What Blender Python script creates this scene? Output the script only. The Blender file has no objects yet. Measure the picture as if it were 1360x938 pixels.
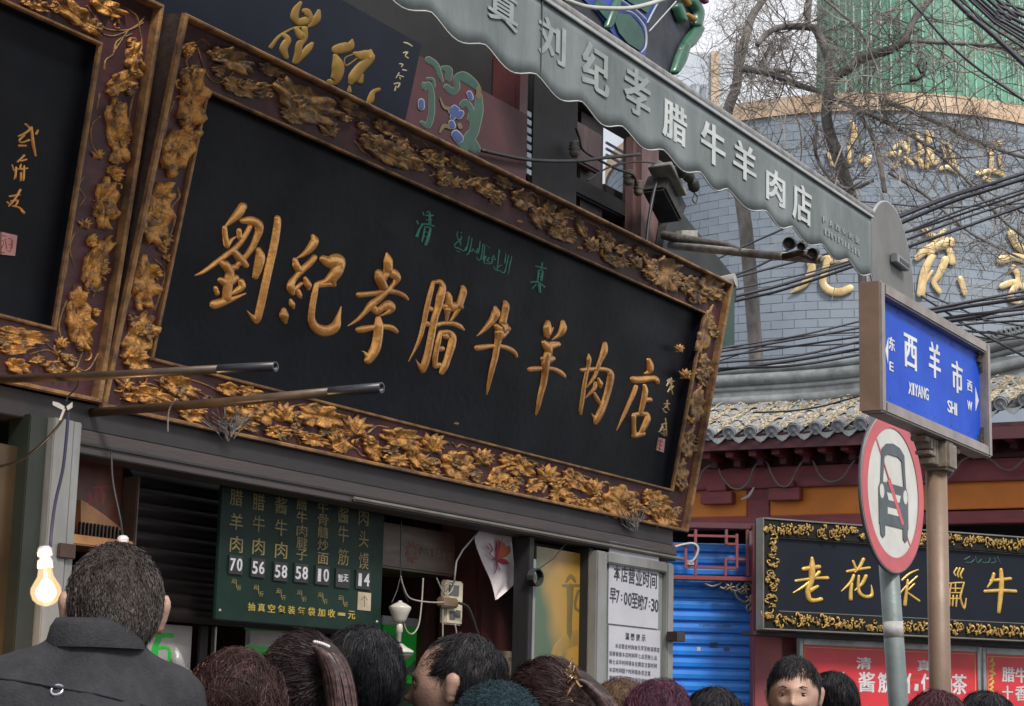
import bpy, bmesh, math, random
import numpy as np
from mathutils import Vector, Matrix
random.seed(5); rng = np.random.default_rng(5)
sc = bpy.context.scene
R = math.radians
# ---------------------------------------------------------------- camera
FOC, PITCH, ROLL = 2500.0, math.atan(475/2500), .025
CAM = Vector((0, 0, 1.5))
R0 = Vector((1, 0, 0)); U0 = Vector((0, -math.sin(PITCH), math.cos(PITCH))); FW = Vector((0, math.cos(PITCH), math.sin(PITCH)))
RT = R0*math.cos(ROLL)+U0*math.sin(ROLL); UP = U0*math.cos(ROLL)-R0*math.sin(ROLL)
cd = bpy.data.cameras.new('camera'); cam = bpy.data.objects.new('camera', cd); sc.collection.objects.link(cam)
cd.sensor_width = 36; cd.lens = FOC/1360*36; cd.clip_end = 500; cd.clip_start = .05
cam.matrix_world = Matrix.Translation(CAM) @ Matrix((RT, UP, -FW)).transposed().to_4x4()
sc.camera = cam
# ---------------------------------------------------------------- sky, sun, exposure
SUN_EL, SUN_AZ = R(48), R(150)      # azimuth clockwise from +Y
w = bpy.data.worlds.new('World'); sc.world = w; w.use_nodes = True
nt = w.node_tree; bg = nt.nodes['Background']; bg.inputs[1].default_value = .081
sk = nt.nodes.new('ShaderNodeTexSky'); sk.sky_type = 'NISHITA'; sk.sun_disc = False
sk.sun_elevation = SUN_EL; sk.sun_rotation = SUN_AZ
mx = nt.nodes.new('ShaderNodeMix'); mx.data_type = 'RGBA'; mx.inputs[0].default_value = .88
nz = nt.nodes.new('ShaderNodeTexNoise'); nz.inputs['Scale'].default_value = 2.2; nz.inputs['Detail'].default_value = 5
cr = nt.nodes.new('ShaderNodeValToRGB'); cr.color_ramp.elements[0].position = .3; cr.color_ramp.elements[1].position = .75
cr.color_ramp.elements[0].color = (.88, .90, .95, 1); cr.color_ramp.elements[1].color = (1, 1, 1, 1)
ml = nt.nodes.new('ShaderNodeVectorMath'); ml.operation = 'SCALE'; ml.inputs['Scale'].default_value = 11.2
nt.links.new(nz.outputs['Fac'], cr.inputs[0]); nt.links.new(cr.outputs[0], ml.inputs[0])
nt.links.new(sk.outputs[0], mx.inputs[6]); nt.links.new(ml.outputs[0], mx.inputs[7]); nt.links.new(mx.outputs[2], bg.inputs[0])
sd = bpy.data.lights.new('sun', 'SUN'); sd.energy = 3.2; sd.angle = R(14); sd.color = (1, .95, .88)
sun = bpy.data.objects.new('sun', sd); sc.collection.objects.link(sun)
sdir = Vector((math.sin(SUN_AZ)*math.cos(SUN_EL), math.cos(SUN_AZ)*math.cos(SUN_EL), math.sin(SUN_EL)))
sun.rotation_euler = sdir.to_track_quat('Z', 'Y').to_euler()
sc.view_settings.view_transform = 'Standard'; sc.view_settings.look = 'None'
sc.view_settings.exposure = .42; sc.view_settings.gamma = 1
# ---------------------------------------------------------------- projection helpers (photo pixels -> rays)
def ray(x, y): return FW + RT*((x-680)/FOC) + UP*((469-y)/FOC)
def at(x, y, Y): d = ray(x, y); return CAM + d*(Y/d.y)
class Plane:                                  # a wall, board or sign plane: u along it, v up it, n out of it
    def __init__(s, org, az, tilt=0):
        s.o = Vector(org); s.u = Vector((math.sin(R(az)), math.cos(R(az)), 0)); n = Vector((s.u.y, -s.u.x, 0))
        t = R(tilt); s.v = Vector((0, 0, 1))*math.cos(t) + n*math.sin(t); s.n = s.u.cross(s.v)
        s.M = Matrix.Translation(s.o) @ Matrix((s.u, s.v, s.n)).transposed().to_4x4()
    def uv(s, x, y, c=0):
        d = ray(x, y); q = s.o + s.n*c; t = (q-CAM).dot(s.n)/d.dot(s.n); h = CAM + d*t - s.o
        return h.dot(s.u), h.dot(s.v)
    def w(s, a, b, c=0): return s.o + s.u*a + s.v*b + s.n*c
# ---------------------------------------------------------------- materials
def S(r, g, b):
    f = lambda c: (c/255/12.92) if c/255 <= .04045 else ((c/255+.055)/1.055)**2.4
    return (f(r), f(g), f(b), 1)
MC = {}
def mat(name, col, rough=.6, metal=0, col2=None, scale=8, detail=4, bump=0, bscale=60, coat=0, stretch=None, emit=0, spec=.5, lo=.35, hi=.65, alpha=None, trans=0):
    if name in MC: return MC[name]
    m = bpy.data.materials.new(name); m.use_nodes = True; N = m.node_tree; b = N.nodes['Principled BSDF']; MC[name] = m
    b.inputs['Base Color'].default_value = col; b.inputs['Roughness'].default_value = rough; b.inputs['Metallic'].default_value = metal
    b.inputs['Coat Weight'].default_value = coat; b.inputs['Specular IOR Level'].default_value = spec
    if trans: b.inputs['Transmission Weight'].default_value = trans
    tc = N.nodes.new('ShaderNodeTexCoord'); src = tc.outputs['Object']
    if stretch:
        mp = N.nodes.new('ShaderNodeMapping'); mp.inputs['Scale'].default_value = stretch; N.links.new(src, mp.inputs[0]); src = mp.outputs[0]
    if col2 is None: col2 = tuple(c*.72 for c in col[:3])+(1,)
    n1 = N.nodes.new('ShaderNodeTexNoise'); n1.inputs['Scale'].default_value = scale; n1.inputs['Detail'].default_value = detail; n1.inputs['Roughness'].default_value = .65
    N.links.new(src, n1.inputs['Vector'])
    r1 = N.nodes.new('ShaderNodeValToRGB'); r1.color_ramp.elements[0].position = lo; r1.color_ramp.elements[1].position = hi
    r1.color_ramp.elements[0].color = col2; r1.color_ramp.elements[1].color = col
    N.links.new(n1.outputs['Fac'], r1.inputs[0]); N.links.new(r1.outputs[0], b.inputs['Base Color'])
    mr = N.nodes.new('ShaderNodeMapRange'); mr.inputs[3].default_value = min(1, rough+.12); mr.inputs[4].default_value = max(.05, rough-.1)
    N.links.new(n1.outputs['Fac'], mr.inputs[0]); N.links.new(mr.outputs[0], b.inputs['Roughness'])
    if bump:
        n2 = N.nodes.new('ShaderNodeTexNoise'); n2.inputs['Scale'].default_value = bscale; n2.inputs['Detail'].default_value = 5
        N.links.new(src, n2.inputs['Vector'])
        bp = N.nodes.new('ShaderNodeBump'); bp.inputs['Strength'].default_value = bump; bp.inputs['Distance'].default_value = .01
        N.links.new(n2.outputs['Fac'], bp.inputs['Height']); N.links.new(bp.outputs[0], b.inputs['Normal'])
    if emit:
        b.inputs['Emission Color'].default_value = col; b.inputs['Emission Strength'].default_value = emit
    return m
GOLD = mat('gilded_letter', (.80, .38, .09, 1), .30, .55, (.46, .19, .04, 1), 9, 6, bump=.3, bscale=45, coat=.3)
LEAFG = mat('gilded_carving', (.55, .265, .062, 1), .44, .35, (.13, .065, .03, 1), 30, 6, bump=.7, bscale=90, lo=.38, hi=.56)
LEAFD = mat('dusty_shaded_carving', (.36, .19, .06, 1), .5, .25, (.10, .07, .05, 1), 26, 5, bump=.5, bscale=110, lo=.38, hi=.62)  # duller gilding: dust, and on the top frame canopy shade in its colour
BEAD = mat('gold_moulding', (.33, .18, .07, 1), .48, .25, (.10, .055, .035, 1), 14, 6, bump=.3, lo=.36, hi=.62)
PANEL = mat('black_lacquer', (.008, .009, .0135, 1), .5, 0, (.0035, .0045, .007, 1), 3.5, 7, bump=.12, bscale=30, spec=.16)
MAROON = mat('maroon_field', (.075, .018, .022, 1), .55, 0, (.035, .012, .014, 1), 9, 4, bump=.15)
DWOOD = mat('dark_brown_wood', (.055, .034, .028, 1), .55, 0, (.022, .014, .012, 1), 6, 5, bump=.3, stretch=(1, 6, 6))
DUST = mat('dust_grey', (.17, .155, .15, 1), .95, 0, (.08, .07, .065, 1), 60, 3)
def ob(name, me, parent=None, mat_=None, mw=None):
    o = bpy.data.objects.new(name, me); sc.collection.objects.link(o)
    if parent: o.parent = parent
    if mw is not None: o.matrix_world = mw
    if mat_ and me is not None and not me.materials: me.materials.append(mat_)
    return o
def tag(o, label=None, cat=None, group=None, kind=None):
    if label: o['label'] = label
    if cat: o['category'] = cat
    if group: o['group'] = group
    if kind: o['kind'] = kind
    return o
def thing(name, label, cat, M=None, group=None):
    o = bpy.data.objects.new(name, None); sc.collection.objects.link(o); o.empty_display_size = .1
    if M is not None: o.matrix_world = M
    return tag(o, label, cat, group)
class MB:
    def __init__(s): s.v = []; s.f = []
    def add(s, vs, fs):
        k = len(s.v); s.v += [tuple(p) for p in vs]; s.f += [tuple(i+k for i in f) for f in fs]
    def box(s, x0, x1, y0, y1, z0, z1, bev=0):
        if x0 > x1: x0, x1 = x1, x0
        if y0 > y1: y0, y1 = y1, y0
        if z0 > z1: z0, z1 = z1, z0
        if bev <= 0:
            s.add([(x, y, z) for z in (z0, z1) for y in (y0, y1) for x in (x0, x1)],
                  [(0, 2, 3, 1), (4, 5, 7, 6), (0, 1, 5, 4), (2, 6, 7, 3), (0, 4, 6, 2), (1, 3, 7, 5)])
        else:
            bm = bmesh.new(); bmesh.ops.create_cube(bm, size=1)
            for v in bm.verts: v.co = Vector(((x0+x1)/2+v.co.x*(x1-x0), (y0+y1)/2+v.co.y*(y1-y0), (z0+z1)/2+v.co.z*(z1-z0)))
            bmesh.ops.bevel(bm, geom=bm.edges[:], offset=min(bev, .45*min(x1-x0, y1-y0, z1-z0)), segments=2, affect='EDGES')
            s.bm(bm)
        return s
    def bm(s, bm, M=None):
        bm.verts.index_update(); s.add([(M @ v.co) if M else v.co for v in bm.verts], [[v.index for v in f.verts] for f in bm.faces]); bm.free(); return s
    def tube(s, pts, r, seg=8, cap=True, r2=None):
        P = [Vector(p) for p in pts]; n = len(P); rings = []
        rr = r if isinstance(r, (list, tuple)) else [r + ((r2-r)*i/(n-1) if r2 is not None else 0) for i in range(n)]
        up = None
        for i in range(n):
            t = (P[min(i+1, n-1)]-P[max(i-1, 0)])
            t = t.normalized() if t.length > 1e-9 else Vector((0, 0, 1))
            if up is None: up = t.orthogonal().normalized()
            a = (up - t*up.dot(t)); a = a.normalized() if a.length > 1e-6 else t.orthogonal().normalized(); up = a; b = t.cross(a)
            rings.append([P[i]+(a*math.cos(2*math.pi*k/seg)+b*math.sin(2*math.pi*k/seg))*rr[i] for k in range(seg)])
        fs = [(i*seg+k, i*seg+(k+1) % seg, (i+1)*seg+(k+1) % seg, (i+1)*seg+k) for i in range(n-1) for k in range(seg)]
        if cap: fs += [tuple(range(seg))[::-1], tuple((n-1)*seg+k for k in range(seg))]
        s.add([p for q in rings for p in q], fs); return s
    def lathe(s, prof, seg=24, M=None):           # prof: (r, z)
        vs = [(r*math.cos(2*math.pi*k/seg), r*math.sin(2*math.pi*k/seg), z) for r, z in prof for k in range(seg)]
        if M: vs = [M @ Vector(p) for p in vs]
        n = len(prof)
        s.add(vs, [(i*seg+k, i*seg+(k+1) % seg, (i+1)*seg+(k+1) % seg, (i+1)*seg+k) for i in range(n-1) for k in range(seg)]); return s
    def poly(s, pts2, c0, c1):                    # extruded outline in the local a-b plane
        bm = bmesh.new(); vs = [bm.verts.new((x, y, c0)) for x, y in pts2]
        try: f = bm.faces.new(vs)
        except ValueError: bm.free(); return s
        r = bmesh.ops.extrude_face_region(bm, geom=[f]); 
        for v in r['geom']:
            if isinstance(v, bmesh.types.BMVert): v.co.z = c1
        bmesh.ops.triangulate(bm, faces=[q for q in bm.faces if len(q.verts) > 4]); bmesh.ops.recalc_face_normals(bm, faces=bm.faces[:])
        s.bm(bm); return s
    def mesh(s, name, smooth=False):
        me = bpy.data.meshes.new(name); me.from_pydata(s.v, [], s.f); me.update()
        if smooth: me.polygons.foreach_set('use_smooth', [True]*len(me.polygons))
        return me
    def obj(s, name, m, parent=None, smooth=False, mw=None, kind=None, label=None):
        o = ob(name, s.mesh(name, smooth), parent, m, mw)
        if kind: o['kind'] = kind
        if label: o['label'] = label
        return o
def crom(P, n=5):                                 # Catmull-Rom through tuples
    P = [np.array(p, float) for p in P]; out = []
    if len(P) == 2: return [P[0]+(P[1]-P[0])*i/n for i in range(n+1)]
    for i in range(len(P)-1):
        p0 = P[max(i-1, 0)]; p1 = P[i]; p2 = P[i+1]; p3 = P[min(i+2, len(P)-1)]
        for k in range(n):
            t = k/n; out.append(.5*((2*p1)+(p2-p0)*t+(2*p0-5*p1+4*p2-p3)*t*t+(3*p1-p0-3*p2+p3)*t**3))
    out.append(P[-1]); return out
def K(ox, oy, s, strokes): return [[(ox+x/s, oy+y/s, w/s) for x, y, w in st] for st in strokes]
def brush(mb, pl, pts, c=0, hr=.33, hmax=.02, m=6, n=4, flat=False):    # raised brush stroke on a plane, drawn in photo pixels
    Q = crom(pts, n); Q = [(q[0], q[1], max(q[2], .4)) for q in Q]; N = len(Q); T = []
    for i in range(N):
        a = Q[max(i-1, 0)]; b = Q[min(i+1, N-1)]; l = math.hypot(b[0]-a[0], b[1]-a[1]) or 1; T.append(((b[0]-a[0])/l, (b[1]-a[1])/l))
    E = []
    for k in (3, 2, 1): th = k*math.pi/6.2; w0 = Q[0][2]; E.append((Q[0][0]-T[0][0]*w0/2*math.sin(th), Q[0][1]-T[0][1]*w0/2*math.sin(th), w0*math.cos(th), T[0]))
    E += [(*Q[i], T[i]) for i in range(N)]
    for k in (1, 2, 3): th = k*math.pi/6.2; w0 = Q[-1][2]; E.append((Q[-1][0]+T[-1][0]*w0/2*math.sin(th), Q[-1][1]+T[-1][1]*w0/2*math.sin(th), w0*math.cos(th), T[-1]))
    vs = []
    for x, y, w_, t in E:
        nx, ny = -t[1], t[0]; L = pl.uv(x-nx*w_/2, y-ny*w_/2, c); Rr = pl.uv(x+nx*w_/2, y+ny*w_/2, c)
        W = math.hypot(L[0]-Rr[0], L[1]-Rr[1]); h = min(W*hr, hmax)
        for j in range(m+1):
            s = -math.cos(math.pi*j/m); e = (1-s*s)**.5 if not flat else (0 if j in (0, m) else 1)
            vs.append(((L[0]+Rr[0])/2+(Rr[0]-L[0])/2*s, (L[1]+Rr[1])/2+(Rr[1]-L[1])/2*s, c+h*e))
    k = m+1; fs = [(i*k+j, (i+1)*k+j, (i+1)*k+j+1, i*k+j+1) for i in range(len(E)-1) for j in range(m)]
    mb.add(vs, fs)
TXC = {}
def text_mesh(s, bold=0, ext=.0):
    key = (s, bold, ext)
    if key in TXC: return TXC[key]
    cu = bpy.data.curves.new('t', 'FONT'); cu.body = s; cu.size = 1; cu.offset = bold; cu.extrude = ext; cu.resolution_u = 3
    o = bpy.data.objects.new('t', cu); sc.collection.objects.link(o)
    dg = bpy.context.evaluated_depsgraph_get(); me = bpy.data.meshes.new_from_object(o.evaluated_get(dg))
    v = np.zeros(len(me.vertices)*3); me.vertices.foreach_get('co', v); v = v.reshape(-1, 3)
    fs = [tuple(p.vertices) for p in me.polygons]
    bpy.data.objects.remove(o); bpy.data.curves.remove(cu)
    TXC[key] = (v, fs); return TXC[key]
def put_text(mb, s, a0, a1, b0, b1, c=0, th=.002, bold=0, slope=0):     # fits the glyphs into a rectangle of the local plane
    if bold > .012:
        k = bold*.8*(b1-b0)
        for j in (-1, 0, 1): put_text(mb, s, a0+k*.5*j+k*.3, a1+k*.5*j-k*.3, b0, b1, c, th+.0001*(j+2), .012, slope)
        return
    if s == '1': w_ = a1-a0; a0 += w_*.22; a1 -= w_*.22
    v, fs = text_mesh(s, bold, .5)
    if not len(v): return
    lo = v.min(0); hi = v.max(0); q = (v-lo)/np.maximum(hi-lo, 1e-6)
    mb.add(np.stack([a0+q[:, 0]*(a1-a0), b0+q[:, 1]*(b1-b0)+slope*q[:, 0], c+q[:, 2]*th], 1).tolist(), fs)
def px_text(mb, pl, s, x0, y1, x1, y0, c=0, th=.002, bold=0):           # (x0,y1) lower-left, (x1,y0) upper-right photo pixel
    a0, b0 = pl.uv(x0, y1, c); a1, b1 = pl.uv(x1, y0, c); put_text(mb, s, a0, a1, b0, b1, c, th, bold)
def char_at(mb, pl, s, x, y, wpx, hpx, c=0, th=.002, bold=0):           # one glyph centred on a pixel
    a, b = pl.uv(x, y, c); a0 = pl.uv(x-wpx/2, y, c)[0]; a1 = pl.uv(x+wpx/2, y, c)[0]
    b0 = pl.uv(x, y+hpx/2, c)[1]; b1 = pl.uv(x, y-hpx/2, c)[1]; put_text(mb, s, a0, a1, b0, b1, c, th, bold)
def pbox(pl, parent, name, m, x0, y0, x1, y1, c, d, bev=.002):          # box from pixel corners, front face at c, depth d
    a0, b0 = pl.uv(x0, y1, c); a1, b1 = pl.uv(x1, y0, c)
    return MB().box(a0, a1, b0, b1, c-d, c, bev).obj(name, m, parent)
def lbox(parent, name, m, a0, a1, b0, b1, c0, c1, bev=.003, kind=None): return MB().box(a0, a1, b0, b1, c0, c1, bev).obj(name, m, parent, kind=kind)
# ================================================================ GROUND
ASPH = mat('asphalt', (.06, .06, .062, 1), .85, 0, (.04, .04, .042, 1), 4, bump=.4, bscale=90)
g = MB(); g.add([(-80, -60, 0), (80, -60, 0), (80, 140, 0), (-80, 140, 0)], [(0, 1, 2, 3)]); tag(g.obj('street', ASPH), kind='structure')
# ================================================================ MAIN PLANES
P0 = at(130, 540, 5.2)
FP = Plane((P0.x, P0.y, 0), 31.1)              # shop front, local = (along, height, out)
SG = Plane(P0, 31.1, 11)                        # the big plaque, leaning out at the top
SB = Plane(P0+FP.n*.005, 31.1, 7)                     # its left neighbour
# ================================================================ THE CARVED PLAQUES
def moulding(root, a0, a1, b0, b1, name, m, prof, mitre_in):
    # closed picture-frame moulding: profile points (inset, height) swept round a rectangle
    mb = MB(); k = len(prof); vs = []
    for (ca, cb, sa, sb) in ((a0, b0, 1, 1), (a1, b0, -1, 1), (a1, b1, -1, -1), (a0, b1, 1, -1)):
        for (i, h) in prof: vs.append((ca+sa*i, cb+sb*i, h))
    fs = [(r*k+j, ((r+1) % 4)*k+j, ((r+1) % 4)*k+j+1, r*k+j+1) for r in range(4) for j in range(k-1)]
    mb.add(vs, fs); return mb.obj(name, m, root)
def plaque(name, label, pl, a0, a1, b0, b1, ia0, ia1, ib0, ib1, T, field_m, bead_m, side_m):
    r = thing(name, label, 'shop sign', pl.M)
    lbox(r, 'back_board', side_m, a0, a1, b0, b1, -T, -T+.03, .004)
    # side walls of the deep box
    for q in ((a0, a0+.012, b0, b1), (a1-.012, a1, b0, b1), (a0+.0125, a1-.0125, b0, b0+.012), (a0+.0125, a1-.0125, b1-.012, b1)):
        lbox(r, 'frame_side', side_m, q[0], q[1], q[2], q[3], -T+.0305, .012, .003)
    moulding(r, a0-.002, a1+.002, b0-.002, b1+.002, 'outer_moulding', bead_m, [(0, .0), (0, .014), (.004, .021), (.010, .021), (.014, .014), (.015, -.012)], 1)
    f = MB()      # field between the mouldings
    for q in ((a0+.02, ia0, b0+.02, b1-.02), (ia1, a1-.02, b0+.02, b1-.02), (ia0, ia1, b0+.02, ib0), (ia0, ia1, ib1, b1-.02)):
        f.box(q[0]-.008*(q[0]<ia0-.1), q[1]+.008*(q[1]>ia1+.1), q[2]-.008*(q[2]<ib0-.05), q[3]+.008*(q[3]>ib1+.05), -.03, -.012)
    f.obj('frame_field', field_m, r)
    moulding(r, ia0-.012, ia1+.012, ib0-.012, ib1+.012, 'inner_moulding', bead_m, [(.003, -.014), (.003, .0), (.006, .004), (.010, .004), (.013, -.002), (.013, -.012)], 1)
    moulding(r, ia0-.012, ia1+.012, ib0-.012, ib1+.012, 'panel_reveal', PANEL, [(.0125, -.011), (.0125, -.05)], 1)
    lbox(r, 'panel', PANEL, ia0-.01, ia1+.01, ib0-.01, ib1+.01, -.06, -.042, 0)
    return r
def leaf(root, pl, x0, y0, x1, y1, w_, m=LEAFG, c=-.012, seed=0, name='carved_leaf'):
    rr = random.Random(seed*7+3); cx, cy = (x0+x1)/2, (y0+y1)/2; L = math.hypot(x1-x0, y1-y0)/2; tx, ty = (x1-x0)/(2*L), (y1-y0)/(2*L)
    NR, NS = 6, 36; ph = [rr.random()*6.3 for _ in range(6)]; k1 = rr.choice([7, 8, 9, 11]); bend = rr.uniform(-.22, .22)
    vs = []; 
    for i in range(NR+2):
        r = min(i, NR)/NR
        for j in range(NS):
            th = 2*math.pi*j/NS
            rad = r*.97*(1+.10*r*math.sin(k1*th+ph[0])+.07*r*math.sin(3*th+ph[1])+.06*r*math.sin((k1+6)*th+ph[2]))
            lx = rad*math.cos(th); ly = rad*math.sin(th)
            px = lx*L; py = ly*w_/2 + bend*L*(lx*lx-.4)*.6
            a, b = pl.uv(cx+px*tx-py*ty, cy+px*ty+py*tx, c)
            h = .009+(.012*r*r*(.55+.45*math.sin(k1*th+ph[0]+.6))+.0035*math.sin(7*lx+ph[3])+.003*math.sin(4*ly+3*lx+ph[4])-.004*max(0, 1-abs(ly)*7)*(1-r*.5)-.0025*abs(math.sin(3.5*th+ph[5]))*r)*min(1.4, w_/20)
            if i > NR: h = -.001
            if i == NR+1: px *= .97
            vs.append((a, b, c+max(h, .0) if i <= NR else c-.002))
    fs = [(i*NS+j, (i+1)*NS+j, (i+1)*NS+(j+1) % NS, i*NS+(j+1) % NS) for i in range(NR+1) for j in range(NS)]
    mb = MB(); mb.add(vs, fs); return mb.obj(name, m, root, True)
def flower(root, pl, x, y, r, m=LEAFG, c=-.012, seed=0):
    rr = random.Random(seed); mb = MB()
    for k in range(9):
        th = -math.pi/2 + (k-4)*.52 + rr.uniform(-.12, .12); l = r*(1.15 if abs(k-4) < 3 else .8)
        mx_, my_ = x+math.cos(th)*l*.5, y+math.sin(th)*l*.5; ex, ey = x+math.cos(th+.2)*l, y+math.sin(th+.2)*l
        brush(mb, pl, [(x, y+r*.25, r*.18), (mx_, my_, r*.42), (ex, ey, r*.1)], c+.003*(k % 3), .5, .018, 5, 3)
    return mb.obj('carved_lotus', m, root, True)
def stems(root, pl, lst, m=LEAFD, w_=2.2, c=-.012):
    for st in lst:
        mb = MB(); brush(mb, pl, [(x, y, w_) for x, y in st], c, .7, .012, 5, 4); mb.obj('carved_stem', m, root, True)
M1 = plaque('carved_plaque', 'huge black plaque with eight gold brush characters in a carved lotus frame', SG, .005, 3.765, 0, 1.142, .18, 3.575, .170, .962, .11, MAROON, BEAD, DWOOD)
M2 = plaque('carved_plaque', 'black carved plaque cut off by the left edge with small red seal', SB, -2.6, -.012, .008, 1.16, -2.4, -.216, .184, .978, .10, MAROON, BEAD, DWOOD)
LV = [(262,92,245,172,30),(252,168,218,228,34),(217,243,198,325,32),(190,340,189,412,28),(200,418,165,475,30),(172,468,188,490,28),
 (173,518,222,534,22),(213,498,258,528,26),(288,513,315,522,16),(315,516,345,526,14),(236,545,266,556,16),(300,538,335,566,30),
 (338,535,358,562,26),(350,573,384,573,15),(393,548,452,556,28),(436,562,456,602,20),(398,581,433,588,15),(484,578,500,612,17),
 (505,577,558,586,24),(542,587,561,624,18),(507,607,540,613,15),(648,646,673,618,18),(661,606,684,614,14),(668,636,684,652,16),
 (682,606,703,632,18),(697,649,719,640,15),(731,663,750,640,18),(746,625,783,652,18),(747,657,769,671,14),(778,664,801,680,17),
 (803,652,842,684,38),(854,660,887,672,24),(864,680,898,694,22),
 (940,418,928,470,15),(932,470,937,504,14),(927,515,921,562,15),(915,572,908,608,13),(905,614,902,652,14),
 (277,66,333,93,24),(294,108,346,126,20),(338,112,353,127,18),(342,86,371,100,12),(364,112,446,160,38),(371,147,402,163,14),
 (449,133,479,156,14),(479,178,526,217,24),(496,160,524,180,15),(524,186,545,226,26),(570,198,586,221,18),(595,208,618,226,12),
 (578,226,596,238,14),(630,238,656,262,18),(655,234,676,250,12),(680,254,702,276,22),(706,274,719,302,17),(721,268,738,303,15),
 (740,279,761,288,12),(726,304,763,319,16),(765,288,775,316,9),(796,305,809,335,15),(801,342,834,352,13),(841,330,858,336,10),
 (862,345,899,382,36),(911,366,932,402,22),(930,366,954,397,26)]
for i, (x0, y0, x1, y1, w_) in enumerate(LV):
    w_ *= 1.12
    top = (y0 < 400 and x0 > 268)  # top leaves get the duller gilding, shade under the canopy painted in
    leaf(M1, SG, x0, y0, x1, y1, w_, LEAFD if top or x0 > 900 else LEAFG, seed=i)
for i, (x, y, r) in enumerate([(378,554,17),(471,572,19),(574,594,19),(641,612,15),(727,634,16),(788,652,15),(237,106-25,10),(395,560-12,8),(165,512,12),(437,190-14,14),(605,246,11),(658,268,11),(787,328,12),(845,352,11),(193+23,333,8),(222,345,7),(910,500,9),(917,600-40,8),(902,445+20,7)]):
    if (x, y) in ((237,81),(395,548)): continue
    flower(M1, SG, x, y, r, LEAFD if y < 400 and x > 268 else LEAFG, seed=i)
leaf(M1, SG, 585, 616, 625, 618, 38, seed=91)
stems(M1, SG, [[(255,60),(268,52),(280,62)],[(256,62),(247,80),(250,92)],[(262,64),(272,95),(285,110),(300,105),(312,92)],[(268,92),(262,120),(268,150),(256,190),(250,225)],[(230,135),(222,160),(215,200)],
 [(235,250),(238,262),(228,275),(232,290),(225,315)],[(205,345),(218,360),(212,390),(205,412)],[(178,385),(170,400),(165,420)],[(205,440),(198,460),(190,475)],[(160,505),(180,515),(200,510),(240,530)],[(150,500),(165,525),(160,530)],[(255,505),(275,512),(290,520)],
 [(205,505),(235,512),(262,520),(280,530)],[(345,535),(360,528),(375,540)],[(385,570),(395,582),(398,590)],[(387,540),(405,537),(410,545)],[(402,568),(390,575),(383,582)],[(423,590),(440,596),(436,592)],[(452,600),(470,595),(480,605),(500,606)],[(455,588),(468,576)],
 [(488,575),(500,566),(515,568)],[(505,604),(515,594)],[(540,618),(552,620),(572,620)],[(562,610),(574,598)],[(580,592),(592,586),(596,590)],[(600,588),(606,594),(612,590),(620,594)],[(570,628),(580,632),(592,630)],[(620,638),(635,642),(650,640)],[(630,630),(640,645),(660,648)],
 [(690,612),(706,612),(714,620)],[(700,655),(715,662),(730,660)],[(725,645),(720,655)],[(775,632),(785,636)],[(800,640),(808,643)],[(752,640),(762,648)],[(780,665),(770,668)],
 [(352,95),(372,105),(378,118)],[(445,130),(460,140),(490,160)],[(470,188),(480,200),(490,208)],[(545,180),(560,188),(572,200)],[(620,228),(640,236)],[(700,250),(712,262),(716,280)],[(775,292),(792,300),(800,310)],[(835,340),(850,345),(860,355)],
 [(930,500),(926,515),(928,525)],[(921,560),(918,575)],[(908,606),(904,620)],[(945,405),(940,420)]])
for (x, y, r) in [(610,246,4),(770,330,3.5),(437,178,4),(690,295,4),(606,563+0,3),(493,566,3.5),(628,596,4),(711,616,3.5),(805,641,3),(610,206,2.5)]:
    mb = MB(); brush(mb, SG, [(x-r*.3, y, r*1.4), (x+r*.3, y, r*1.4)], -.012, .5, .014); mb.obj('carved_bud', LEAFD, M1, True)
for i, (x0, y0, x1, y1, w_) in enumerate([(70,-4,128,46,22),(118,-6,160,22,22),(174,56,180,102,22),(180,96,140,122,24),(150,130,158,216,27),(146,220,156,240,18),(142,236,136,304,28),(142,313,110,386,24),(128,330,122,380,12),(98,383,108,466,30),(-5,440,60,452,22),(-5,464,40,462,14),(8,480,34,493,20),(58,484,82,493,18),(30,2,62,12,16)]):
    leaf(M2, SB, x0, y0, x1, y1, w_, seed=40+i)
flower(M2, SB, 113, 300, 9, seed=2); flower(M2, SB, 130, 208, 9, seed=3); flower(M2, SB, 82, 458, 10, seed=4)
stems(M2, SB, [[(115,8),(125,22),(140,38),(170,40),(190,30)],[(125,40),(150,48),(180,35),(192,22)],[(165,10),(180,20),(184,35),(188,60),(184,72)],[(175,45),(155,55),(150,72),(140,80),(138,92)],[(170,40),(160,55),(150,70)],
 [(133,155),(122,165),(120,185),(125,200)],[(178,120),(172,150),(166,190)],[(132,125),(128,145)],[(110,235),(104,248),(112,262),(106,272)],[(98,310),(92,330),(98,352)],[(136,350),(132,375),(122,395)],[(90,340),(86,370)],[(88,400),(78,430),(82,455)],[(60,455),(75,470),(90,490),(108,492)],
 [(100,492),(108,470),(112,455)],[(40,470),(62,465),(80,475),(95,490)],[(130,470),(118,490),(105,493)],[(50,470),(55,485)]], w_=2)
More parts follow.
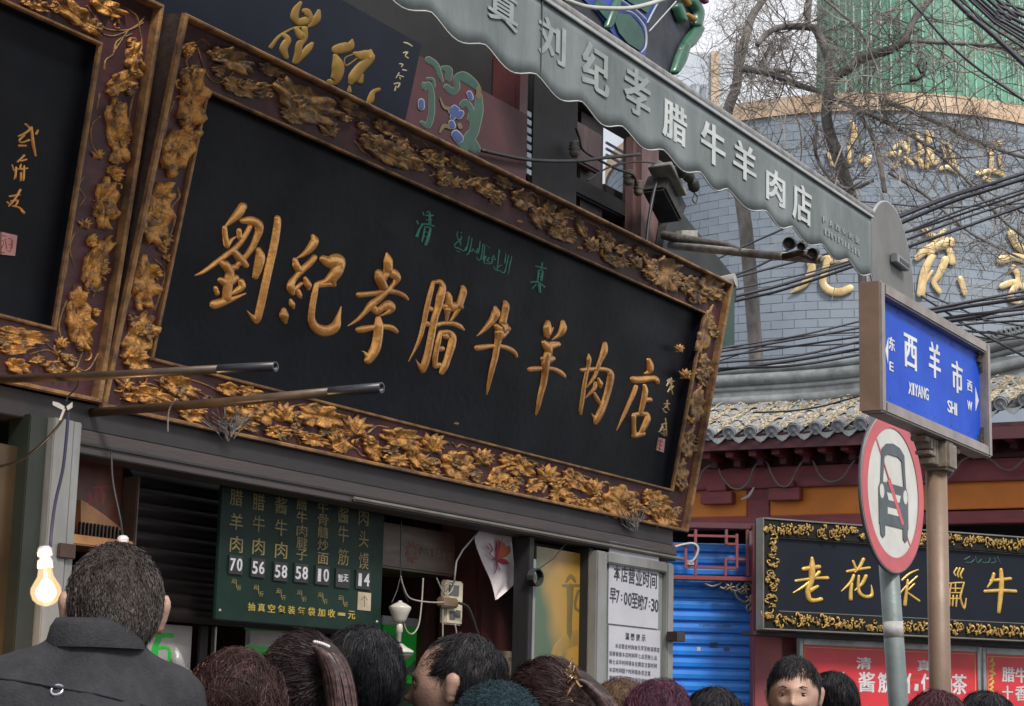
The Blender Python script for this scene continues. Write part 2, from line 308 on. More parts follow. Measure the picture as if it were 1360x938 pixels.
CH = [
 K(250,260,5.214,[[(375,75,60),(340,130,62),(300,170,45),(262,208,18)],[(250,220,34),(256,290,40),(266,345,44)],[(270,340,40),(300,305,24),(330,285,10)],
  [(375,175,40),(430,172,62),(480,195,64),(488,240,56),(468,300,48),(440,360,44),(400,415,40),(350,470,40),(305,515,20)],[(350,240,36),(355,290,36)],
  [(425,215,36),(390,280,36),(340,350,38),(270,405,40),(170,480,34),(100,530,26),(48,552,10)],[(315,385,46),(360,440,60),(398,482,44)],
  [(225,460,40),(270,500,54),(330,495,44)],[(255,480,64),(285,530,62),(275,600,64),(262,710,62)],[(222,585,44),(270,600,72),(328,570,48)],
  [(178,755,66),(235,738,60),(305,715,36),(395,678,12)],[(188,640,32),(198,675,36)],[(365,595,44),(370,630,50),(330,662,40),(295,685,12)],
  [(485,375,40),(495,425,66),(480,500,60),(463,560,44)],[(615,155,44),(615,200,50),(590,350,54),(545,550,54),(500,760,54),(478,850,50),(470,872,40)],[(460,855,46),(430,825,22),(408,798,6)]]),
 K(360,300,5.864,[[(325,80,34),(335,120,66),(300,180,60),(250,225,36),(205,250,14)],[(185,265,40),(195,310,58),(220,345,60)],[(335,245,46),(300,290,54),(240,345,52),(190,400,44),(155,450,56),(152,495,60),(172,528,34)],
  [(235,450,30),(200,480,34),(180,505,26)],[(265,410,34),(285,460,56),(290,488,34)],[(210,505,34),(222,545,40),(230,558,22)],[(152,580,28),(162,612,48),(172,638,26)],[(98,655,40),(98,700,72),(108,750,34)],
  [(405,258,60),(450,280,100),(510,275,120),(528,305,90),(495,370,90),(430,430,50),(375,450,44),(350,465,40)],[(520,240,50),(545,285,56),(515,355,80),(480,420,60),(488,462,36)],[(360,460,50),(430,455,50),(486,458,44)],
  [(350,470,40),(335,540,46),(318,640,48),(312,720,54),(335,780,70),(390,815,90),(450,815,88),(498,780,76),(525,700,34),(545,630,8)]]),
 K(455,330,5.86,[[(343,40,20),(352,90,64),(350,170,66)],[(278,190,56),(288,240,76),(315,300,70)],[(345,175,64),(395,200,80),(420,238,56),(388,288,36),(335,340,50),(270,400,56),(220,440,58),(170,500,38),(110,560,28),(42,603,8)],[(330,200,60),(300,250,60)],
  [(125,362,46),(180,358,42),(260,348,44),(340,335,46),(410,340,42),(470,365,40),(505,396,24)],[(225,455,56),(265,488,60),(300,465,56),(350,440,76),(378,445,56),(375,480,50),(330,510,24),(290,525,8)],
  [(275,545,44),(278,600,68),(272,680,70),(255,770,74),(225,830,74),(195,875,58)],[(200,850,56),(170,810,18),(152,800,6)],[(122,635,48),(160,630,58),(240,615,44),(320,610,44),(380,620,50),(415,648,42)]]),
 K(535,360,6.25,[[(250,90,28),(235,150,38),(215,230,40),(190,340,40),(170,440,36),(145,540,34),(105,640,24),(48,750,6)],[(262,95,34),(305,90,44),(328,130,52),(312,200,66),(290,300,58),(260,400,54),(235,530,54),(205,680,56),(180,770,60),(162,830,44)],[(160,815,56),(130,778,26),(108,735,6)],
  [(212,315,46),(228,315,48)],[(188,435,50),(202,440,50)],[(372,185,34),(380,220,52),(380,280,56)],[(328,295,40),(380,300,76),(440,295,76),(485,300,44)],[(495,130,34),(500,170,54),(480,240,56),(460,295,60)],[(365,320,54),(365,370,34),(362,408,24)],[(455,320,42),(425,370,32),(397,415,22)],
  [(268,450,44),(340,435,36),(420,440,42),(470,460,44),(502,488,24)],[(310,505,30),(295,570,42),(280,640,42),(264,730,44),(264,785,36)],[(320,510,40),(380,510,44),(410,545,56),(400,620,62),(370,720,56),(340,800,58),(320,845,40)],[(285,650,42),(325,645,46)],[(352,540,50),(362,548,46)],[(270,790,46),(300,780,46)]]),
 K(620,390,6.7,[[(250,125,34),(255,170,72),(235,220,68),(190,280,52),(130,345,28),(88,378,6)],[(338,75,36),(345,110,58),(330,190,58),(315,260,62)],[(262,290,50),(295,315,104),(325,305,120),(362,315,60)],[(350,340,50),(300,380,70)],
  [(285,350,80),(278,400,60),(265,470,52),(250,560,50),(225,660,46),(200,770,36),(185,850,24),(176,900,6)],[(90,485,54),(145,478,52),(210,468,40),(300,470,40),(370,490,48),(420,525,44),(440,560,28)]]),
 K(690,415,6.467,[[(240,85,40),(235,130,64),(235,190,58),(240,208,34)],[(265,160,34),(290,130,8)],[(368,80,34),(370,130,58),(350,180,54),(310,215,28),(280,235,8)],[(210,262,50),(240,290,86),(290,280,66),(328,275,50)],[(240,300,76),(250,360,50)],[(200,400,50),(230,410,84),(280,398,54)],
  [(238,350,56),(220,440,66),(215,520,54),(200,620,50),(175,720,42),(155,820,32),(141,880,16)],[(85,490,42),(140,485,48),(215,482,38),(280,485,38),(340,510,44),(378,542,36),(388,560,18)]]),
 K(755,440,7.214,[[(192,220,14),(193,270,42),(185,340,34),(165,430,34),(145,540,36),(130,650,38),(115,750,34),(112,795,28)],[(125,372,38),(180,370,48),(260,362,44),(340,366,44),(390,385,50),(400,420,58),(393,480,62),(370,580,58),(340,680,58),(300,780,64),(268,845,58),(255,880,38)],[(265,845,50),(240,820,28),(222,790,6)],
  [(345,120,42),(340,180,58),(320,240,52),(290,310,40),(265,390,34),(225,470,30),(170,542,8)],[(285,455,24),(300,500,48),(302,535,28)],[(255,495,30),(245,545,38),(200,600,32),(160,642,8)],[(245,595,30),(270,650,44),(300,695,30)]]),
 K(810,460,6.253,[[(320,115,36),(330,160,52),(325,210,44),(290,225,14)],[(192,275,56),(240,280,60),(320,270,52),(375,270,48),(392,302,34)],[(212,335,34),(190,400,36),(150,490,32),(110,580,26),(55,700,6)],[(285,325,28),(290,370,42),(280,430,42),(265,500,38),(250,560,32)],[(290,445,36),(332,445,42)],
  [(198,570,34),(250,563,38),(305,563,38)],[(195,580,36),(195,660,32),(200,745,38)],[(310,570,34),(305,610,48),(270,690,42),(250,720,28)],[(200,745,44),(240,735,48),(272,727,46)]])]
for st in CH:
    mb = MB()
    for s_ in st: brush(mb, SG, s_, -.042, .27, .0145, 8, 5)
    mb.obj('gold_character', GOLD, M1, True)
# green characters, signature and seals
GRN = mat('green_lettering', (.05, .29, .20, 1), .5, .0, (.03, .18, .125, 1), 30)
GR1 = K(540,270,6.8,[[(145,80,10),(152,105,14)],[(92,160,12),(100,185,14)],[(140,195,12),(110,245,16),(88,300,24)],[(175,110,14),(235,110,18)],[(180,85,12),(205,75,10),(205,180,26)],[(180,150,12),(225,150,12)],[(130,190,10),(190,190,14),(245,208,14)],[(165,215,12),(150,290,14),(138,345,12)],[(175,215,12),(210,225,18),(195,300,22),(170,375,24)],[(160,260,8),(190,262,8)],[(155,300,8),(185,302,8)]])
GR3 = K(540,270,6.8,[[(1165,568,14),(1210,580,14),(1258,590,14)],[(1220,540,16),(1215,600,12)],[(1190,610,14),(1180,700,14)],[(1195,605,12),(1225,612,14),(1212,700,18)],[(1190,635,8),(1215,640,8)],[(1187,660,8),(1212,665,8)],[(1120,715,12),(1180,712,14),(1240,755,20)],[(1165,735,12),(1135,772,8)],[(1195,740,26),(1200,805,20)]])
GR2 = K(540,270,6.8,[[(948,480,8),(930,560,9),(915,640,9)],[(920,470,8),(900,560,9),(880,628,10),(840,612,8),(800,600,12),(785,575,10)],[(895,455,8),(885,540,9)],[(836,420,9),(815,590,9)],[(860,560,8),(830,570,8),(815,595,8)],[(785,470,8),(770,500,10),(800,510,8),(785,480,8)],[(770,510,9),(760,545,10),(700,540,9),(690,500,8)],[(745,490,8),(725,520,12),(745,530,8)],[(718,490,8),(705,480,14),(700,530,8)],[(688,370,8),(670,500,10),(640,510,9),(632,490,8)],[(705,375,8),(690,520,9)],[(662,345,8),(650,440,9),(630,450,8)],[(640,410,8),(632,440,10),(610,430,8),(600,410,8),(590,435,9),(570,425,8)],[(590,315,8),(575,400,9),(560,450,10),(540,465,10)],[(565,298,8),(548,380,9),(535,430,8)],[(535,400,10),(520,430,9),(490,420,9),(475,410,12),(440,400,12),(432,375,9),(470,340,10)],[(495,300,8),(480,350,12),(490,380,9)],[(450,270,10),(465,330,10),(490,320,9)],[(460,255,9),(462,265,9)],[(490,262,9),(492,270,9)],[(455,432,10),(458,436,10)],[(475,438,10),(478,442,10)],[(728,385,9),(730,388,9)],[(745,400,9),(747,403,9)]])
for gset in (GR1, GR2, GR3):
    mb = MB()
    for s_ in gset: brush(mb, SG, s_, -.042, .4, .006, 4, 3)
    mb.obj('green_inscription' if gset is GR2 else 'green_character', GRN, M1, True)
SIG = K(810,460,6.253,[[(475,290,10),(500,270,12),(470,330,10)],[(490,300,14),(505,330,12),(480,380,10)],[(510,265,10),(505,345,14),(495,360,10)],[(500,340,14),(520,400,10)],[(495,300,8),(530,290,10)],[(515,350,8),(528,330,8)],
 [(450,480,8),(495,478,10)],[(475,450,10),(470,500,12),(455,510,10)],[(440,520,10),(450,545,12),(470,550,12)],[(475,510,10),(490,530,10)],[(462,500,8),(482,505,8)],
 [(430,650,10),(470,640,10)],[(435,660,10),(420,700,12),(405,712,8)],[(440,670,10),(450,745,10)],[(460,600,8),(465,700,12),(468,745,8)],[(440,700,10),(460,690,10)],[(425,720,8),(440,735,10)]])
for grp in (SIG[:6], SIG[6:11], SIG[11:]):
    mb = MB()
    for s_ in grp: brush(mb, SG, s_, -.042, .4, .006, 4, 3)
    mb.obj('signature_character', mat('pale_gold', (.5, .34, .16, 1), .45, .2), M1, True)
SIG2 = K(0,150,4.685,[[(158,70,12),(185,100,16),(150,130,16),(115,145,12)],[(150,140,16),(120,170,14),(135,185,12),(180,170,16)],[(195,90,16),(205,190,20),(222,268,10)],[(225,130,18),(235,110,14)],[(120,205,18),(160,205,16)],
 [(150,265,16),(110,305,12)],[(130,300,14),(165,290,12)],[(75,325,10),(85,360,12)],[(100,340,14),(95,400,14),(88,412,8)],[(130,320,10),(125,350,14),(140,350,14)],[(130,375,14),(128,420,12)],[(150,330,10),(148,380,14),(145,420,12)],[(110,350,10),(170,345,12)],
 [(125,480,16),(90,540,14),(55,580,12)],[(60,520,14),(120,510,14)],[(70,550,14),(110,545,16),(95,580,12)],[(80,580,14),(120,590,14),(148,622,18)],[(45,555,12),(60,570,12)]])
for grp in (SIG2[:5], SIG2[5:13], SIG2[13:]):
    mb = MB()
    for s_ in grp: brush(mb, SB, s_, -.042, .4, .010, 5, 3)
    mb.obj('signature_character', GOLD, M2, True)
SEAL = mat('seal_paint', (.55, .30, .28, 1), .7); RED = mat('seal_red', (.35, .03, .03, 1), .6)
def seal(pl, root, c4, lines):
    mb = MB(); mb.poly([pl.uv(x, y, -.042) for x, y in c4], -.045, -.036); mb.obj('seal', SEAL, root)
    mb = MB()
    for s_ in lines: brush(mb, pl, [(x, y, 1.1) for x, y in s_], -.036, .3, .0012, 4, 2)
    mb.obj('seal_marks', RED, root)
seal(SB, M2, [(0, 338), (18, 340), (21, 313), (0, 308)], [[(2,313),(8,314)],[(3,320),(8,318)],[(2,330),(5,322)],[(7,320),(9,331)],[(11,317),(15,318),(14,334),(10,333)],[(11,325),(14,325)],[(17,319),(16,330)],[(1,335),(6,336)]])
seal(SG, M1, [(871, 598), (880, 601), (882, 583), (874, 581)], [[(875,585),(880,587)],[(875,590),(879,592)],[(874,595),(878,597)],[(877,584),(876,598)]])
rq = random.Random(77)
def filler(root, pl, bands, n, seed0, dusty):
    for i in range(n):
        (xa, ya), (xb, yb), wd = bands[rq.randrange(len(bands))]; t = rq.random(); o_ = rq.uniform(-.5, .5)*wd
        tx, ty = xb-xa, yb-ya; l = math.hypot(tx, ty); tx /= l; ty /= l; x, y = xa+(xb-xa)*t-ty*o_, ya+(yb-ya)*t+tx*o_
        an = math.atan2(ty, tx)+rq.gauss(0, .6); hl = rq.uniform(6, 10.5); dark = dusty(x, y)
        if i % 3: leaf(root, pl, x-hl*math.cos(an), y-hl*math.sin(an), x+hl*math.cos(an), y+hl*math.sin(an), hl*rq.uniform(.9, 1.3), LEAFD if dark or i % 2 else LEAFG, c=-.009, seed=seed0+i, name='carved_leaflet')
        else:
            mb = MB(); a0 = rq.uniform(0, 6.3); sg = rq.choice((-1, 1)); R_ = rq.uniform(4, 9)
            brush(mb, pl, [(x+R_*math.cos(a0+sg*k*.75)*(.5+k/6), y+R_*math.sin(a0+sg*k*.75)*(.5+k/6), 2.4) for k in range(5)], -.011, .7, .012, 5, 4); mb.obj('carved_tendril', LEAFD if dark else LEAFG, root, True)
dq = lambda x, y: y < 420 and x > 268 or x > 890  # top and right filler is duller: dust with shade put into the colour
filler(M1, SG, [((262,60),(170,505),26)], 26, 200, dq); filler(M1, SG, [((270,75),(950,400),26)], 74, 300, dq)
filler(M1, SG, [((150,505),(905,690),38)], 78, 400, dq); filler(M1, SG, [((948,412),(900,680),10)], 16, 500, dq)
filler(M2, SB, [((180,50),(105,480),28)], 26, 600, lambda x, y: False); filler(M2, SB, [((0,455),(105,485),26),((30,0),(160,30),20)], 18, 700, lambda x, y: False)
# hanging cobweb clumps of dust under the frame
def clump(x, y, sx, sy, seed):
    rr = random.Random(seed); mb = MB()
    for k in range(46):
        x0 = x+rr.gauss(0, sx); y0 = y-abs(rr.gauss(0, sy))*.6; p = SG.uv(x0, y0, .02)
        q = SG.uv(x+(x0-x)*.25, y+sy*rr.uniform(.1, 1.2), .02)
        c0, c1 = rr.uniform(.0, .045), rr.uniform(.01, .04); m_ = ((p[0]+q[0])/2+rr.uniform(-.02, .02), (p[1]+q[1])/2, .02)
        mb.tube([SG.w(p[0], p[1], c0), SG.w(*m_), SG.w(q[0], q[1], c1)], rr.uniform(.0007, .0028), 4)
    tag(mb.obj('cobweb', DUST), 'grey dusty cobweb clump hanging under the %s frame of the big plaque' % ('lower left' if x < 500 else 'lower right'), 'cobweb')
clump(300, 560, 14, 22, 1); clump(840, 690, 9, 14, 2)
# ================================================================ THE SHOP BEHIND THE PLAQUES
GREYM = mat('weathered_metal', (.27, .275, .27, 1), .5, .35, (.17, .165, .155, 1), 5, 5, bump=.1, stretch=(1, .35, 1))
BLKW = mat('dull_black', (.012, .011, .012, 1), .7, 0, (.007, .006, .007, 1), 5)  # near-black; interior walls and ceilings carry the room's shade in this colour
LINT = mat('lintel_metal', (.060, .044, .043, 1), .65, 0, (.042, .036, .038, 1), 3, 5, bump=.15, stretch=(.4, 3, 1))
LINTD = mat('dark_lintel_paint', (.03, .026, .028, 1), .6, .1, None, 4)  # darker brown-grey for the upper lintel, its strip and the guide rail
REDW = mat('oxblood_paint', (.10, .022, .022, 1), .5, 0, (.055, .016, .018, 1), 4, 5, bump=.1)
BRNP = mat('bronze_panel', (.085, .058, .032, 1), .3, .6, (.05, .034, .02, 1), 2.5, 3)
shop = thing('butcher_shop', 'dark open shop front with grey metal posts under the carved plaques', 'shop', FP.M)
def fb(name, m, a0, a1, z0, z1, c0, c1, bev=.003, parent=shop): return lbox(parent, name, m, a0, a1, z0, z1, c0, c1, bev)
apost = FP.uv(63, 700, .04)[0]; bpost = FP.uv(102, 700, .04)[0]
fb('post', GREYM, apost, apost+(bpost-apost)*.68, 0, 2.245, -.06, .04); fb('post', GREYM, apost+(bpost-apost)*.70, bpost, 0, 2.245, -.06, .035)
fb('dark_jamb', mat('dark_green_jamb', (.015, .02, .015, 1), .5), apost-.07, apost-.003, 0, 2.245, -.06, .02)
fb('latch_plate', mat('rusty_steel', (.10, .06, .045, 1), .6, .5), FP.uv(78, 740, .05)[0], FP.uv(101, 740, .05)[0], FP.uv(90, 742, .05)[1], FP.uv(90, 722, .05)[1], .041, .05)
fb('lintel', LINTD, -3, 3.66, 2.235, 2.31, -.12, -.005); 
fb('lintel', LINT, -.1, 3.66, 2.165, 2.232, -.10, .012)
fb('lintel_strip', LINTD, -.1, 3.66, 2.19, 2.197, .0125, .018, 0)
for k in range(5): fb('wall_panel', BRNP, -3+k*.56, -3+k*.56+.553, 0, 2.16, -.08, -.02)
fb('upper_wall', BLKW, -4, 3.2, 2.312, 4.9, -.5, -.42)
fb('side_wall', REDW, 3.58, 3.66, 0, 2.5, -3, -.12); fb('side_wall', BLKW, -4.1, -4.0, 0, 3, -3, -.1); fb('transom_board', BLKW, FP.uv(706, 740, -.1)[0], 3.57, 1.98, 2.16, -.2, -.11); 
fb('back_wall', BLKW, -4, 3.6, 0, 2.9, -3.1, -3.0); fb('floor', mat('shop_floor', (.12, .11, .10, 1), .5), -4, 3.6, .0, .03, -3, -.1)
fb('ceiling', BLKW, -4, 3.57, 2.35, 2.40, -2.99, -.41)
# notice case: grey door frame with glass
def P(x, y, c=0): return FP.uv(x, y, c)
dl, dr = P(793, 800, .03)[0], P(895, 800, .03)[0]
dz = 2.15
for q in ((dl, dl+.085, 0, dz), (dr-.06, dr, 0, dz), (dl+.087, dr-.062, dz-.045, dz), (dl+.087, dr-.062, 0, .12)): fb('door_frame', GREYM, *q, -.03, .03, .006)
fb('door_panel', mat('pale_green_glass', (.20, .23, .21, 1), .25, 0, (.14, .16, .15, 1), 2), dl+.088, dr-.063, .121, dz-.046, -.01, .005)
fb('cable_conduit', mat('old_conduit', (.18, .16, .14, 1), .7, .2), 1.2, 3.7, 2.17, 2.185, .013, .03, .006)
fb('lock_box', mat('dark_brown_metal', (.035, .018, .016, 1), .4, .4), P(893, 850, .06)[0], P(905, 850, .06)[0], P(895, 852, .06)[1], P(895, 839, .06)[1], .031, .08)
PAPER = mat('notice_paper', (.42, .42, .46, 1), .55, 0, (.36, .36, .40, 1), 3); INK = mat('black_ink', (.03, .032, .045, 1), .7)
sh1 = thing('notice', 'white opening hours notice behind the glass, upper of two sheets', 'notice', FP.M)
def quadsheet(root, name, m, x0, y0, x1, y1, c, pl=FP): return pbox(pl, root, name, m, x0, y0, x1, y1, c, .003, 0)
a0, b0 = P(808, 828, .012); a1, b1 = P(875, 731, .012); lbox(sh1, 'sheet', PAPER, a0, a1, b0, b1, .008, .012, 0)
mb = MB()
for i, ch_ in enumerate('本店营业时间'): char_at(mb, FP, ch_, 819.5+i*9.7, 761+i*2.1, 8.6, 21, .0125, .001, .012)
mb.obj('notice_lettering', INK, sh1, kind='stuff')
mb = MB()
xs = [814, 820.5, 825.5, 831, 836.5, 843, 851.5, 858, 862.5, 867, 872]
for x, ch_ in zip(xs, '早7:00至晚7:30'): char_at(mb, FP, ch_, x, 791+(x-814)*.24, 8.2 if ch_ in '早至晚' else (4.6 if ch_ != ':' else 1.6), 20 if ch_ in '早至晚' else (17 if ch_ != ':' else 8), .0125, .001, .012)
mb.obj('notice_lettering', INK, sh1, kind='stuff')
sh2 = thing('notice', 'white small print notice below the opening hours sheet', 'notice', FP.M)
a0, b0 = P(807, 960, .012); a1, b1 = P(877, 838, .012); lbox(sh2, 'sheet', PAPER, a0, a1, b0, b1, .008, .012, 0)
mb = MB()
for i, ch_ in enumerate('温馨提示'): char_at(mb, FP, ch_, 833+i*7.2, 845+i*.9, 5.2, 9, .0125, .001, .01)
mb.obj('notice_lettering', INK, sh2, kind='stuff')
INK2 = mat('faded_ink', (.13, .13, .17, 1), .7)
mb = MB()
ln = ['本店营业时间每天早至晚请顾客', '谅解谢谢本店时间早七点至晚七点', '晚七点半时间请各位顾客注意时间', '本店时间一个时间请各位注意', '谢谢不便之处请时间谅解时间', '不便之处请谅解谢谢']
for r_, s_ in enumerate(ln):
    for i, ch_ in enumerate(s_):
        x = 811+(8 if r_ == 0 else 0)+i*4.25
        char_at(mb, FP, ch_, x, 857+r_*10.8+(x-811)*.10, 3.6, 6.2, .0125, .001, .006)
mb.obj('notice_small_print', INK2, sh2, kind='stuff')
# gold-and-green poster in its dark window
fb('window_frame', BLKW, P(700, 740, -.02)[0], P(703, 740, -.02)[0]+.02, 0, 2.16, -.08, -.01)
fb('window_frame', BLKW, P(787, 740, -.02)[0]-.01, dl-.003, 0, 2.16, -.08, -.01)
fb('window_edge', GREYM, P(704, 740, -.02)[0]+.012, P(708, 740, -.02)[0]+.02, 0, P(706, 742, -.02)[1], -.075, -.015)
po = thing('poster', 'green and amber poster of a domed lantern behind the dark window', 'poster', FP.M)
PG = mat('poster_print', (.30, .17, .03, 1), .35, 0, (.05, .09, .05, 1), 2.2, 2, lo=.38, hi=.6)
pgm = PG.node_tree
gr = [n for n in pgm.nodes if n.type == 'TEX_NOISE'][0]
pa0, pz0 = P(709, 905, -.05); pa1, pz1 = P(786, 738, -.05); lbox(po, 'poster_sheet', PG, pa0, pa1, pz0-.5, pz1, -.06, -.05, 0)
# drive its print by distance across the sheet: green at the left, amber to the right
mp = pgm.nodes.new('ShaderNodeSeparateXYZ'); mr_ = pgm.nodes.new('ShaderNodeMapRange'); tcn = [n for n in pgm.nodes if n.type == 'TEX_COORD'][0]
pgm.links.new(tcn.outputs['Object'], mp.inputs[0]); pgm.links.new(mp.outputs[0], mr_.inputs[0]); mr_.inputs[1].default_value = pa0; mr_.inputs[2].default_value = pa1; mr_.inputs[3].default_value = -.18; mr_.inputs[4].default_value = .38
ad = pgm.nodes.new('ShaderNodeMath'); ad.operation = 'ADD'; rampn = [n for n in pgm.nodes if n.type == 'VALTORGB'][0]
pgm.links.new(mr_.outputs[0], ad.inputs[0]); pgm.links.new(gr.outputs['Fac'], ad.inputs[1]); pgm.links.new(ad.outputs[0], rampn.inputs[0])
mb = MB(); T_ = mat('poster_tint', (.14, .10, .03, 1), .4)
for s_ in [[(752,773,3),(758,765,6),(764,773,3)],[(748,778,4),(768,778,4)],[(757,780,10),(757,800,8),(756,830,7),(757,850,8)],[(768,785,4),(764,808,4),(785,816,5)]]: brush(mb, FP, s_, -.05, .02, .001, 4, 3)
mb.obj('lantern_print', T_, po)
mb = MB(); 
for s_ in [[(735,900,10),(742,862,16),(770,846,20),(790,850,10)]]: brush(mb, FP, s_, -.05, .02, .001, 4, 4)
mb.obj('dome_print', mat('dome_tint', (.27, .17, .04, 1), .4), po)
mb = MB(); ring = [(P(712+7*math.cos(t), 767+11*math.sin(t), .01)) for t in np.linspace(0, 6.28, 14)]
for k in range(4): mb.tube([FP.w(a, b, -.004+.007*k) for a, b in ring], .004, 5)
mb.tube([FP.w(*P(714, 757, 0), 0), FP.w(*P(735, 742, 0), .0), FP.w(*P(760, 712, 0), .0)], .002, 5)
tag(mb.obj('cable_coil', BLKW), 'small coil of black cable hung before the amber poster', 'cable')
# dark red column, flag
fb('column', REDW, P(622, 800, -.3)[0], P(703, 800, -.25)[0], 0, 2.34, -.45, -.25, .02)
fb('column_panel', mat('brown_red_panel', (.05, .018, .016, 1), .5), P(566, 800, -.46)[0], P(622, 800, -.46)[0]+.05, 0, 2.34, -.55, -.46)
CLOTH = mat('flag_cloth', (.66, .59, .61, 1), .8, 0, (.54, .48, .50, 1), 6, bump=.1)
flg = thing('flag', 'small white flag with an orange lotus print hanging before the red column', 'flag', FP.M)
def cloth(pl, L_, R_, c, amp, n=10, m_=8):
    # surface between two edge curves
    l = crom([(x, y, 0) for x, y in L_], 4); r = crom([(x, y, 0) for x, y in R_], 4); N = min(len(l), len(r)); vs = []
    for i in range(N):
        for j in range(m_+1):
            t = j/m_; x = l[i][0]+(r[i][0]-l[i][0])*t; y = l[i][1]+(r[i][1]-l[i][1])*t; a, b = pl.uv(x, y, c)
            vs.append((a, b, c+amp*math.sin(t*7+i*.35)))
    fs = [(i*(m_+1)+j, (i+1)*(m_+1)+j, (i+1)*(m_+1)+j+1, i*(m_+1)+j+1) for i in range(N-1) for j in range(m_)]
    mb = MB(); mb.add(vs, fs); return mb
cloth(FP, [(652,688),(636,704),(630,716),(640,742),(653,772),(657,797)], [(672,692),(677,710),(682,735),(685,758),(684,774),(659,796)], -.12, .006).obj('flag_cloth', CLOTH, flg, True)
PET = mat('lotus_orange', (.52, .13, .06, 1), .7); PET2 = mat('lotus_pink', (.40, .04, .08, 1), .7)
for mm, ss in ((PET, [[(661,742,3),(668,728,9),(666,718,1)],[(662,742,3),(673,733,9),(677,725,1)]]), (PET2, [[(661,744,3),(670,746,7),(676,749,1)],[(661,741,3),(662,728,5),(662,716,1)]]), (mat('flag_script', (.30, .05, .12, 1), .7), [[(650,722,1.5),(654,730,2),(650,736,1.5),(657,742,1.5),(660,752,1.5),(657,762,1)],[(646,726,1.5),(651,730,1)],[(653,744,1.5),(660,740,1)],[(659,745,1.2),(664,757,1)]])):
    mb = MB()
    for s_ in ss: brush(mb, FP, s_, -.108, .05, .002, 4, 3)
    mb.obj('lotus_print', mm, flg)
mb = MB(); mb.tube([(*P(634, 708, -.1), -.1), (*P(615, 730, -.1), -.1), (*P(606, 746, -.1), -.1), (*P(606, 775, -.1), -.11)], .0035, 6); mb.obj('flag_stick', mat('white_plastic', (.5, .5, .48, 1), .4), flg, True)
# power strip and cables
IV = mat('ivory_plastic', (.52, .45, .33, 1), .4, 0, (.40, .34, .25, 1), 14)
ps = thing('power_strip', 'cream power strip with plugged leads hanging on the red column', 'power strip', FP.M)
pbox(FP, ps, 'strip_body', IV, 592, 773, 616, 829, -.14, .03, .006)
for (x0, y0, x1, y1) in ((597,778,610,790),(598,812,605,822),(606,811,612,820)): pbox(FP, ps, 'socket', mat('socket_grey', (.10, .10, .10, 1), .5), x0, y0, x1, y1, -.136, .006, 0)
pbox(FP, ps, 'plug', mat('brown_plug', (.16, .10, .05, 1), .4), 588, 795, 610, 806, -.115, .03, .006)
CORD = mat('pale_cord', (.30, .27, .23, 1), .5); CORDD = mat('black_cord', (.015, .015, .017, 1), .5)
def cable(label, pts, r, m=CORDD, c=-.1, pl=FP, name='cable', n=6, group=None, seg=6):
    mb = MB(); Q = crom([(*pl.uv(p[0], p[1], p[2] if len(p) > 2 else c), p[2] if len(p) > 2 else c) for p in pts], n)
    mb.tube([pl.w(*q) for q in Q], r, seg); o = mb.obj(name, m, None, True); tag(o, label, 'cable', group); return o
cable('pale lead drooping from the power strip towards the porcelain lamp', [(590,800),(570,800),(545,795),(536,780),(532,765)], .003, CORD)
cable('thin pale lead hanging straight down from the power strip', [(604,829),(606,840),(606,852),(604,900)], .003, CORD)
cable('thick dark lead arching from the plug behind the balding man', [(610,801),(622,808),(632,835),(640,862),(643,900)], .006, CORDD)
cable('pale lead hanging in a loop left of the power strip', [(562,768),(560,800),(556,830),(548,842),(540,838),(536,826)], .003, CORD)
cable('short looped white lead behind the power strip', [(580,768),(586,782),(592,790),(598,787),(602,778),(598,773),(590,777)], .003, CORD, -.12)
cable('pale lead dropping from the plug to the counter', [(588,802),(588,830),(588,900)], .003, CORD, -.13)
# old porcelain lamp on its pulley
PORC = mat('porcelain', (.50, .47, .42, 1), .25, 0, (.42, .39, .34, 1), 10, coat=.3)
la, lb = P(531, 812, -.1)
lm = thing('pendant_lamp', 'unlit white porcelain pulley lamp hanging right of the menu board', 'lamp', FP.M @ Matrix.Translation((la, lb, -.1)))
RX = Matrix.Rotation(-math.pi/2, 4, 'X')
ppx = 1/FOC*(FP.w(la, lb, -.1).y); 
def lz(prof): return [(r*ppx, z*ppx) for r, z in prof]
MB().lathe(lz([(0, 14), (2, 14), (3, 12), (8, 10), (14.5, 6), (15, 4), (12, -3), (9, -11), (7, -14), (0, -14)]), 28, RX.to_4x4()).obj('lamp_bell', PORC, lm, True)
MB().lathe(lz([(0, -14), (4, -15), (4.5, -20), (5, -27), (3.5, -28), (3.2, -40), (0, -40)]), 20, RX.to_4x4()).obj('lamp_stem', PORC, lm, True)
MB().lathe(lz([(0, -42), (5, -42), (12, -47), (20, -51), (20, -56), (17, -58), (8, -65), (3, -68), (0, -68)]), 30, RX.to_4x4()).obj('lamp_disc', PORC, lm, True)
MB().lathe(lz([(20.3, -53), (20.8, -53.5), (20.8, -55), (20.3, -55.5)]), 30, RX.to_4x4()).obj('green_rim', mat('green_rim', (.03, .12, .08, 1), .4), lm, True)
MB().lathe(lz([(0, -68), (1.5, -68), (1.5, -74), (0, -74)]), 10, RX.to_4x4()).obj('lamp_pin', CORDD, lm, True)
cable('wire sling holding up the porcelain pulley lamp', [(520,801),(527,785),(532,768),(536,785),(542,800)], .002, CORDD)
cable('thin wire rising above the porcelain pulley lamp', [(532,770),(532,735),(533,690)], .0025, CORDD)
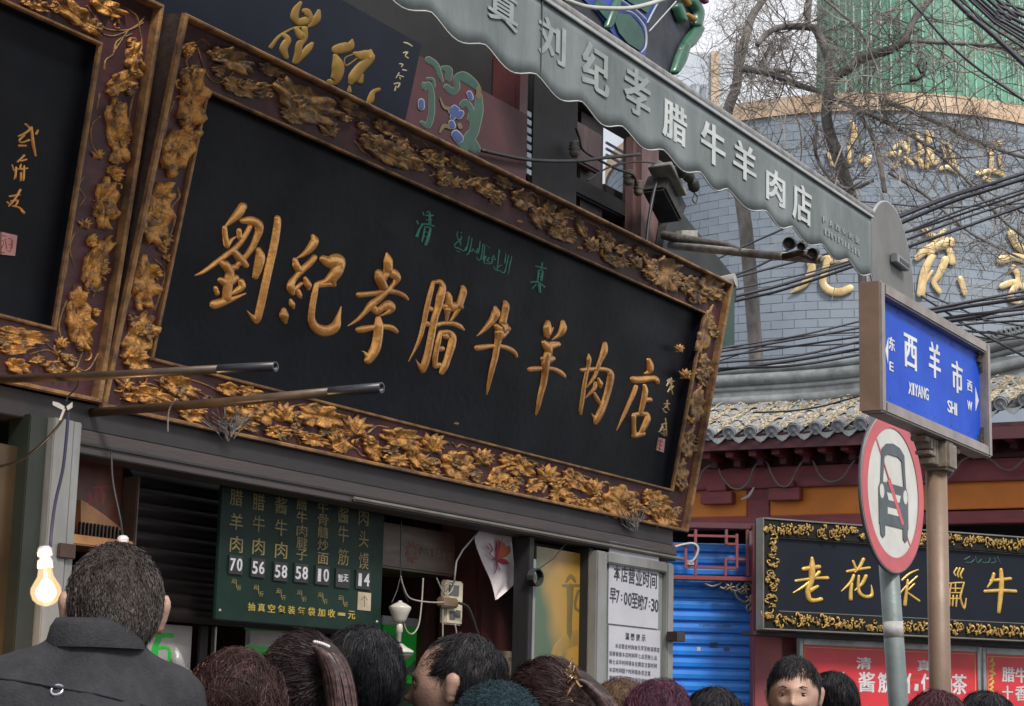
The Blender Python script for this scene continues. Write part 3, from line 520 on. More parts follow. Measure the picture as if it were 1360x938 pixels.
# wooden plaque box under the lintel
wb = thing('hanging_box', 'brown wooden box sign hanging under the lintel beside the menu board', 'box sign', FP.M)
BW = mat('brown_varnish', (.085, .042, .022, 1), .4, 0, (.045, .022, .014, 1), 5, 4, stretch=(1, 5, 1))
a0, b0 = P(497, 752, -.22); a1, b1 = P(607, 684, -.22); lbox(wb, 'box_body', BW, a0, a1, b0, 2.16, -.5, -.22, .008)
mb = MB(); 
for k in range(9): brush(mb, FP, [(547+9*math.cos(k*.7), 733+14*math.sin(k*.7), 3), (547+5*math.cos(k*.7+.6), 733+8*math.sin(k*.7+.6), 3)], -.22, .1, .003, 4, 3)
mb.obj('emblem', mat('dim_red_print', (.12, .03, .02, 1), .5), wb)
mb = MB(); 
for i, ch_ in enumerate('西安清真老店'): char_at(mb, FP, ch_, 561+i*7, 731+i*1.6, 6, 11, -.22, .002, .01)
mb.obj('box_lettering', mat('dim_brown_print', (.13, .08, .05, 1), .5), wb, kind='stuff')
# ---------------- roller shutter half drawn up
rs = thing('roller_shutter', 'dark brown slatted roller shutter half raised inside the shop', 'shutter', FP.M)
SLAT = mat('dark_slat', (.026, .019, .018, 1), .5, .2, (.014, .010, .010, 1), 3, 4, stretch=(.5, 4, 1))
sa0, sa1 = P(168, 700, -.3)[0], P(500, 700, -.3)[0]
for k in range(10):
    z = 2.2-.045*k
    mb = MB(); n = 8
    for j in range(n+1): pass
    pts = [(z-.047*j/6, -.3+.012*math.sin(math.pi*j/6)) for j in range(7)]
    mb.add([(a, zz, cc) for zz, cc in pts for a in (sa0, sa1)], [(2*j, 2*j+2, 2*j+3, 2*j+1) for j in range(6)])
    mb.obj('slat', SLAT, rs, True)
lbox(rs, 'guide_rail', LINTD, sa0-.03, sa0, 0, 2.16, -.34, -.26)
# ---------------- food case at the left, its light put into brighter amber colours
dc = thing('display_case', 'small lit glass display case with red lettering at the left of the counter', 'display case', FP.M)
ca0, ca1 = P(104, 700, -.2)[0], P(166, 700, -.2)[0]
AMB = mat('lit_amber_board', (.62, .30, .09, 1), .35, .1, (.34, .13, .05, 1), 5, 4)
zb = P(135, 716, -.2)[1]; zt = P(135, 668, -.2)[1]
lbox(dc, 'case_back', mat('case_maroon', (.20, .065, .035, 1), .4, 0, (.09, .025, .018, 1), 6), ca0-.1, ca1, zb, zb+.36, -.24, -.22)
lbox(dc, 'case_base', AMB, ca0-.1, ca1, zb-.03, zb, -.34, -.16, .004); lbox(dc, 'case_post', mat('case_edge', (.09, .05, .035, 1), .5), ca1, ca1+.012, zb-.6, 2.16, -.34, -.16)
mb = MB(); mb.poly([P(104,664,-.21), P(112,668,-.21), P(135,684,-.21), P(160,704,-.21), P(104,708,-.21)][::-1], -.22, -.20); mb.obj('amber_hood', AMB, dc)
for k in range(11):
    x = 108+k*5; a_, z_ = P(x, 697, -.18); lbox(dc, 'bottle', mat('dark_bottle', (.03, .015, .01, 1), .2), a_-.004, a_+.004, zb+.001, zb+.04, -.19, -.18, .002)
mb = MB()
for s_ in [[(118,655,2),(121,663,3),(119,671,2)],[(128,652,2),(127,660,2.5),(128,668,2)],[(134,650,2),(138,658,3),(136,668,2)],[(123,648,2),(141,646,2)],[(118,611,8),(130,612,5)],[(124,608,8),(127,600,5)]]: brush(mb, FP, s_, -.16, .1, .003, 4, 3)
mb.obj('red_lettering', mat('signal_red', (.45, .02, .02, 1), .5), dc, kind='stuff')
# ================================================================ MENU BOARD
mbd = thing('menu_board', 'dark green price board with yellow dish names and white price plates', 'menu board', FP.M)
MG = mat('green_board', (.008, .024, .017, 1), .5, 0, (.005, .014, .011, 1), 3, 3, bump=.05, spec=.15)
CM = -.13
ma0, mz0 = P(285, 823, CM); ma1, _ = P(506, 823, CM); lbox(mbd, 'board', MG, ma0, ma1, mz0, 2.20, CM-.012, CM, .003)
YL = mat('dull_yellow_lettering', (.25, .19, .065, 1), .55, 0, (.13, .10, .045, 1), 20); WH = mat('price_white', (.50, .50, .52, 1), .5); BK = mat('price_plate_black', (.012, .012, .014, 1), .5)
cols = [(313.5, '腊羊肉', (661, 693, 723), 17, '70', 750, 749), (343, '腊牛肉', (667, 696, 726), 16, '56', 754, 783), (373, '酱牛肉', (671.5, 701, 731), 16, '58', 759, 788), (400.5, '腊牛肉腱子', (670, 687, 705, 721, 737), 14, '58', 761, 790),
        (428.5, '牛骨髓炒面', (674, 690.5, 707, 724, 742), 14, '10', 764, 793), (455.5, '酱牛筋', (684, 709.5, 740), 14, '暂无', 768, 794), (482.5, '肉头馍', (687, 716, 745), 13, '14', 770, None)]
for x, s_, ys, wd, pr, yp, yu in cols:
    mb = MB(); hh = 22 if len(s_) == 3 else 15
    for ch_, y in zip(s_, ys): char_at(mb, FP, ch_, x, y, wd, hh, CM, .002, .0)
    mb.obj('dish_name', YL, mbd, kind='stuff')
    pbox(FP, mbd, 'price_plate', BK, x-10, yp-11, x+10, yp+12, CM+.006, .005, .001)
    mb = MB()
    if len(pr) == 2 and pr != '暂无':
        char_at(mb, FP, pr[0], x-4.5, yp, 7, 17, CM+.006, .001, .03); char_at(mb, FP, pr[1], x+4.5, yp+.4, 7, 17, CM+.006, .001, .03)
    else:
        char_at(mb, FP, '暂', x-3.5, yp, 6.5, 10, CM+.006, .001, .02); char_at(mb, FP, '无', x+3.5, yp, 6.5, 10, CM+.006, .001, .02)
    mb.obj('price', WH, mbd, kind='stuff')
    if x < 470:
        mb = MB(); yy = yp+25 if x < 340 else yp+29
        char_at(mb, FP, '元', x-4, yy-3, 5, 6, CM, .002); brush(mb, FP, [(x, yy-5, .8), (x+1, yy+6, .8)], CM, .1, .002, 2, 1); char_at(mb, FP, '斤', x+4, yy+6, 5, 7, CM, .002)
        mb.obj('unit_mark', YL, mbd, kind='stuff')
mb = MB()
for i, ch_ in enumerate('抽真空包装每袋加收一元'): char_at(mb, FP, ch_, 333.5+i*13.3, 806+i*1.1, 9.5, 4 if ch_ == '一' else 11, CM, .002, .01)
mb.obj('footer_lettering', mat('bright_yellow_lettering', (.36, .27, .05, 1), .5), mbd, kind='stuff')
pbox(FP, mbd, 'paper_sticker', mat('cream_paper', (.42, .34, .24, 1), .6), 475, 788, 493, 810, CM+.002, .002, 0)
mb = MB(); brush(mb, FP, [(484, 792, .8), (484, 806, .8)], CM+.002, .1, .001, 2, 1); brush(mb, FP, [(480, 797, .8), (484, 792, .8), (488, 797, .8)], CM+.002, .1, .001, 2, 2); mb.obj('arrow', INK, mbd)
for x, y in ((292, 811), (500.5, 826)):
    a_, z_ = P(x, y, CM); MB().lathe([(0, .005), (.004, .004), (.006, 0)], 10, Matrix.Translation((a_, z_, CM))).obj('bolt', GREYM, mbd, True)
# ================================================================ green counter signs, inside
GREEN = mat('lit_sign_green', (.015, .48, .04, 1), .4, 0, (.012, .36, .035, 1), 5); PINKW = mat('milky_sign', (.40, .37, .37, 1), .4, 0, (.26, .24, .24, 1), 4)  # green raised so its colour stands for the signs being lit
def gsign(label, x0, y0, x1, y1, base, strokes, sm, c=-.36):
    r = thing('counter_sign', label, 'sign', FP.M); pbox(FP, r, 'sign_board', base, x0, y0, x1, y1, c, .02, .002)
    if strokes:
        mb = MB()
        for s_ in strokes: brush(mb, FP, s_, c, .02, .002, 2, 3, True)
        mb.obj('sign_symbol', sm, r, kind='stuff')
gsign('milky counter sign with a big green character beside the grey haired man in front', 190, 832, 256, 960, PINKW, [[(200,843,7),(228,844,7)],[(212,846,8),(206,860,8),(197,890,7)],[(204,862,5),(224,862,5),(224,884,5)],[(208,864,5),(208,884,5)],[(206,884,5),(222,884,4)]], GREEN)
gsign('green and milky counter sign under the left end of the menu board', 326, 828, 432, 960, PINKW, [[(328,833,8),(392,835,8)],[(330,862,12),(360,866,12)],[(396,850,6),(396,900,6)]], GREEN)
gsign('bright green counter sign behind the porcelain lamp', 506, 826, 557, 907, GREEN, [[(510,845,10),(518,848,10)],[(536,895,9),(547,888,9),(551,880,5)]], mat('sign_grey', (.09, .10, .10, 1), .5), -.5)
gsign('dark green lower counter board beneath the bright green one', 506, 908, 560, 1000, mat('deep_green', (.02, .05, .03, 1), .5), [[(540,930,5),(548,918,4),(552,930,4)]], mat('maroon_print', (.10, .03, .02, 1), .5), -.5)
gp = thing('glass_partition', 'grey framed glass partition above the counter behind the customers', 'partition', FP.M)
pbox(FP, gp, 'partition_rail', GREYM, 508, 822, 556, 829, -.34, .02, .003); pbox(FP, gp, 'partition_post', mat('chrome_post', (.4, .4, .4, 1), .2, .8), 279, 832, 289, 980, -.34, .02, .003)
pbox(FP, gp, 'dark_mullion', BLKW, 258, 832, 278, 980, -.345, .01, .003)
bag = thing('plastic_bag', 'clear plastic bag hanging by the milky counter sign', 'bag', FP.M)
mb = MB(); brush(mb, FP, [(234,862,4),(235,872,10),(237,884,14),(250,895,10)], -.33, .5, .04, 6, 4); mb.obj('bag_body', mat('clear_bag', (.32, .32, .32, 1), .2, 0, None, 30, bump=.6), bag, True)
mb = MB(); brush(mb, FP, [(206,888,16),(208,900,20)], -.34, .5, .04, 6, 4); brush(mb, FP, [(225,905,26),(245,900,22)], -.34, .5, .05, 6, 4); mb.obj('bag_body', MC['clear_bag'], bag, True)
idc = thing('identity_card', 'cream card with a dark green portrait bust on the red column', 'card', FP.M)
pbox(FP, idc, 'card_sheet', mat('cream_card', (.36, .29, .19, 1), .6), 653, 866, 690, 904, -.2, .004, 0); pbox(FP, idc, 'card_sheet', MC['cream_card'], 653, 906, 692, 960, -.2, .004, 0)
mb = MB(); brush(mb, FP, [(666,877,7),(666,879,7)], -.2, .02, .001, 4, 2); brush(mb, FP, [(661,890,4),(666,885,8),(672,890,4)], -.2, .02, .001, 4, 3); brush(mb, FP, [(661,890,4),(672,890,4)], -.2, .02, .001, 4, 2); mb.obj('portrait_print', mat('bust_green', (.01, .06, .035, 1), .6), idc)
mb = MB(); char_at(mb, FP, '荣', 677, 876, 5, 6, -.2, .001); char_at(mb, FP, '誉', 683, 877, 5, 6, -.2, .001); mb.obj('card_lettering', INK2, idc, kind='stuff')
# ================================================================ POLES, BULBS
BAM = mat('brown_pole', (.10, .065, .04, 1), .4, .2, (.045, .03, .022, 1), 12, 4, stretch=(.3, 1, 1), bump=.1)
TAPE = mat('black_tape', (.018, .018, .022, 1), .35)
def pole(label, pa, pb, r):
    t = thing('pole', label, 'pole'); mb = MB(); d = (pb-pa); mb.tube([pa, pa+d*.5+Vector((0, 0, -.003)), pa+d*.86], r, 12); mb.obj('pole_shaft', BAM, t, True)
    mb = MB(); q0 = pa+d*.84; L = (pb-q0)
    n = 12; D = d.normalized(); a = D.orthogonal().normalized(); b = D.cross(a); rings = []
    prof = [(0, r*1.08), (1, r*1.08), (1, r*.72), (.6, r*.7)]
    vs = [q0+L*t_+(a*math.cos(k*6.2832/n)+b*math.sin(k*6.2832/n))*rr_ for t_, rr_ in prof for k in range(n)]
    mb.add(vs, [(i*n+k, i*n+(k+1) % n, (i+1)*n+(k+1) % n, (i+1)*n+k) for i in range(3) for k in range(n)]); mb.obj('taped_end', TAPE, t, True)
    mb = MB(); mb.add([pb+(a*math.cos(k*6.2832/n)+b*math.sin(k*6.2832/n))*rr_*r for rr_ in (1.12, .85) for k in range(n)], [(k, (k+1) % n, n+(k+1) % n, n+k) for k in range(n)]); mb.obj('cut_rim', GREYM, t)
pA = at(-60, 506, 4.80); pB = at(366, 487, 4.28)
pole('upper taped brown pole jutting out across the corner of both plaques', pA, pB, .0105)
pC = at(112, 549, 5.2); pD = at(507, 515, 4.70)
pole('lower taped brown pole jutting out in front of the big plaque', pC, pD, .0125)
def wire(label, pts, r, m=CORDD, cat='cable', name='cable', group=None, seg=6):
    mb = MB(); mb.tube([Vector(q) for q in crom([tuple(at(*p)) for p in pts], 6)], r, seg); o = mb.obj(name, m, None, True); tag(o, label, cat, group); return o
NAVY = mat('navy_cable', (.02, .02, .055, 1), .4)
wire('bent wire hook over the upper brown pole above the bulb', [(101,494,4.60),(104,500,4.59),(103,512,4.6),(97,520,4.6),(90,527,4.6),(88,534,4.6)], .0022, name='wire_hook', cat='hook')
wire('thin wire twisted round the lower brown pole', [(236,530,4.98),(228,538,4.99),(224,548,5.0),(223,562,5.0),(223,574,5.0)], .0025, DUST)
wire('navy cable dropping from the ribbon down to the glowing bulb', [(91,540,4.6),(90,560,4.6),(84,620,4.6),(74,665,4.6),(69,700,4.6),(67,727,4.6)], .0045, NAVY)
wire('black cable sagging away left from the ribbon', [(90,538,4.6),(80,562,4.62),(55,590,4.65),(25,612,4.7),(-10,622,4.75)], .0035)
rb = thing('ribbon', 'white ribbon tied at the top of the bulb cable', 'ribbon')
mb = MB(); 
for q in ([(70,533),(78,535),(86,540),(84,545),(70,538)], [(88,540),(96,534),(96,541),(90,545)], [(84,543),(87,543),(81,558),(78,558)]):
    p = [at(x, y, 4.59) for x, y in q]; p2 = [at(x, y, 4.6)+Vector((0, .004, 0)) for x, y in q]; k = len(q)
    mb.add(p+p2, [tuple(range(k)), tuple(range(2*k-1, k-1, -1))]+[(i, k+i, k+(i+1) % k, (i+1) % k) for i in range(k)])
mb.obj('ribbon_tail', mat('white_ribbon', (.5, .48, .47, 1), .6), rb)
PLW = mat('white_bakelite', (.55, .52, .55, 1), .4, 0, (.45, .43, .46, 1), 12)
bp = at(61, 783, 4.6); kx = 4.6/FOC
def prof(L): return [(r*kx, z*kx) for r, z in L]
bulb = thing('light_bulb', 'glowing clear bulb hanging in a white socket at the left post', 'light bulb', Matrix.Translation(bp) @ Matrix.Rotation(-.1, 4, 'Y'))
MB().lathe(prof([(0, 58), (7, 57), (9.5, 54), (10, 45), (8, 43), (8.5, 40), (10.5, 38), (10, 28), (0, 28)]), 24).obj('socket', PLW, bulb, True)
GL = mat('bulb_glass', (.9, .85, .75, 1), .04, 0, None, trans=1)
GB = GL.node_tree.nodes['Principled BSDF']; GB.inputs['IOR'].default_value = 1.05; GB.inputs['Emission Color'].default_value = (1, .66, .36, 1); GB.inputs['Emission Strength'].default_value = .42
MB().lathe(prof([(9.5, 30), (9.5, 24), (11, 17), (16, 9), (20, 2), (20.5, -4), (18, -13), (12, -19), (5, -22), (0, -22.5)]), 32).obj('glass_bulb', GL, bulb, True)
FIL = mat('glowing_filament', (1, .80, .52, 1), .5, emit=3.2)
MB().lathe(prof([(0, 16), (3, 15), (7, 10), (11.5, 4), (14.2, -2), (14, -6), (11.5, -12), (7, -15.5), (3, -17), (0, -17.2)]), 20).obj('glowing_core', FIL, bulb, True)
mb = MB(); mb.tube([(0, 0, 28*kx), (0, 0, 10*kx)], 3*kx, 8); mb.obj('glass_stem', PLW, bulb, True)
ld = bpy.data.lights.new('bulb_light', 'POINT'); ld.energy = 13; ld.color = (1, .62, .30); ld.shadow_soft_size = .035
lo_ = bpy.data.objects.new('bulb_light', ld); sc.collection.objects.link(lo_); lo_.parent = bulb; lo_.location = (0, -.06, -.02)
b2 = thing('bulb_socket', 'white bulb socket hanging just above the head of the man in front', 'light socket', Matrix.Translation(at(163, 722, 4.9)))
MB().lathe(prof([(0, 12), (5, 11), (8, 8), (8, 0), (7, -1), (9, -4), (9, -16), (0, -16)]), 20).obj('socket', PLW, b2, True)
wire('thin dark cable above the second white bulb socket', [(163,714,4.9),(160,690,4.95),(150,640,5.0),(148,600,5.05)], .003)
# ================================================================ OLD NAVY SIGN ABOVE, PAINTED BEAM, UPPER LOGGIA
SC = Plane(SG.w(0, 1.14, 0)+FP.n*(-.26)+Vector((0, 0, -.05)), 31.1, 12)
NAVYP = mat('navy_lacquer', (.009, .012, .024, 1), .6, 0, (.008, .010, .020, 1), 3, spec=.25)
osn = thing('old_sign', 'old navy sign with cropped yellow characters above the big plaque', 'shop sign', SC.M)
ea, eb = SC.uv(561, 60); _, et = SC.uv(461, 0)
oa1 = SC.uv(550, 110)[0]; obt = SC.uv(562, 60)[1]
lbox(osn, 'sign_board', NAVYP, oa1-2.6, oa1, -.3, obt, -.03, 0, .004)
OG = mat('flat_gold_paint', (.25, .15, .02, 1), .6, .1, (.17, .09, .012, 1), 12)
OC = K(340,0,6.182,[[(365,25,30),(330,80,60),(315,140,70),(340,180,60),(400,175,70),(440,150,60),(420,100,60),(395,90,40)],[(515,95,34),(500,150,66),(470,190,60),(440,215,30)],[(430,225,10),(330,225,14),(250,260,18),(180,310,26),(120,390,36)],
 [(230,290,40),(260,330,60),(225,400,70),(245,470,50)],[(330,240,40),(370,300,80),(390,290,60)],[(400,240,50),(400,310,50),(355,370,60),(345,440,60),(320,510,50)],[(460,360,30),(430,400,60),(380,460,50),(330,520,30)],
 [(790,330,20),(770,380,80),(700,400,90),(660,410,80)],[(650,460,40),(670,530,100),(670,600,100),(640,670,80),(600,670,40)],[(810,440,30),(870,460,90),(930,460,90),(920,500,80),(850,570,90),(800,640,90),(780,680,50)],[(940,420,30),(955,480,40)],[(860,620,50),(855,670,50)],[(800,445,10),(730,480,10),(740,540,12),(830,480,10)],[(770,700,12),(765,750,40)],
 [(1010,735,30),(960,760,40),(940,820,60),(920,850,40)]])
for grp in (OC[:7], OC[7:14], OC[14:]):
    mb = MB()
    for s_ in grp: brush(mb, SC, s_, 0, .12, .012, 6, 4)
    mb.obj('yellow_character', OG, osn, True)
mb = MB()
for s_ in K(340,0,6.182,[[(1215,350,10),(1245,358,14),(1282,380,10)],[(1212,435,12),(1245,430,14),(1225,460,10),(1250,478,10)],[(1180,525,10),(1205,530,10),(1195,550,8)],[(1205,575,12),(1235,580,10)],[(1175,600,10),(1150,640,8)],[(1170,620,12),(1210,632,10)],[(1185,650,10),(1180,640,10)],[(1135,690,12),(1180,685,14),(1165,720,12)],[(1150,710,10),(1140,745,14)]]): brush(mb, SC, s_, 0, .15, .006, 4, 3)
mb.obj('date_lettering', mat('pale_yellow', (.42, .36, .18, 1), .5), osn, True)
# painted crimson beam
PB = Plane(FP.w(0, 0, -.12), 31.1)
pbm = thing('painted_beam', 'crimson beam painted with green and blue scrolls behind the plaque', 'beam', PB.M)
ba0 = PB.uv(520, 150)[0]; ba1 = PB.uv(700, 200)[0]; bz0 = PB.uv(600, 300)[1]; bz1 = PB.uv(545, 66)[1]
lbox(pbm, 'beam_face', mat('crimson_paint', (.06, .014, .018, 1), .7, 0, (.038, .012, .016, 1), 5, 4), ba0-.6, ba1, bz0, bz1, -.2, 0, .005)
def paint(sts, m, name, c=.0): 
    mb = MB()
    for s_ in sts: brush(mb, PB, s_, c, .02, .0012, 3, 5)
    mb.obj(name, m, pbm)
PT = K(540,70,7.2,[[(165,300,30),(170,345,30),(205,300,40),(235,370,50),(240,480,54),(235,600,54),(200,700,50),(145,670,30)],[(200,250,20),(250,260,24),(262,320,20)],[(210,70,60),(280,120,50),(320,220,40),(340,270,20)],[(350,150,40),(400,170,70),(400,250,50)],[(380,330,50),(430,370,60),(480,340,50),(480,250,60),(540,230,90),(620,280,80),(670,330,60)],
 [(530,500,50),(570,480,60),(620,560,50),(600,640,40)],[(690,420,60),(690,550,80),(660,680,90),(640,760,90),(600,830,110),(660,920,90)],[(500,850,60),(560,900,80)]])
PO = [[(x, y, w_+1.6) for x, y, w_ in s_] for s_ in PT]
LN_ = mat('pale_outline', (.16, .20, .16, 1), .6); GRP = mat('scroll_green', (.025, .07, .05, 1), .6, 0, (.02, .05, .04, 1), 8)
paint(PO, LN_, 'scroll_outline', .001)
for s_ in PT: paint([s_], GRP, 'green_scroll', .0025)
BL = K(540,70,7.2,[[(140,470,50),(142,520,50)],[(430,560,50),(470,540,70),(440,620,40)],[(500,600,60),(520,580,50)],[(430,670,44),(440,700,50)],[(470,780,70),(500,820,80)],[(600,390,40),(615,430,40)]])
paint([[(x, y, w_+2.2) for x, y, w_ in s_] for s_ in BL], mat('pale_blue_outline', (.25, .28, .34, 1), .6), 'blue_outline', .0035); paint(BL, mat('scroll_blue', (.03, .055, .17, 1), .6), 'blue_scroll', .005)
paint(K(540,70,7.2,[[(320,430,10),(360,520,30),(430,540,40)],[(320,760,20),(360,700,40),(420,720,30)],[(690,340,50),(690,420,50)],[(505,690,40),(515,710,44)]]), mat('ochre_scroll', (.12, .085, .045, 1), .6), 'ochre_scroll', .004)
# loggia above the plaque: beams, posts, eave soffit
lg = thing('upper_gallery', 'dark timber gallery of posts and beams between plaque and awning', 'gallery', FP.M)
GB = mat('dark_red_timber', (.05, .02, .02, 1), .55, 0, (.018, .011, .012, 1), 4, 5, stretch=(3, 1, 3), bump=.2)  # darker gallery timber
GBL = mat('pale_red_timber', (.14, .075, .07, 1), .6, 0, (.07, .035, .035, 1), 5, 5, stretch=(3, .6, 3), bump=.2)  # lighter, browner gallery timber
def gb(name, m, x0, x1, y0, y1, c, d, bev=.01):
    ym = (y0+y1)/2; a0 = P(x0, ym, c)[0]; a1 = P(x1, ym, c)[0]; z1 = P((x0+x1)/2, y0, c)[1]; z0 = P((x0+x1)/2, y1, c)[1]; return lbox(lg, name, m, a0, a1, z0, z1, c-d, c, bev)
gb('gallery_post', REDW, 686, 703, 60, 290, -.14, .14, .02)
gb('gallery_wall', BLKW, 706, 768, 60, 330, -.2, .1)
for k in range(8): gb('louvre', mat('pale_louvre', (.42, .46, .52, 1), .5), 700, 706, 148+k*11, 155+k*11, -.16, .02, .001)
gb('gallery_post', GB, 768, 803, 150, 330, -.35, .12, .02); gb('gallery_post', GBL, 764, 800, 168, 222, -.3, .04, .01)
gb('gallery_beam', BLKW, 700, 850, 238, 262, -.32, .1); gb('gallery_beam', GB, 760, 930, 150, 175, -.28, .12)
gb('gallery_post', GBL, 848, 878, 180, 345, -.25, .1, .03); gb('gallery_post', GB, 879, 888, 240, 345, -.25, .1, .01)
gb('gallery_rail', BLKW, 803, 850, 255, 345, -.4, .06); gb('gallery_rail', BLKW, 700, 800, 262, 380, -.42, .06)
for y in (195, 203, 211): gb('louvre', MC['pale_louvre'], 806, 832, y, y+3, -.45, .01, .001)
# ceramic insulators and a meter box clutter
ins = thing('meter_box', 'grimy meter box with dangling leads under the awning', 'meter box', FP.M)
RB = Matrix.Rotation(R(-32), 4, 'Z')
a_, z_ = P(898, 262, -.05); o = MB().box(-.11, .11, -.055, .055, -.12, 0, .01).obj('box_body', mat('grimy_metal', (.045, .043, .04, 1), .6, .3, (.02, .02, .02, 1), 12, bump=.3), ins); o.matrix_world = FP.M @ Matrix.Translation((a_, z_, -.05)) @ RB
a_, z_ = P(897, 238, -.03); o = MB().box(-.1, .1, -.012, .012, -.1, .02, .003).obj('box_lid', mat('pale_flaked_metal', (.26, .25, .22, 1), .6, .2, (.12, .11, .10, 1), 14, bump=.3), ins); o.matrix_world = FP.M @ Matrix.Translation((a_, z_, -.03)) @ RB
for x, y in ((914, 232), (905, 226), (921, 245)):
    a_, z_ = P(x, y, .0); MB().lathe([(0, .03), (.02, .028), (.028, .01), (.028, -.02), (.016, -.035), (0, -.036)], 12, Matrix.Translation((a_, z_, 0)) @ Matrix.Rotation(.6, 4, 'Z') @ RX.to_4x4()).obj('knob', MC['grimy_metal'], ins, True)
for i, (x, y) in enumerate(((763, 198), (848, 250), (835, 236))):
    t = thing('insulator', ['ribbed dusty insulator on the left gallery post', 'lower ribbed insulator on the pale gallery post', 'upper ribbed insulator beside the pale gallery post'][i], 'insulator', FP.M)
    a_, z_ = P(x, y, -.15)
    MB().lathe([(0, .035), (.02, .033), (.024, .025), (.018, .02), (.026, .013), (.018, .008), (.028, 0), (.020, -.006), (.024, -.02), (.014, -.035), (0, -.036)], 14, Matrix.Translation((a_, z_, -.15)) @ RX.to_4x4()).obj('insulator_body', mat('dusty_porcelain', (.16, .14, .11, 1), .5, 0, (.07, .06, .05, 1), 16), t, True)
cable('black cable sagging along the gallery behind the plaque', [(640,200),(700,212),(760,214),(800,210),(850,205)], .008, CORDD, -.1)
cable('thin wire loop hanging from the meter box', [(921,255),(926,262),(924,270),(920,266),(922,258)], .003, CORDD, .0)
cable('tangle of black leads around the insulators', [(765,170),(770,185),(775,200),(800,215),(820,225),(840,232),(846,246)], .006, CORDD, -.12)
cable('thick black lead falling behind the meter box', [(880,225),(870,250),(862,290),(858,330)], .008, CORDD, -.1)
cable('thin lead crossing the gallery from post to meter box', [(780,240),(810,222),(850,215),(900,222)], .004, CORDD, -.1)
# green gabled sheet box at the end of the shop
gx = thing('sheet_metal_gable', 'dark green sheet metal gable end at the right of the plaque', 'gable', FP.M)
GS = mat('green_sheet', (.018, .055, .042, 1), .5, .2, (.012, .04, .03, 1), 4); GSD = mat('dark_sheet', (.022, .026, .026, 1), .6, .1)
mb = MB(); mb.poly([P(880, 400, -.2), P(978, 400, -.2), P(978, 372, -.2), P(905, 281, -.2), P(885, 300, -.2), P(878, 340, -.2)][::-1], -.24, -.2); mb.obj('gable_sheet', GSD, gx)
mb = MB(); mb.poly([P(960, 380, -.18), P(978, 380, -.18), P(978, 458, -.18), P(955, 462, -.18)][::-1], -.5, -.19); mb.obj('side_sheet', GS, gx)
mb = MB(); p1 = P(895, 325, -.15); mb.tube([FP.w(*P(955, 377, .02), .02), FP.w(*P(977, 372, .1), .1)], .033, 16)
pt = tag(mb.obj('pipe_end', mat('grey_pipe', (.33, .33, .31, 1), .5, .1, (.22, .22, .20, 1), 8), None), 'open grey pipe end by the top right corner of the plaque', 'pipe')
# ================================================================ AWNING
AW = Plane(FP.w(0, 0, .8), 31.1)
aw = thing('awning', 'faded grey green awning valance with white shop lettering', 'awning', AW.M)
AWM = mat('faded_awning', (.162, .182, .188, 1), .7, 0, (.085, .103, .105, 1), 2.6, 7, bump=.15, bscale=25, stretch=(2.2, .7, 1), lo=.3, hi=.7)
zt_ = AW.uv(1092, 244)[1]; ze = AW.uv(1156, 282)
ar = AW.uv(1158, 320)[0]; al = -2.2
notch = [(560, 0), (632, 40), (710, 97), (772, 134), (827, 167), (880, 199), (930, 227), (967, 251), (1017, 276), (1052, 301), (1092, 322), (1125, 345), (1158, 362)]
na = [AW.uv(x, y)[0] for x, y in notch]; step = sum(na[k+1]-na[k] for k in range(2, 9))/7
edge = []
aa = [na[2]-step*k for k in range(12, 0, -1)] + na[2:-1] + [ar]
zn = AW.uv(880, 199)[1]
N_ = 10; pts = []
for i in range(len(aa)-1):
    a0, a1 = aa[i], aa[i+1]
    for k in range(N_): t = k/N_; pts.append((a0+(a1-a0)*t, zn-.036*(.5-.5*math.cos(2*math.pi*t))**.75))
pts.append((ar, zn-.05))
vs = []; nr = 7
for i, (a, zb_) in enumerate(pts):
    for j in range(nr): t = j/(nr-1); z = zb_+(zt_-zb_)*t; vs.append((a, z, .0022*math.sin(a*7.1)*(1-t)+.0014*math.sin(a*19+1)*(1-t)))
fs = [(i*nr+j, (i+1)*nr+j, (i+1)*nr+j+1, i*nr+j+1) for i in range(len(pts)-1) for j in range(nr-1)]
mb = MB(); mb.add(vs, fs); vo = mb.obj('valance', AWM, aw, True); so = vo.modifiers.new('s', 'SOLIDIFY'); so.thickness = .003; so.offset = -1
lbox(aw, 'hem', mat('valance_hem', (.34, .36, .36, 1), .6), al-1.3, ar, zt_-.012, zt_+.004, .004, .012, .002)
mb = MB(); mb.tube([(al-1.3, zt_+.012, -.01), (ar+.004, zt_+.012, -.01)], .024, 12); mb.obj('front_tube', mat('grey_rail', (.30, .29, .28, 1), .5, .3, (.13, .12, .115, 1), 20, 4, bump=.2), aw, True)
mb = MB(); mb.tube([(p[0], p[1]-.001, .002+.0022*math.sin(p[0]*7.1)+.0014*math.sin(p[0]*19+1)) for p in pts], .0025, 4); mb.obj('piping', mat('pale_piping', (.46, .48, .47, 1), .6), aw, True)
lbox(aw, 'seam', mat('seam_dark', (.05, .06, .055, 1), .7), AW.uv(718, 40)[0]-.003, AW.uv(718, 40)[0]+.003, zn+.002, zt_-.012, .0032, .0055, 0)
lbox(aw, 'awning_sheet', mat('awning_underside', (.035, .04, .04, 1), .8), al-1.3, P(880, 200, .5)[0]+.3, zt_-.03, zt_-.022, -.32, -.04, 0)
LET = mat('white_awning_letter', (.48, .50, .50, 1), .6, 0, (.33, .36, .355, 1), 9, 5); LETF = mat('faded_awning_letter', (.26, .285, .285, 1), .6, 0, (.18, .205, .205, 1), 8, 5)
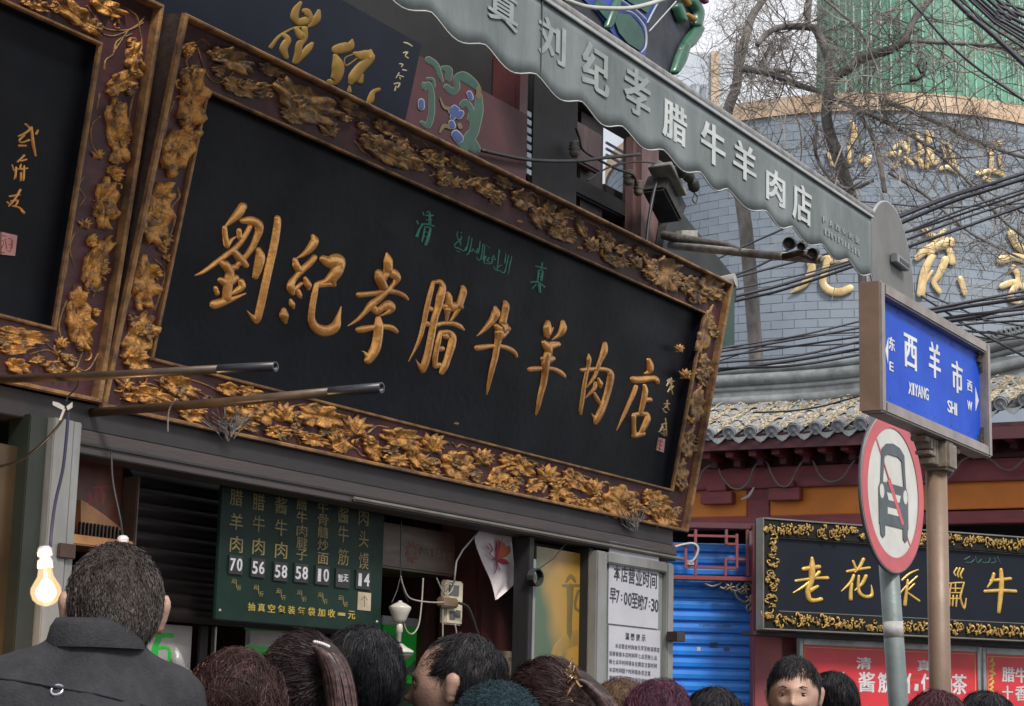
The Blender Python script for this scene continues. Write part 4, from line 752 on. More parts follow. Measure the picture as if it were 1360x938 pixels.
lets = [('真', 668, 10, 40, 52, 0), ('刘', 733, 54, 36, 58, 0), ('纪', 791, 91, 36, 66, 0), ('孝', 846, 123, 35, 66, 0), ('腊', 896, 163, 32, 56, 1), ('牛', 947, 192, 32, 58, 1), ('羊', 989, 215, 30, 52, 1), ('肉', 1030, 249, 25, 48, 1), ('店', 1065, 271, 25, 54, 1)]
for i, (s_, x, y, wd, hh, q) in enumerate(lets):
    mb = MB(); char_at(mb, AW, s_, x, y, wd*1.0, hh*.92, .0034, .0012, .06); mb.obj('awning_character', LET if q else LETF, aw)
mb = MB()
for i, ch_ in enumerate('FA西安美业'): char_at(mb, AW, ch_, 1095+i*8.6, 292+i*5.3, 4.5 if i < 2 else 6, 8, .0034, .0012, .02)
for i, ch_ in enumerate('13891911518'): char_at(mb, AW, ch_, 1096+i*4.4, 307+i*2.9, 2.6, 8, .0034, .0012, .03)
mb.obj('small_awning_lettering', LETF, aw, kind='stuff')
arm = thing('support_arm', 'rusty grey awning arm with a taped cable reaching out under the valance', 'bracket')
mb = MB(); mb.tube([at(890, 326, 8.2), at(1000, 337, 7.7), at(1090, 345, 7.3)], .018, 8); mb.obj('arm_bar', mat('chipped_white_bar', (.36, .35, .32, 1), .6, .2, (.17, .15, .13, 1), 14, bump=.2), arm, True)
mb = MB(); mb.tube([at(*p) for p in ((880,312,8.2),(905,318,8.15),(940,323,8.0),(965,326,7.9),(985,333,7.75))], [.02, .024, .02, .016, .008], 8); mb.obj('cable_wrap', mat('dusty_wrap', (.11, .095, .085, 1), .8, 0, (.05, .045, .04, 1), 30, bump=.6), arm, True)
mb = MB(); mb.poly([P(872, 310, -.1), P(893, 310, -.1), P(893, 335, -.1), P(872, 335, -.1)][::-1], 0, .03); 
o = mb.obj('wall_bracket', MC['chipped_white_bar'], arm); o.matrix_world = FP.M
fl = thing('floodlight', 'pair of grimy round floodlights at the tip of the awning arm', 'floodlight')
for (x, y, rr, YY) in ((1050, 323, 9, 7.35), (1066, 327, 6, 7.33), (1081, 336, 7.5, 7.28)):
    c_ = at(x, y, YY); d = (CAM-c_).normalized(); Mx = Matrix.Translation(c_) @ d.lerp(Vector((-.6, -.6, -.3)), .5).to_track_quat('Z', 'Y').to_matrix().to_4x4(); k_ = YY/FOC
    MB().lathe([(0, -.05), (rr*k_*.5, -.05), (rr*k_*.8, -.02), (rr*k_, .01), (rr*k_, .025), (rr*k_*.86, .025), (rr*k_*.8, .012), (0, .004)], 18, Mx).obj('lamp_head', MC['grimy_metal'], fl, True)
mb = MB(); mb.tube([at(1040, 341, 7.4), at(1062, 336, 7.36), at(1090, 345, 7.3)], .014, 8); mb.obj('lamp_bracket', MC['rusty_steel'], fl, True)
# carved and painted eave bracket seen above the awning
eb_ = thing('eave_bracket', 'green and blue painted wooden eave bracket above the awning', 'eave bracket', FP.M)
EG = mat('bracket_green', (.02, .085, .06, 1), .5, 0, (.012, .05, .04, 1), 5, 4); EB = mat('bracket_blue', (.03, .06, .33, 1), .5, 0, (.02, .04, .2, 1), 6); ED = mat('bracket_dark', (.025, .03, .045, 1), .6, 0, (.012, .014, .02, 1), 8); EL = mat('bracket_pale_line', (.32, .38, .42, 1), .5)
CE = .25
def epoly(name, m, L, c, t): mb = MB(); mb.poly([FP.uv(x, y, CE) for x, y in L][::-1], CE+c, CE+c+t); return mb.obj(name, m, eb_)
epoly('bracket_board', ED, [(740,-60),(932,-60),(934,10),(928,30),(926,45),(918,62),(910,70),(905,85),(893,97),(880,95),(860,80),(820,60),(760,20)], -.1, .09)
epoly('blue_field', EB, [(775,-40),(880,-40),(872,8),(860,30),(858,80),(815,45),(795,18),(772,-5)], -.01, .008)
for q in ([(818,18),(835,20),(850,38),(854,55),(848,68),(832,58),(820,44),(815,30)], [(830,-30),(872,-30),(868,0),(858,18),(846,10),(832,2),(824,-8)], [(792,0),(806,8),(818,22),(812,36),(800,22),(788,8)]): epoly('green_petal', EG, q, -.002, .01)
mb = MB()
for s_ in [[(814,14,2),(838,16,2.2),(856,36,2.2),(858,60,2.2),(852,70,2)],[(876,0,2.2),(866,18,2.2),(860,30,2)],[(822,-2,2),(845,14,2),(858,26,2)]]: brush(mb, FP, s_, CE+.006, .3, .004, 4, 4)
mb.obj('pale_line', EL, eb_, True)
for s_ in ([(895,95,10),(902,80,14),(908,62,12)],[(925,40,14),(915,55,16),(905,66,10)],[(820,-2,8),(812,18,10),(806,36,8)],[(918,2,14),(926,16,12),(924,32,12)],[(898,10,12),(904,25,12)]):
    mb = MB(); brush(mb, FP, s_, CE, .4, .03, 6, 4); mb.obj('carved_petal', mat('glossy_green', (.03, .12, .07, 1), .3, 0, (.015, .06, .04, 1), 10), eb_, True)
for s_ in ([(905,-5,8),(912,5,8)],[(912,20,6),(920,26,8)],[(928,-8,10),(935,2,8)]):
    mb = MB(); brush(mb, FP, s_, CE+.02, .4, .02, 5, 3); mb.obj('gilt_flower', OG if s_[0][0] < 920 else mat('plum_paint', (.10, .01, .05, 1), .4), eb_, True)
cable('pale cable looping across the painted eave bracket', [(752,0),(775,8),(800,11),(835,11),(860,6),(885,-2)], .009, mat('pale_cable', (.42, .42, .40, 1), .6), .4)
cable('thin grey wire crossing the painted eave bracket', [(862,42),(880,22),(898,2)], .003, MC['pale_cable'], .4)
# ================================================================ ACROSS THE STREET: tiled gatehouse
o2 = at(1000, 700, 16.2)
B2 = Plane((o2.x, o2.y, 0), 117)       # wall under the roof, right end a little nearer
gh = thing('gatehouse', 'red timber building with grey tiled roof and amber frieze across the street', 'building', B2.M)
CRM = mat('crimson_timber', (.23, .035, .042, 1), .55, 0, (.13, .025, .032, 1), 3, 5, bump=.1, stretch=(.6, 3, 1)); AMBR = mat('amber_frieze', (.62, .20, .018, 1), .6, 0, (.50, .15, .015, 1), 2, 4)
CRD = mat('dark_plum_timber', (.09, .02, .028, 1), .6, 0, (.06, .016, .022, 1), 3)  # darker and more purple than the crimson timber
def q2(x, y, c=0): return B2.uv(x, y, c)
def g2(name, m, x0, x1, y0, y1, c, d, xr=None, bev=.006, par=gh):      # heights read at xr so that long members stay level
    xr = xr or (x0+x1)/2; a0, a1 = q2(x0, y0, c)[0], q2(x1, y0, c)[0]; z0, z1 = q2(xr, y1, c)[1], q2(xr, y0, c)[1]; return lbox(par, name, m, a0, a1, z0, z1, c-d, c, bev)
g2('frieze_panel', AMBR, 850, 992, 650, 687, 0, .1, 950); g2('frieze_panel', AMBR, 1022, 1160, 644, 684, 0, .1, 1080); g2('frieze_panel', AMBR, 1160.5, 1460, 634, 676, 0, .1, 1300)
g2('frieze_post', CRM, 992.5, 1021.5, 640, 700, .02, .12)
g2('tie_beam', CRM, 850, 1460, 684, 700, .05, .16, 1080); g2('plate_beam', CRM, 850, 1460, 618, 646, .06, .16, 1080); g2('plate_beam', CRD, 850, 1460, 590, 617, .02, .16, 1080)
for x, y in ((952, 655), (1042, 650)): g2('bracket_block', CRM, x-22, x+20, y-2, y+14, .12, .1); g2('bracket_block', CRM, x-14, x+12, y-12, y-3, .12, .1)
for k in range(18):
    x = 939+k*30.6; y = 604-k*1.9-(max(0, k-6)*.3)
    a_, z_ = q2(x, y, .40); lbox(gh, 'rafter_end', CRM, a_-.036, a_+.036, z_-.036, z_+.036, 0, .42, .004)
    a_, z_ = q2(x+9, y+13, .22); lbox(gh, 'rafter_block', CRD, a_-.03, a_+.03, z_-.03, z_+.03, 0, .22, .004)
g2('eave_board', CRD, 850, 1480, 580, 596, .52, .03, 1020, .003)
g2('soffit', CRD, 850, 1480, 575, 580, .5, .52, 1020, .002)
# shop interior below the beam: black sheets, its shade put into the colour
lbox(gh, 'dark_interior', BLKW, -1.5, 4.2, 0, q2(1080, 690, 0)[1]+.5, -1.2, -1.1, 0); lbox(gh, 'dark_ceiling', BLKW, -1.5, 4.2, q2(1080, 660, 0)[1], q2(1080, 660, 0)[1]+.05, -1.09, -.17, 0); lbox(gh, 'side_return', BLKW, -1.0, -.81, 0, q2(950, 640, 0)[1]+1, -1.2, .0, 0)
# roof: rows of tube tiles running down to the eave, upturned at the far right
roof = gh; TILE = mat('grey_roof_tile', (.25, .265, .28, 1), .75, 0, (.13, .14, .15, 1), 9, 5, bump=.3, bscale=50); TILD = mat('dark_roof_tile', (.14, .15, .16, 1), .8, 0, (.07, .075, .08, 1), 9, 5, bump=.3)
e0, ez = q2(1020, 574, .55)
pit = q2(966, 575, .55)[0]-q2(938, 576, .55)[0]
a_s = q2(940, 575, .55)[0]-pit*4; RL, RZ = .95, .36          # run back from eave, rise
def upt(a): return max(0, a-.2)**2*.032
tub = MB()
for k in range(13): 
    pass
def half_tube(r, L, seg=8, off=0): # along +x, humped up z
    vs = []; 
    for x in (0, L):
        for j in range(seg+1): t = math.pi*j/seg; vs.append((x, r*math.cos(t), r*math.sin(t)))
    fs = [(j, j+1, seg+1+j+1, seg+1+j) for j in range(seg)]
    return vs, fs
NT = 4
v_, f_ = half_tube(.058, RL/NT*1.02); v2_ = [(x, y*(1+.0), z) for x, y, z in v_]
mb = MB(); mb.add([(x, y*(1 if x > .01 else 1.12), z*(1 if x > .01 else 1.12)) for x, y, z in v_], f_); tube_me = mb.mesh('tube_tile', True); tube_me.materials.append(TILE)
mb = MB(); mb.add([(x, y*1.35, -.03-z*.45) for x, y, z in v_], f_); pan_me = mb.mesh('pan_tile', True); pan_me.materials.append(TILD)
mb = MB(); mb.lathe([(0, -.018), (.050, -.018), (.056, -.01), (.056, .004), (.046, .006), (.042, .0), (.02, .0), (.012, .006), (0, .007)], 16, Matrix.Rotation(-math.pi/2, 4, 'Y')); cap_me = mb.mesh('tile_cap', True); cap_me.materials.append(TILE)
mb = MB(); mb.poly([(-.085, .012), (-.06, -.02), (-.03, -.05), (0, -.065), (.03, -.05), (.06, -.02), (.085, .012), (.05, -.008), (0, -.016), (-.05, -.008)], -.006, .006); drip_me = mb.mesh('drip_tile'); drip_me.materials.append(TILE)
sl = math.atan2(RZ, RL); wv = B2.w(0, 0, 0)
for k in range(23):
    a = a_s+pit*k; dz_ = upt(a)
    base = Vector((a, ez+dz_, .55)); dirv = Vector((0, math.sin(sl), -math.cos(sl))); nrm = Vector((0, math.cos(sl), math.sin(sl)))
    Rm = Matrix((dirv, nrm.cross(dirv), nrm)).transposed().to_4x4()
    for j in range(NT):
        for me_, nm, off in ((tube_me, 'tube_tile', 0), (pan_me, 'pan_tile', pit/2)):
            o = ob(nm, me_, gh); o.matrix_local = Matrix.Translation(base+Vector((off, 0, 0))+dirv*(RL/NT*j)+nrm*(.004*j+rng.uniform(-.003, .003))) @ Rm @ Matrix.Rotation(rng.uniform(-.02, .02), 4, 'Z')
    o = ob('tile_cap', cap_me, gh); o.matrix_local = Matrix.Translation(base+nrm*.004-dirv*.004) @ Rm
    o = ob('drip_tile', drip_me, gh); o.matrix_local = Matrix.Translation(base+Vector((pit/2, -.02, .006)))
# ridge mouldings
RG = mat('ridge_plaster', (.27, .285, .29, 1), .8, 0, (.15, .16, .165, 1), 6, 5, bump=.3)
for (dy, r_, dc) in ((.07, .055, 0), (.19, .03, 0), (.27, .06, 0), (.36, .035, 0)):
    mb = MB(); mb.tube([(a_s-.3+i*.3, ez+RZ+dy+upt(a_s-.3+i*.3)*1.6, .55-RL+dc) for i in range(20)], r_, 10); mb.obj('ridge_moulding', RG, gh, True)
mb = MB(); mb.box(a_s-.3, a_s+5.3, ez+RZ-.1, ez+RZ+.34, .55-RL-.06, .55-RL+.015); mb.obj('ridge_wall', RG, gh)
mb = MB()
for k in range(9):
    a = q2(1322+k*6, 485, -.3)[0]; brush_pts = [(a+.05*math.cos(t)*t/6, ez+RZ+.36+upt(a)*1.6+.05*math.sin(t)*t/6, .55-RL+.05) for t in np.linspace(0, 6, 12)]; mb.tube(brush_pts, .014, 5)
mb.obj('ridge_scrollwork', RG, gh, True, kind='stuff')
# dry leaves and straw lying in the valleys
cnt = 7500; mb = MB(); V = []; Fq = []
for i in range(cnt):
    k = rng.integers(0, 23); a = a_s+pit*(k+.5)+rng.normal(0, .036); t = rng.uniform(0, 1)**.8; dd = abs(a-a_s-pit*(k+.5))
    p = Vector((a, ez+upt(a)+RZ*t+.004+dd*.5+rng.uniform(.005, .045), .55-RL*t+.02)); an = rng.uniform(0, 3.14); l = rng.uniform(.010, .030); w2 = rng.uniform(.004, .009)
    u1 = Vector((math.cos(an), math.sin(an)*.5, -math.sin(an)*.6+rng.uniform(-.3, .3)))*l; u2 = Vector((-math.sin(an), math.cos(an)*.6, rng.uniform(-.4, .4)))*w2; b = len(V)
    V += [tuple(p-u1-u2), tuple(p+u1-u2*.6), tuple(p+u1+u2*.6), tuple(p-u1+u2)]; Fq.append((b, b+1, b+2, b+3))
mb.add(V, Fq); lit = mb.obj('roof_litter', mat('dry_leaf_litter', (.56, .50, .38, 1), .8, 0, (.30, .23, .14, 1), 40, 2), None, mw=B2.M); tag(lit, 'pale dry leaves and straw lying in the roof valleys', 'leaf litter', kind='stuff')
cable('dark cable lying along the tiled roof', [(1000,548),(1050,546),(1090,540),(1120,532),(1150,524)], .008, CORDD, .35, B2)
# wavy pale cable slung under the eave
WV = [(905,650),(918,650),(928,640),(934,625),(943,619),(952,619),(960,635),(972,648),(984,649),(994,640),(1001,622),(1008,615),(1018,614),(1026,632),(1036,645),(1048,644),(1058,625),(1068,611),(1079,612),(1088,630),(1101,640),(1118,635),(1130,618),(1142,605),(1160,600),(1190,610),(1225,640),(1257,636),(1270,622),(1280,610),(1300,606),(1318,612),(1330,622),(1344,624),(1358,612),(1372,598)]
cable('pale cable slung in loops under the tiled eave', WV, .009, mat('pinkish_cable', (.20, .15, .15, 1), .6), .16, B2, n=4)
pbx = MB(); brush(pbx, B2, [(985,663,2),(994,659,4),(1001,648,2)], .16, .3, .01); tag(pbx.obj('plastic_scrap', mat('scrap', (.45, .42, .42, 1), .5), None, True, mw=B2.M), 'scrap of white plastic snagged in the looped cable', 'scrap')
# ------------------------------ storefront under it
B3 = Plane((at(1000, 900, 13.4).x, 13.4, 0), 90)
sf = thing('storefront', 'crimson posts and lattice transom framing the blue shutter', 'storefront', B3.M)
def q3(x, y, c=0): return B3.uv(x, y, c)
RP = mat('red_painted_post', (.22, .045, .045, 1), .5, 0, (.15, .035, .04, 1), 3, 5, bump=.08)
zt3 = q3(1010, 694)[1]
lbox(sf, 'post', RP, q3(1001, 800)[0], q3(1039, 800)[0], 0, zt3, -.25, 0, .01); lbox(sf, 'post', CRM, q3(1040, 900)[0], q3(1064, 900)[0], 0, q3(1040, 838)[1], -.3, -.12, .01)
lbox(sf, 'post', CRM, q3(870, 800, -.2)[0], q3(893, 800, -.2)[0], 0, zt3, -.45, -.25, .01)
lbox(sf, 'transom_bar', RP, q3(890, 770, -.1)[0], q3(1001, 770, -.1)[0], q3(945, 771, -.1)[1], q3(945, 765, -.1)[1], -.2, -.1, .005)
lbox(sf, 'transom_bar', CRD, q3(890, 700, -.1)[0], q3(1001, 700, -.1)[0], q3(945, 702, -.1)[1], q3(945, 694, -.1)[1], -.2, -.1, .005)
for x, y0, y1 in ((924,703,765),(911,725,755),(965,703,723),(979,709,755),(964,741,765),(993,703,765)): a_, _ = q3(x, 740, -.1); lbox(sf, 'lattice_bar', RP, a_-.009, a_+.009, q3(x, y1, -.1)[1], q3(x, y0, -.1)[1], -.132, -.102, .002)
for y, x0, x1 in ((712,914,979),(722,965,979),(725,895,911),(754,911,979),(743,893,911),(742,964,993)): z_ = q3(950, y, -.1)[1]; lbox(sf, 'lattice_bar', RP, q3(x0, y, -.1)[0], q3(x1, y, -.1)[0], z_-.009, z_+.009, -.129, -.105, .002)
bs = thing('blue_shutter', 'bright blue closed roller shutter left of the crimson post', 'shutter', B3.M)
BLU = mat('blue_shutter_paint', (.014, .22, .74, 1), .45, 0, (.02, .13, .46, 1), 2.2, 7, coat=.1, bump=.2, bscale=9)
sx0, sx1 = q3(885, 850, -.24)[0], q3(1001, 850, -.24)[0]; ztop = q3(950, 722, -.24)[1]; sh_ = .0825
for k in range(int(ztop/sh_)):
    z = ztop-sh_*k; pr_ = [(0, 0), (.006, .012), (.03, .016), (.058, .012), (.068, .0), (.072, -.006), (.082, -.006)]
    mb = MB(); mb.add([(a, z-d_, -.24+c_) for d_, c_ in pr_ for a in (sx0, sx1)], [(2*j, 2*j+2, 2*j+3, 2*j+1) for j in range(len(pr_)-1)]); mb.obj('slat', BLU, bs)
for x, y, w_, m in ((948,856,9,CORDD),(928,862,5,WH),(965,862,7,mat('scuff_blue', (.02, .06, .2, 1), .5))): pbox(B3, bs, 'latch' if m is CORDD else 'sticker_scrap', m, x-w_/2, y-2.5, x+w_/2, y+2.5, -.222, .004, 0)
mb = MB(); char_at(mb, B3, '1399105208', 950, 830, 40, 5, -.222, .001); mb.obj('stencil_number', mat('faint_stencil', (.05, .10, .22, 1), .5), bs, kind='stuff')
pbox(B3, bs, 'white_label', WH, 912, 744, 926, 750, -.223, .003, 0)
# wrought iron scroll
iron = thing('iron_scroll', 'grey wrought iron scroll ornament in the corner beside the shutter', 'ornament', B3.M)
for s_ in ([(934,774),(945,779),(955,776),(961,772),(966,776),(962,782),(956,780)],[(966,778),(975,785),(985,782),(992,774),(999,780),(1000,795),(998,808),(994,812),(992,806),(997,802)],[(975,785),(980,795),(990,800),(998,798)],[(984,774),(978,780),(984,788),(992,786),(992,778)]):
    mb = MB(); mb.tube([(*q3(q[0], q[1], -.13), -.13) for q in crom([(x, y, 0) for x, y in s_], 5)], .010, 6); mb.obj('scroll_rod', mat('iron_grey', (.16, .15, .13, 1), .5, .5), iron, True)
for x, y in ((970, 780), (990, 783), (996, 796)):
    mb = MB()
    for k in range(5): th = k*1.257; brush(mb, B3, [(x, y, 1.5), (x+4*math.cos(th), y+4*math.sin(th), 3.2), (x+7*math.cos(th), y+7*math.sin(th), .6)], -.12, .4, .01, 4, 2)
    mb.obj('iron_leaf', mat('tarnished_brass', (.24, .19, .11, 1), .4, .5), iron, True)
cable('pale lead curling over the lattice transom', [(893,728),(905,724),(920,722),(927,728),(924,740),(917,748)], .009, mat('grey_lead', (.4, .4, .42, 1), .5), -.09, B3)
# ------------------------------ the far carved signboard
B4o = at(1015, 835, 13.0); B4 = Plane((B4o.x, B4o.y, 0), 66, 0)
d1 = thing('carved_signboard', 'black signboard with gold characters and gilt scroll border beyond the street poles', 'shop sign', B4.M)
def q4(x, y, c=0): return B4.uv(x, y, c)
sa0, sz0 = q4(1014, 834); _, sz1 = q4(1018, 690); SL = 3.0
lbox(d1, 'board', mat('far_black_lacquer', (.006, .009, .017, 1), .5, 0, None, 3, spec=.2), sa0, sa0+SL, sz0, sz1, -.12, -.03, .004)
ix0, iz0 = q4(1035, 812); iz1 = q4(1035, 713)[1]
FR = mat('border_black', (.010, .010, .010, 1), .6, spec=.2)
for q in ((sa0, ix0, sz0, sz1), (sa0+SL-(ix0-sa0), sa0+SL, sz0, sz1), (ix0+.001, sa0+SL-(ix0-sa0)-.001, sz0, iz0), (ix0+.001, sa0+SL-(ix0-sa0)-.001, iz1, sz1)): lbox(d1, 'border', FR, *q, -.029, 0, .003)
SIL = mat('tarnished_edge', (.17, .16, .14, 1), .5, .3)
for q in ((sa0-.012, sa0-.001, sz0-.012, sz1+.012), (sa0, sa0+SL, sz0-.012, sz0-.001), (sa0, sa0+SL, sz1+.001, sz1+.012)): lbox(d1, 'edge_trim', SIL, *q, -.08, .012, .002)
for q in ((ix0, ix0+.006, iz0, iz1), (ix0+.0065, sa0+SL-(ix0-sa0), iz0, iz0+.006), (ix0+.0065, sa0+SL-(ix0-sa0), iz1-.006, iz1)): lbox(d1, 'edge_trim', SIL, *q, -.029, -.02, 0)
GF = mat('bright_gilt', (.60, .38, .08, 1), .35, .35, (.40, .24, .05, 1), 20, coat=.2); GF2 = mat('gilt_scrollwork', (.46, .29, .07, 1), .45, .3, (.13, .08, .03, 1), 45)
variants = []
for s_ in range(6):
    rr = random.Random(s_+11); mb = MB()
    def rib(pts, r):
        mb.tube([(x, y, .008+.004*math.sin(i)) for i, (x, y) in enumerate(pts)], r, 5)
    for k in range(5):
        cx, cy = rr.uniform(-.045, .045), rr.uniform(-.03, .03); s0 = rr.uniform(0, 6.28); sg = rr.choice([-1, 1]); R_ = rr.uniform(.012, .026)
        rib([(cx+R_*t/4.5*math.cos(s0+sg*t), cy+R_*t/4.5*math.sin(s0+sg*t)) for t in np.linspace(.8, 5, 10)], rr.uniform(.003, .006))
    for k in range(3):
        cx, cy, th = rr.uniform(-.04, .04), rr.uniform(-.025, .025), rr.uniform(0, 6.28)
        for j in range(5):
            t2 = th+(j-2)*.6; l = .024 if j == 2 else .018; mb.tube([(cx, cy, .006), (cx+l*.5*math.cos(t2), cy+l*.5*math.sin(t2), .015), (cx+l*math.cos(t2), cy+l*math.sin(t2), .006)], [.002, .006, .001], 5)
    me_ = mb.mesh('gilt_scroll', True); me_.materials.append(GF2); variants.append(me_)
def scrolls(x0, x1, yc, horiz=True):
    n = int(abs(x1-x0)/.098)
    for i in range(n):
        o = ob('gilt_scroll', variants[random.randrange(6)], d1); t = x0+(i+.5)*(x1-x0)/n
        o.matrix_local = (Matrix.Translation((t, yc, 0)) if horiz else Matrix.Translation((yc, t, 0)) @ Matrix.Rotation(math.pi/2, 4, 'Z')) @ Matrix.Rotation(random.choice([0, math.pi]), 4, 'Z') @ Matrix.Diagonal((1.12, (sz1-iz1)/.082, 1.2, 1))
scrolls(sa0, sa0+SL, (sz0+iz0)/2); scrolls(sa0, sa0+SL, (sz1+iz1)/2); scrolls(iz0, iz1, (sa0+ix0)/2, False)
C1 = K(1010,680,5.863,[[(400,360,24),(402,400,40),(400,440,50),(395,540,44),(370,600,40),(370,650,40),(385,685,40),(430,690,34),(470,680,34)],[(335,445,34),(400,435,36),(455,428,34)],[(275,538,24),(400,520,22),(520,515,30)],[(455,470,30),(400,530,26),(330,585,22),(255,630,10)],[(445,580,24),(390,610,40)]])
C2 = K(1010,680,5.863,[[(675,465,24),(750,450,24),(848,435,22)],[(720,385,20),(740,440,24)],[(800,370,30),(770,430,26),(735,468,18)],[(725,495,24),(700,550,26),(630,618,8)],[(710,560,24),(702,620,28),(702,680,30)],[(820,500,30),(790,560,28),(735,612,10)],[(765,500,20),(760,570,22),(770,630,30),(810,660,30),(860,655,30),(868,620,20),(862,570,6)]])
C3 = K(1020,703,3.99,[[(795,215,8),(750,235,12),(710,270,12)],[(790,250,10),(725,310,12),(700,340,8)],[(740,270,12),(725,400,20)],[(730,330,10),(800,380,14)],[(775,290,10),(745,320,10)]])
C4 = K(1240,680,5.21,[[(160,390,14),(140,420,12),(150,440,12)],[(180,390,14),(165,430,12),(170,450,12)],[(205,395,14),(185,435,12),(195,460,12)],[(110,495,12),(165,490,12),(210,490,12)],[(120,500,12),(110,560,14),(108,650,14)],[(210,490,12),(190,560,14),(185,600,14),(210,670,16),(225,600,8)],[(125,530,10),(185,530,10)],[(125,560,10),(185,560,10)],[(150,500,10),(150,560,10)],[(135,580,12),(130,650,12)],[(160,580,12),(155,655,12)],[(100,420,12),(95,520,14)],[(115,600,10),(185,600,10)]])
C5 = K(1240,680,5.21,[[(415,430,24),(400,480,24),(372,522,10)],[(395,475,20),(460,470,24),(530,462,24)],[(355,550,24),(460,545,26),(565,550,26)],[(465,400,24),(468,500,34),(460,600,32),(450,695,24)]])
for st in (C1, C2, C3, C4, C5):
    mb = MB()
    for s_ in st: brush(mb, B4, s_, -.029, .35, .025, 6, 4)
    mb.obj('gold_character', GF, d1, True)
mb = MB()
for s_ in K(1240,680,5.21,[[(215,330,10),(250,310,10)],[(225,350,8),(260,350,8),(280,330,8)],[(290,310,8),(300,355,8),(330,330,8)],[(340,350,8),(380,350,8),(390,320,8)],[(400,355,8),(430,345,8),(420,320,8)],[(440,310,8),(460,355,8)]]): brush(mb, B4, s_, -.029, .3, .008, 4, 3)
mb.obj('green_inscription', mat('dim_green_lettering', (.01, .06, .05, 1), .5), d1, True)
lbox(d1, 'hanging_bar', BLKW, sa0-.05, sa0+SL, sz0-.05, sz0-.02, -.2, -.06)
# red menu signs in steel frames
STL = mat('steel_frame', (.30, .32, .33, 1), .4, .5, (.20, .21, .21, 1), 5, 4); RS = mat('red_vinyl', (.52, .025, .035, 1), .4, 0, (.44, .02, .03, 1), 3, 3); WV_ = mat('white_vinyl', (.55, .55, .56, 1), .5); YLN = mat('yellow_line', (.55, .40, .08, 1), .5)
def q5(x, y, c=-.2): return B4.uv(x, y, c)
def redsign(label, x0, x1, yt, texts, corner=False):
    r = thing('red_menu_sign', label, 'sign', B4.M); c = -.2; a0, a1 = q5(x0, 900)[0], q5(x1, 900)[0]; z1 = q5(x0, yt)[1]; z0 = z1-.56
    lbox(r, 'vinyl_face', RS, a0+.03, a1-.03, z0+.03, z1-.045, c-.03, c-.008, 0)
    for q in ((a0, a0+.03, z0, z1), (a1-.03, a1, z0, z1), (a0+.031, a1-.031, z1-.045, z1), (a0+.031, a1-.031, z0, z0+.03)): lbox(r, 'steel_edge', STL, *q, c-.04, c, .003)
    m_ = .045
    for q in ((a0+m_, a1-m_, z1-.065, z1-.061), (a0+m_, a1-m_, z0+.045, z0+.049), (a0+m_, a0+m_+.004, z0+.0495, z1-.0655), (a1-m_-.004, a1-m_, z0+.0495, z1-.0655)): lbox(r, 'yellow_border', YLN, *q, c-.008, c-.006, 0)
    mb = MB()
    for s_, x, y, wd, hh in texts: char_at(mb, B4, s_, x, y, wd, hh, c-.008, .002, .045 if hh > 14 else .02)
    mb.obj('white_lettering', WV_, r, kind='stuff')
    if corner:
        mb = MB()
        for k in range(10): brush(mb, B4, [(x0+9+random.uniform(-1, 4), yt+14+k*6.0, 2), (x0+11+random.uniform(0, 5), yt+17+k*6, 3), (x0+8, yt+20+k*6, 1)], c-.008, .2, .003, 3, 2)
        mb.obj('yellow_corner_scroll', YLN, r, kind='stuff')
redsign('wide red menu sign in a steel frame behind the leaning grey pole', 1062, 1303, 847, [('清',1147,881,20,16),('真',1227,884,18,15),('特',1087,907,20,24),('肚',1116,906,20,27),('酱',1151,906,22,27),('筋',1175,907,19,27),('伍',1213,908,22,27),('仁',1232,908,18,26),('油',1255,909,18,26),('茶',1274,909,20,27)])
redsign('narrower red menu sign cropped by the right edge', 1306, 1400, 860, [('腊',1339,896,17,20),('牛',1356,897,16,20),('肉',1373,898,16,20),('十',1338,920,14,18),('香',1356,921,16,20),('园',1373,922,16,20)], True)
mb = MB(); char_at(mb, B4, '清真食品', 1285, 880, 40, 9, -.207, .001); mb.obj('dim_mark', mat('dim_on_red', (.38, .08, .05, 1), .5), None); bpy.data.objects.remove(bpy.data.objects['dim_mark'])
# ================================================================ FAR TOWER BLOCK WITH GREEN TILED TOP
TY = 34.0; tcx = at(1130, 400, TY+5); TC = Vector((tcx.x, tcx.y, 0)); TR = 5.2
tw = thing('tower', 'round slate blue tower with large gold characters and green ribbed top', 'tower', Matrix.Translation(TC))
TWB = mat('slate_blue_block', (.25, .29, .335, 1), .8, 0, (.15, .185, .23, 1), .6, 10, bump=.3, lo=.25, hi=.75); MORT = mat('mortar_grey', (.23, .265, .31, 1), .8)
def front_z(y): d = ray(1130, y); return CAM.z+d.z*((TC.y-TR)/d.y)
zt_t, zb_t = front_z(146), front_z(520); zband = front_z(122)
def ring_seg(mb, r0, r1, z0, z1, a0, a1, n=1):
    for i in range(n):
        b0 = a0+(a1-a0)*i/n; b1 = a0+(a1-a0)*(i+1)/n; q = []
        for r in (r0, r1):
            for b in (b0, b1):
                for z in (z0, z1): q.append((r*math.sin(b), -r*math.cos(b), z))
        mb.add(q, [(4, 6, 7, 5), (0, 1, 3, 2), (0, 4, 5, 1), (2, 3, 7, 6), (1, 5, 7, 3), (0, 2, 6, 4)])
mb = MB(); ring_seg(mb, TR-.5, TR-.012, 0, zt_t, -1.75, 1.75, 48); mb.obj('tower_core', MORT, tw)
ch_h, nper = .165, 40; nb = 0; st_ = MB(); da = 3.4/nper/1.0
proto = MB(); ring_seg(proto, TR-.05, TR, 0, ch_h-.008, -da/2+.0008, da/2-.0008, 1); pme = proto.mesh('wall_block'); pme.materials.append(TWB)
rows = int((zt_t-zb_t+.2)/ch_h)
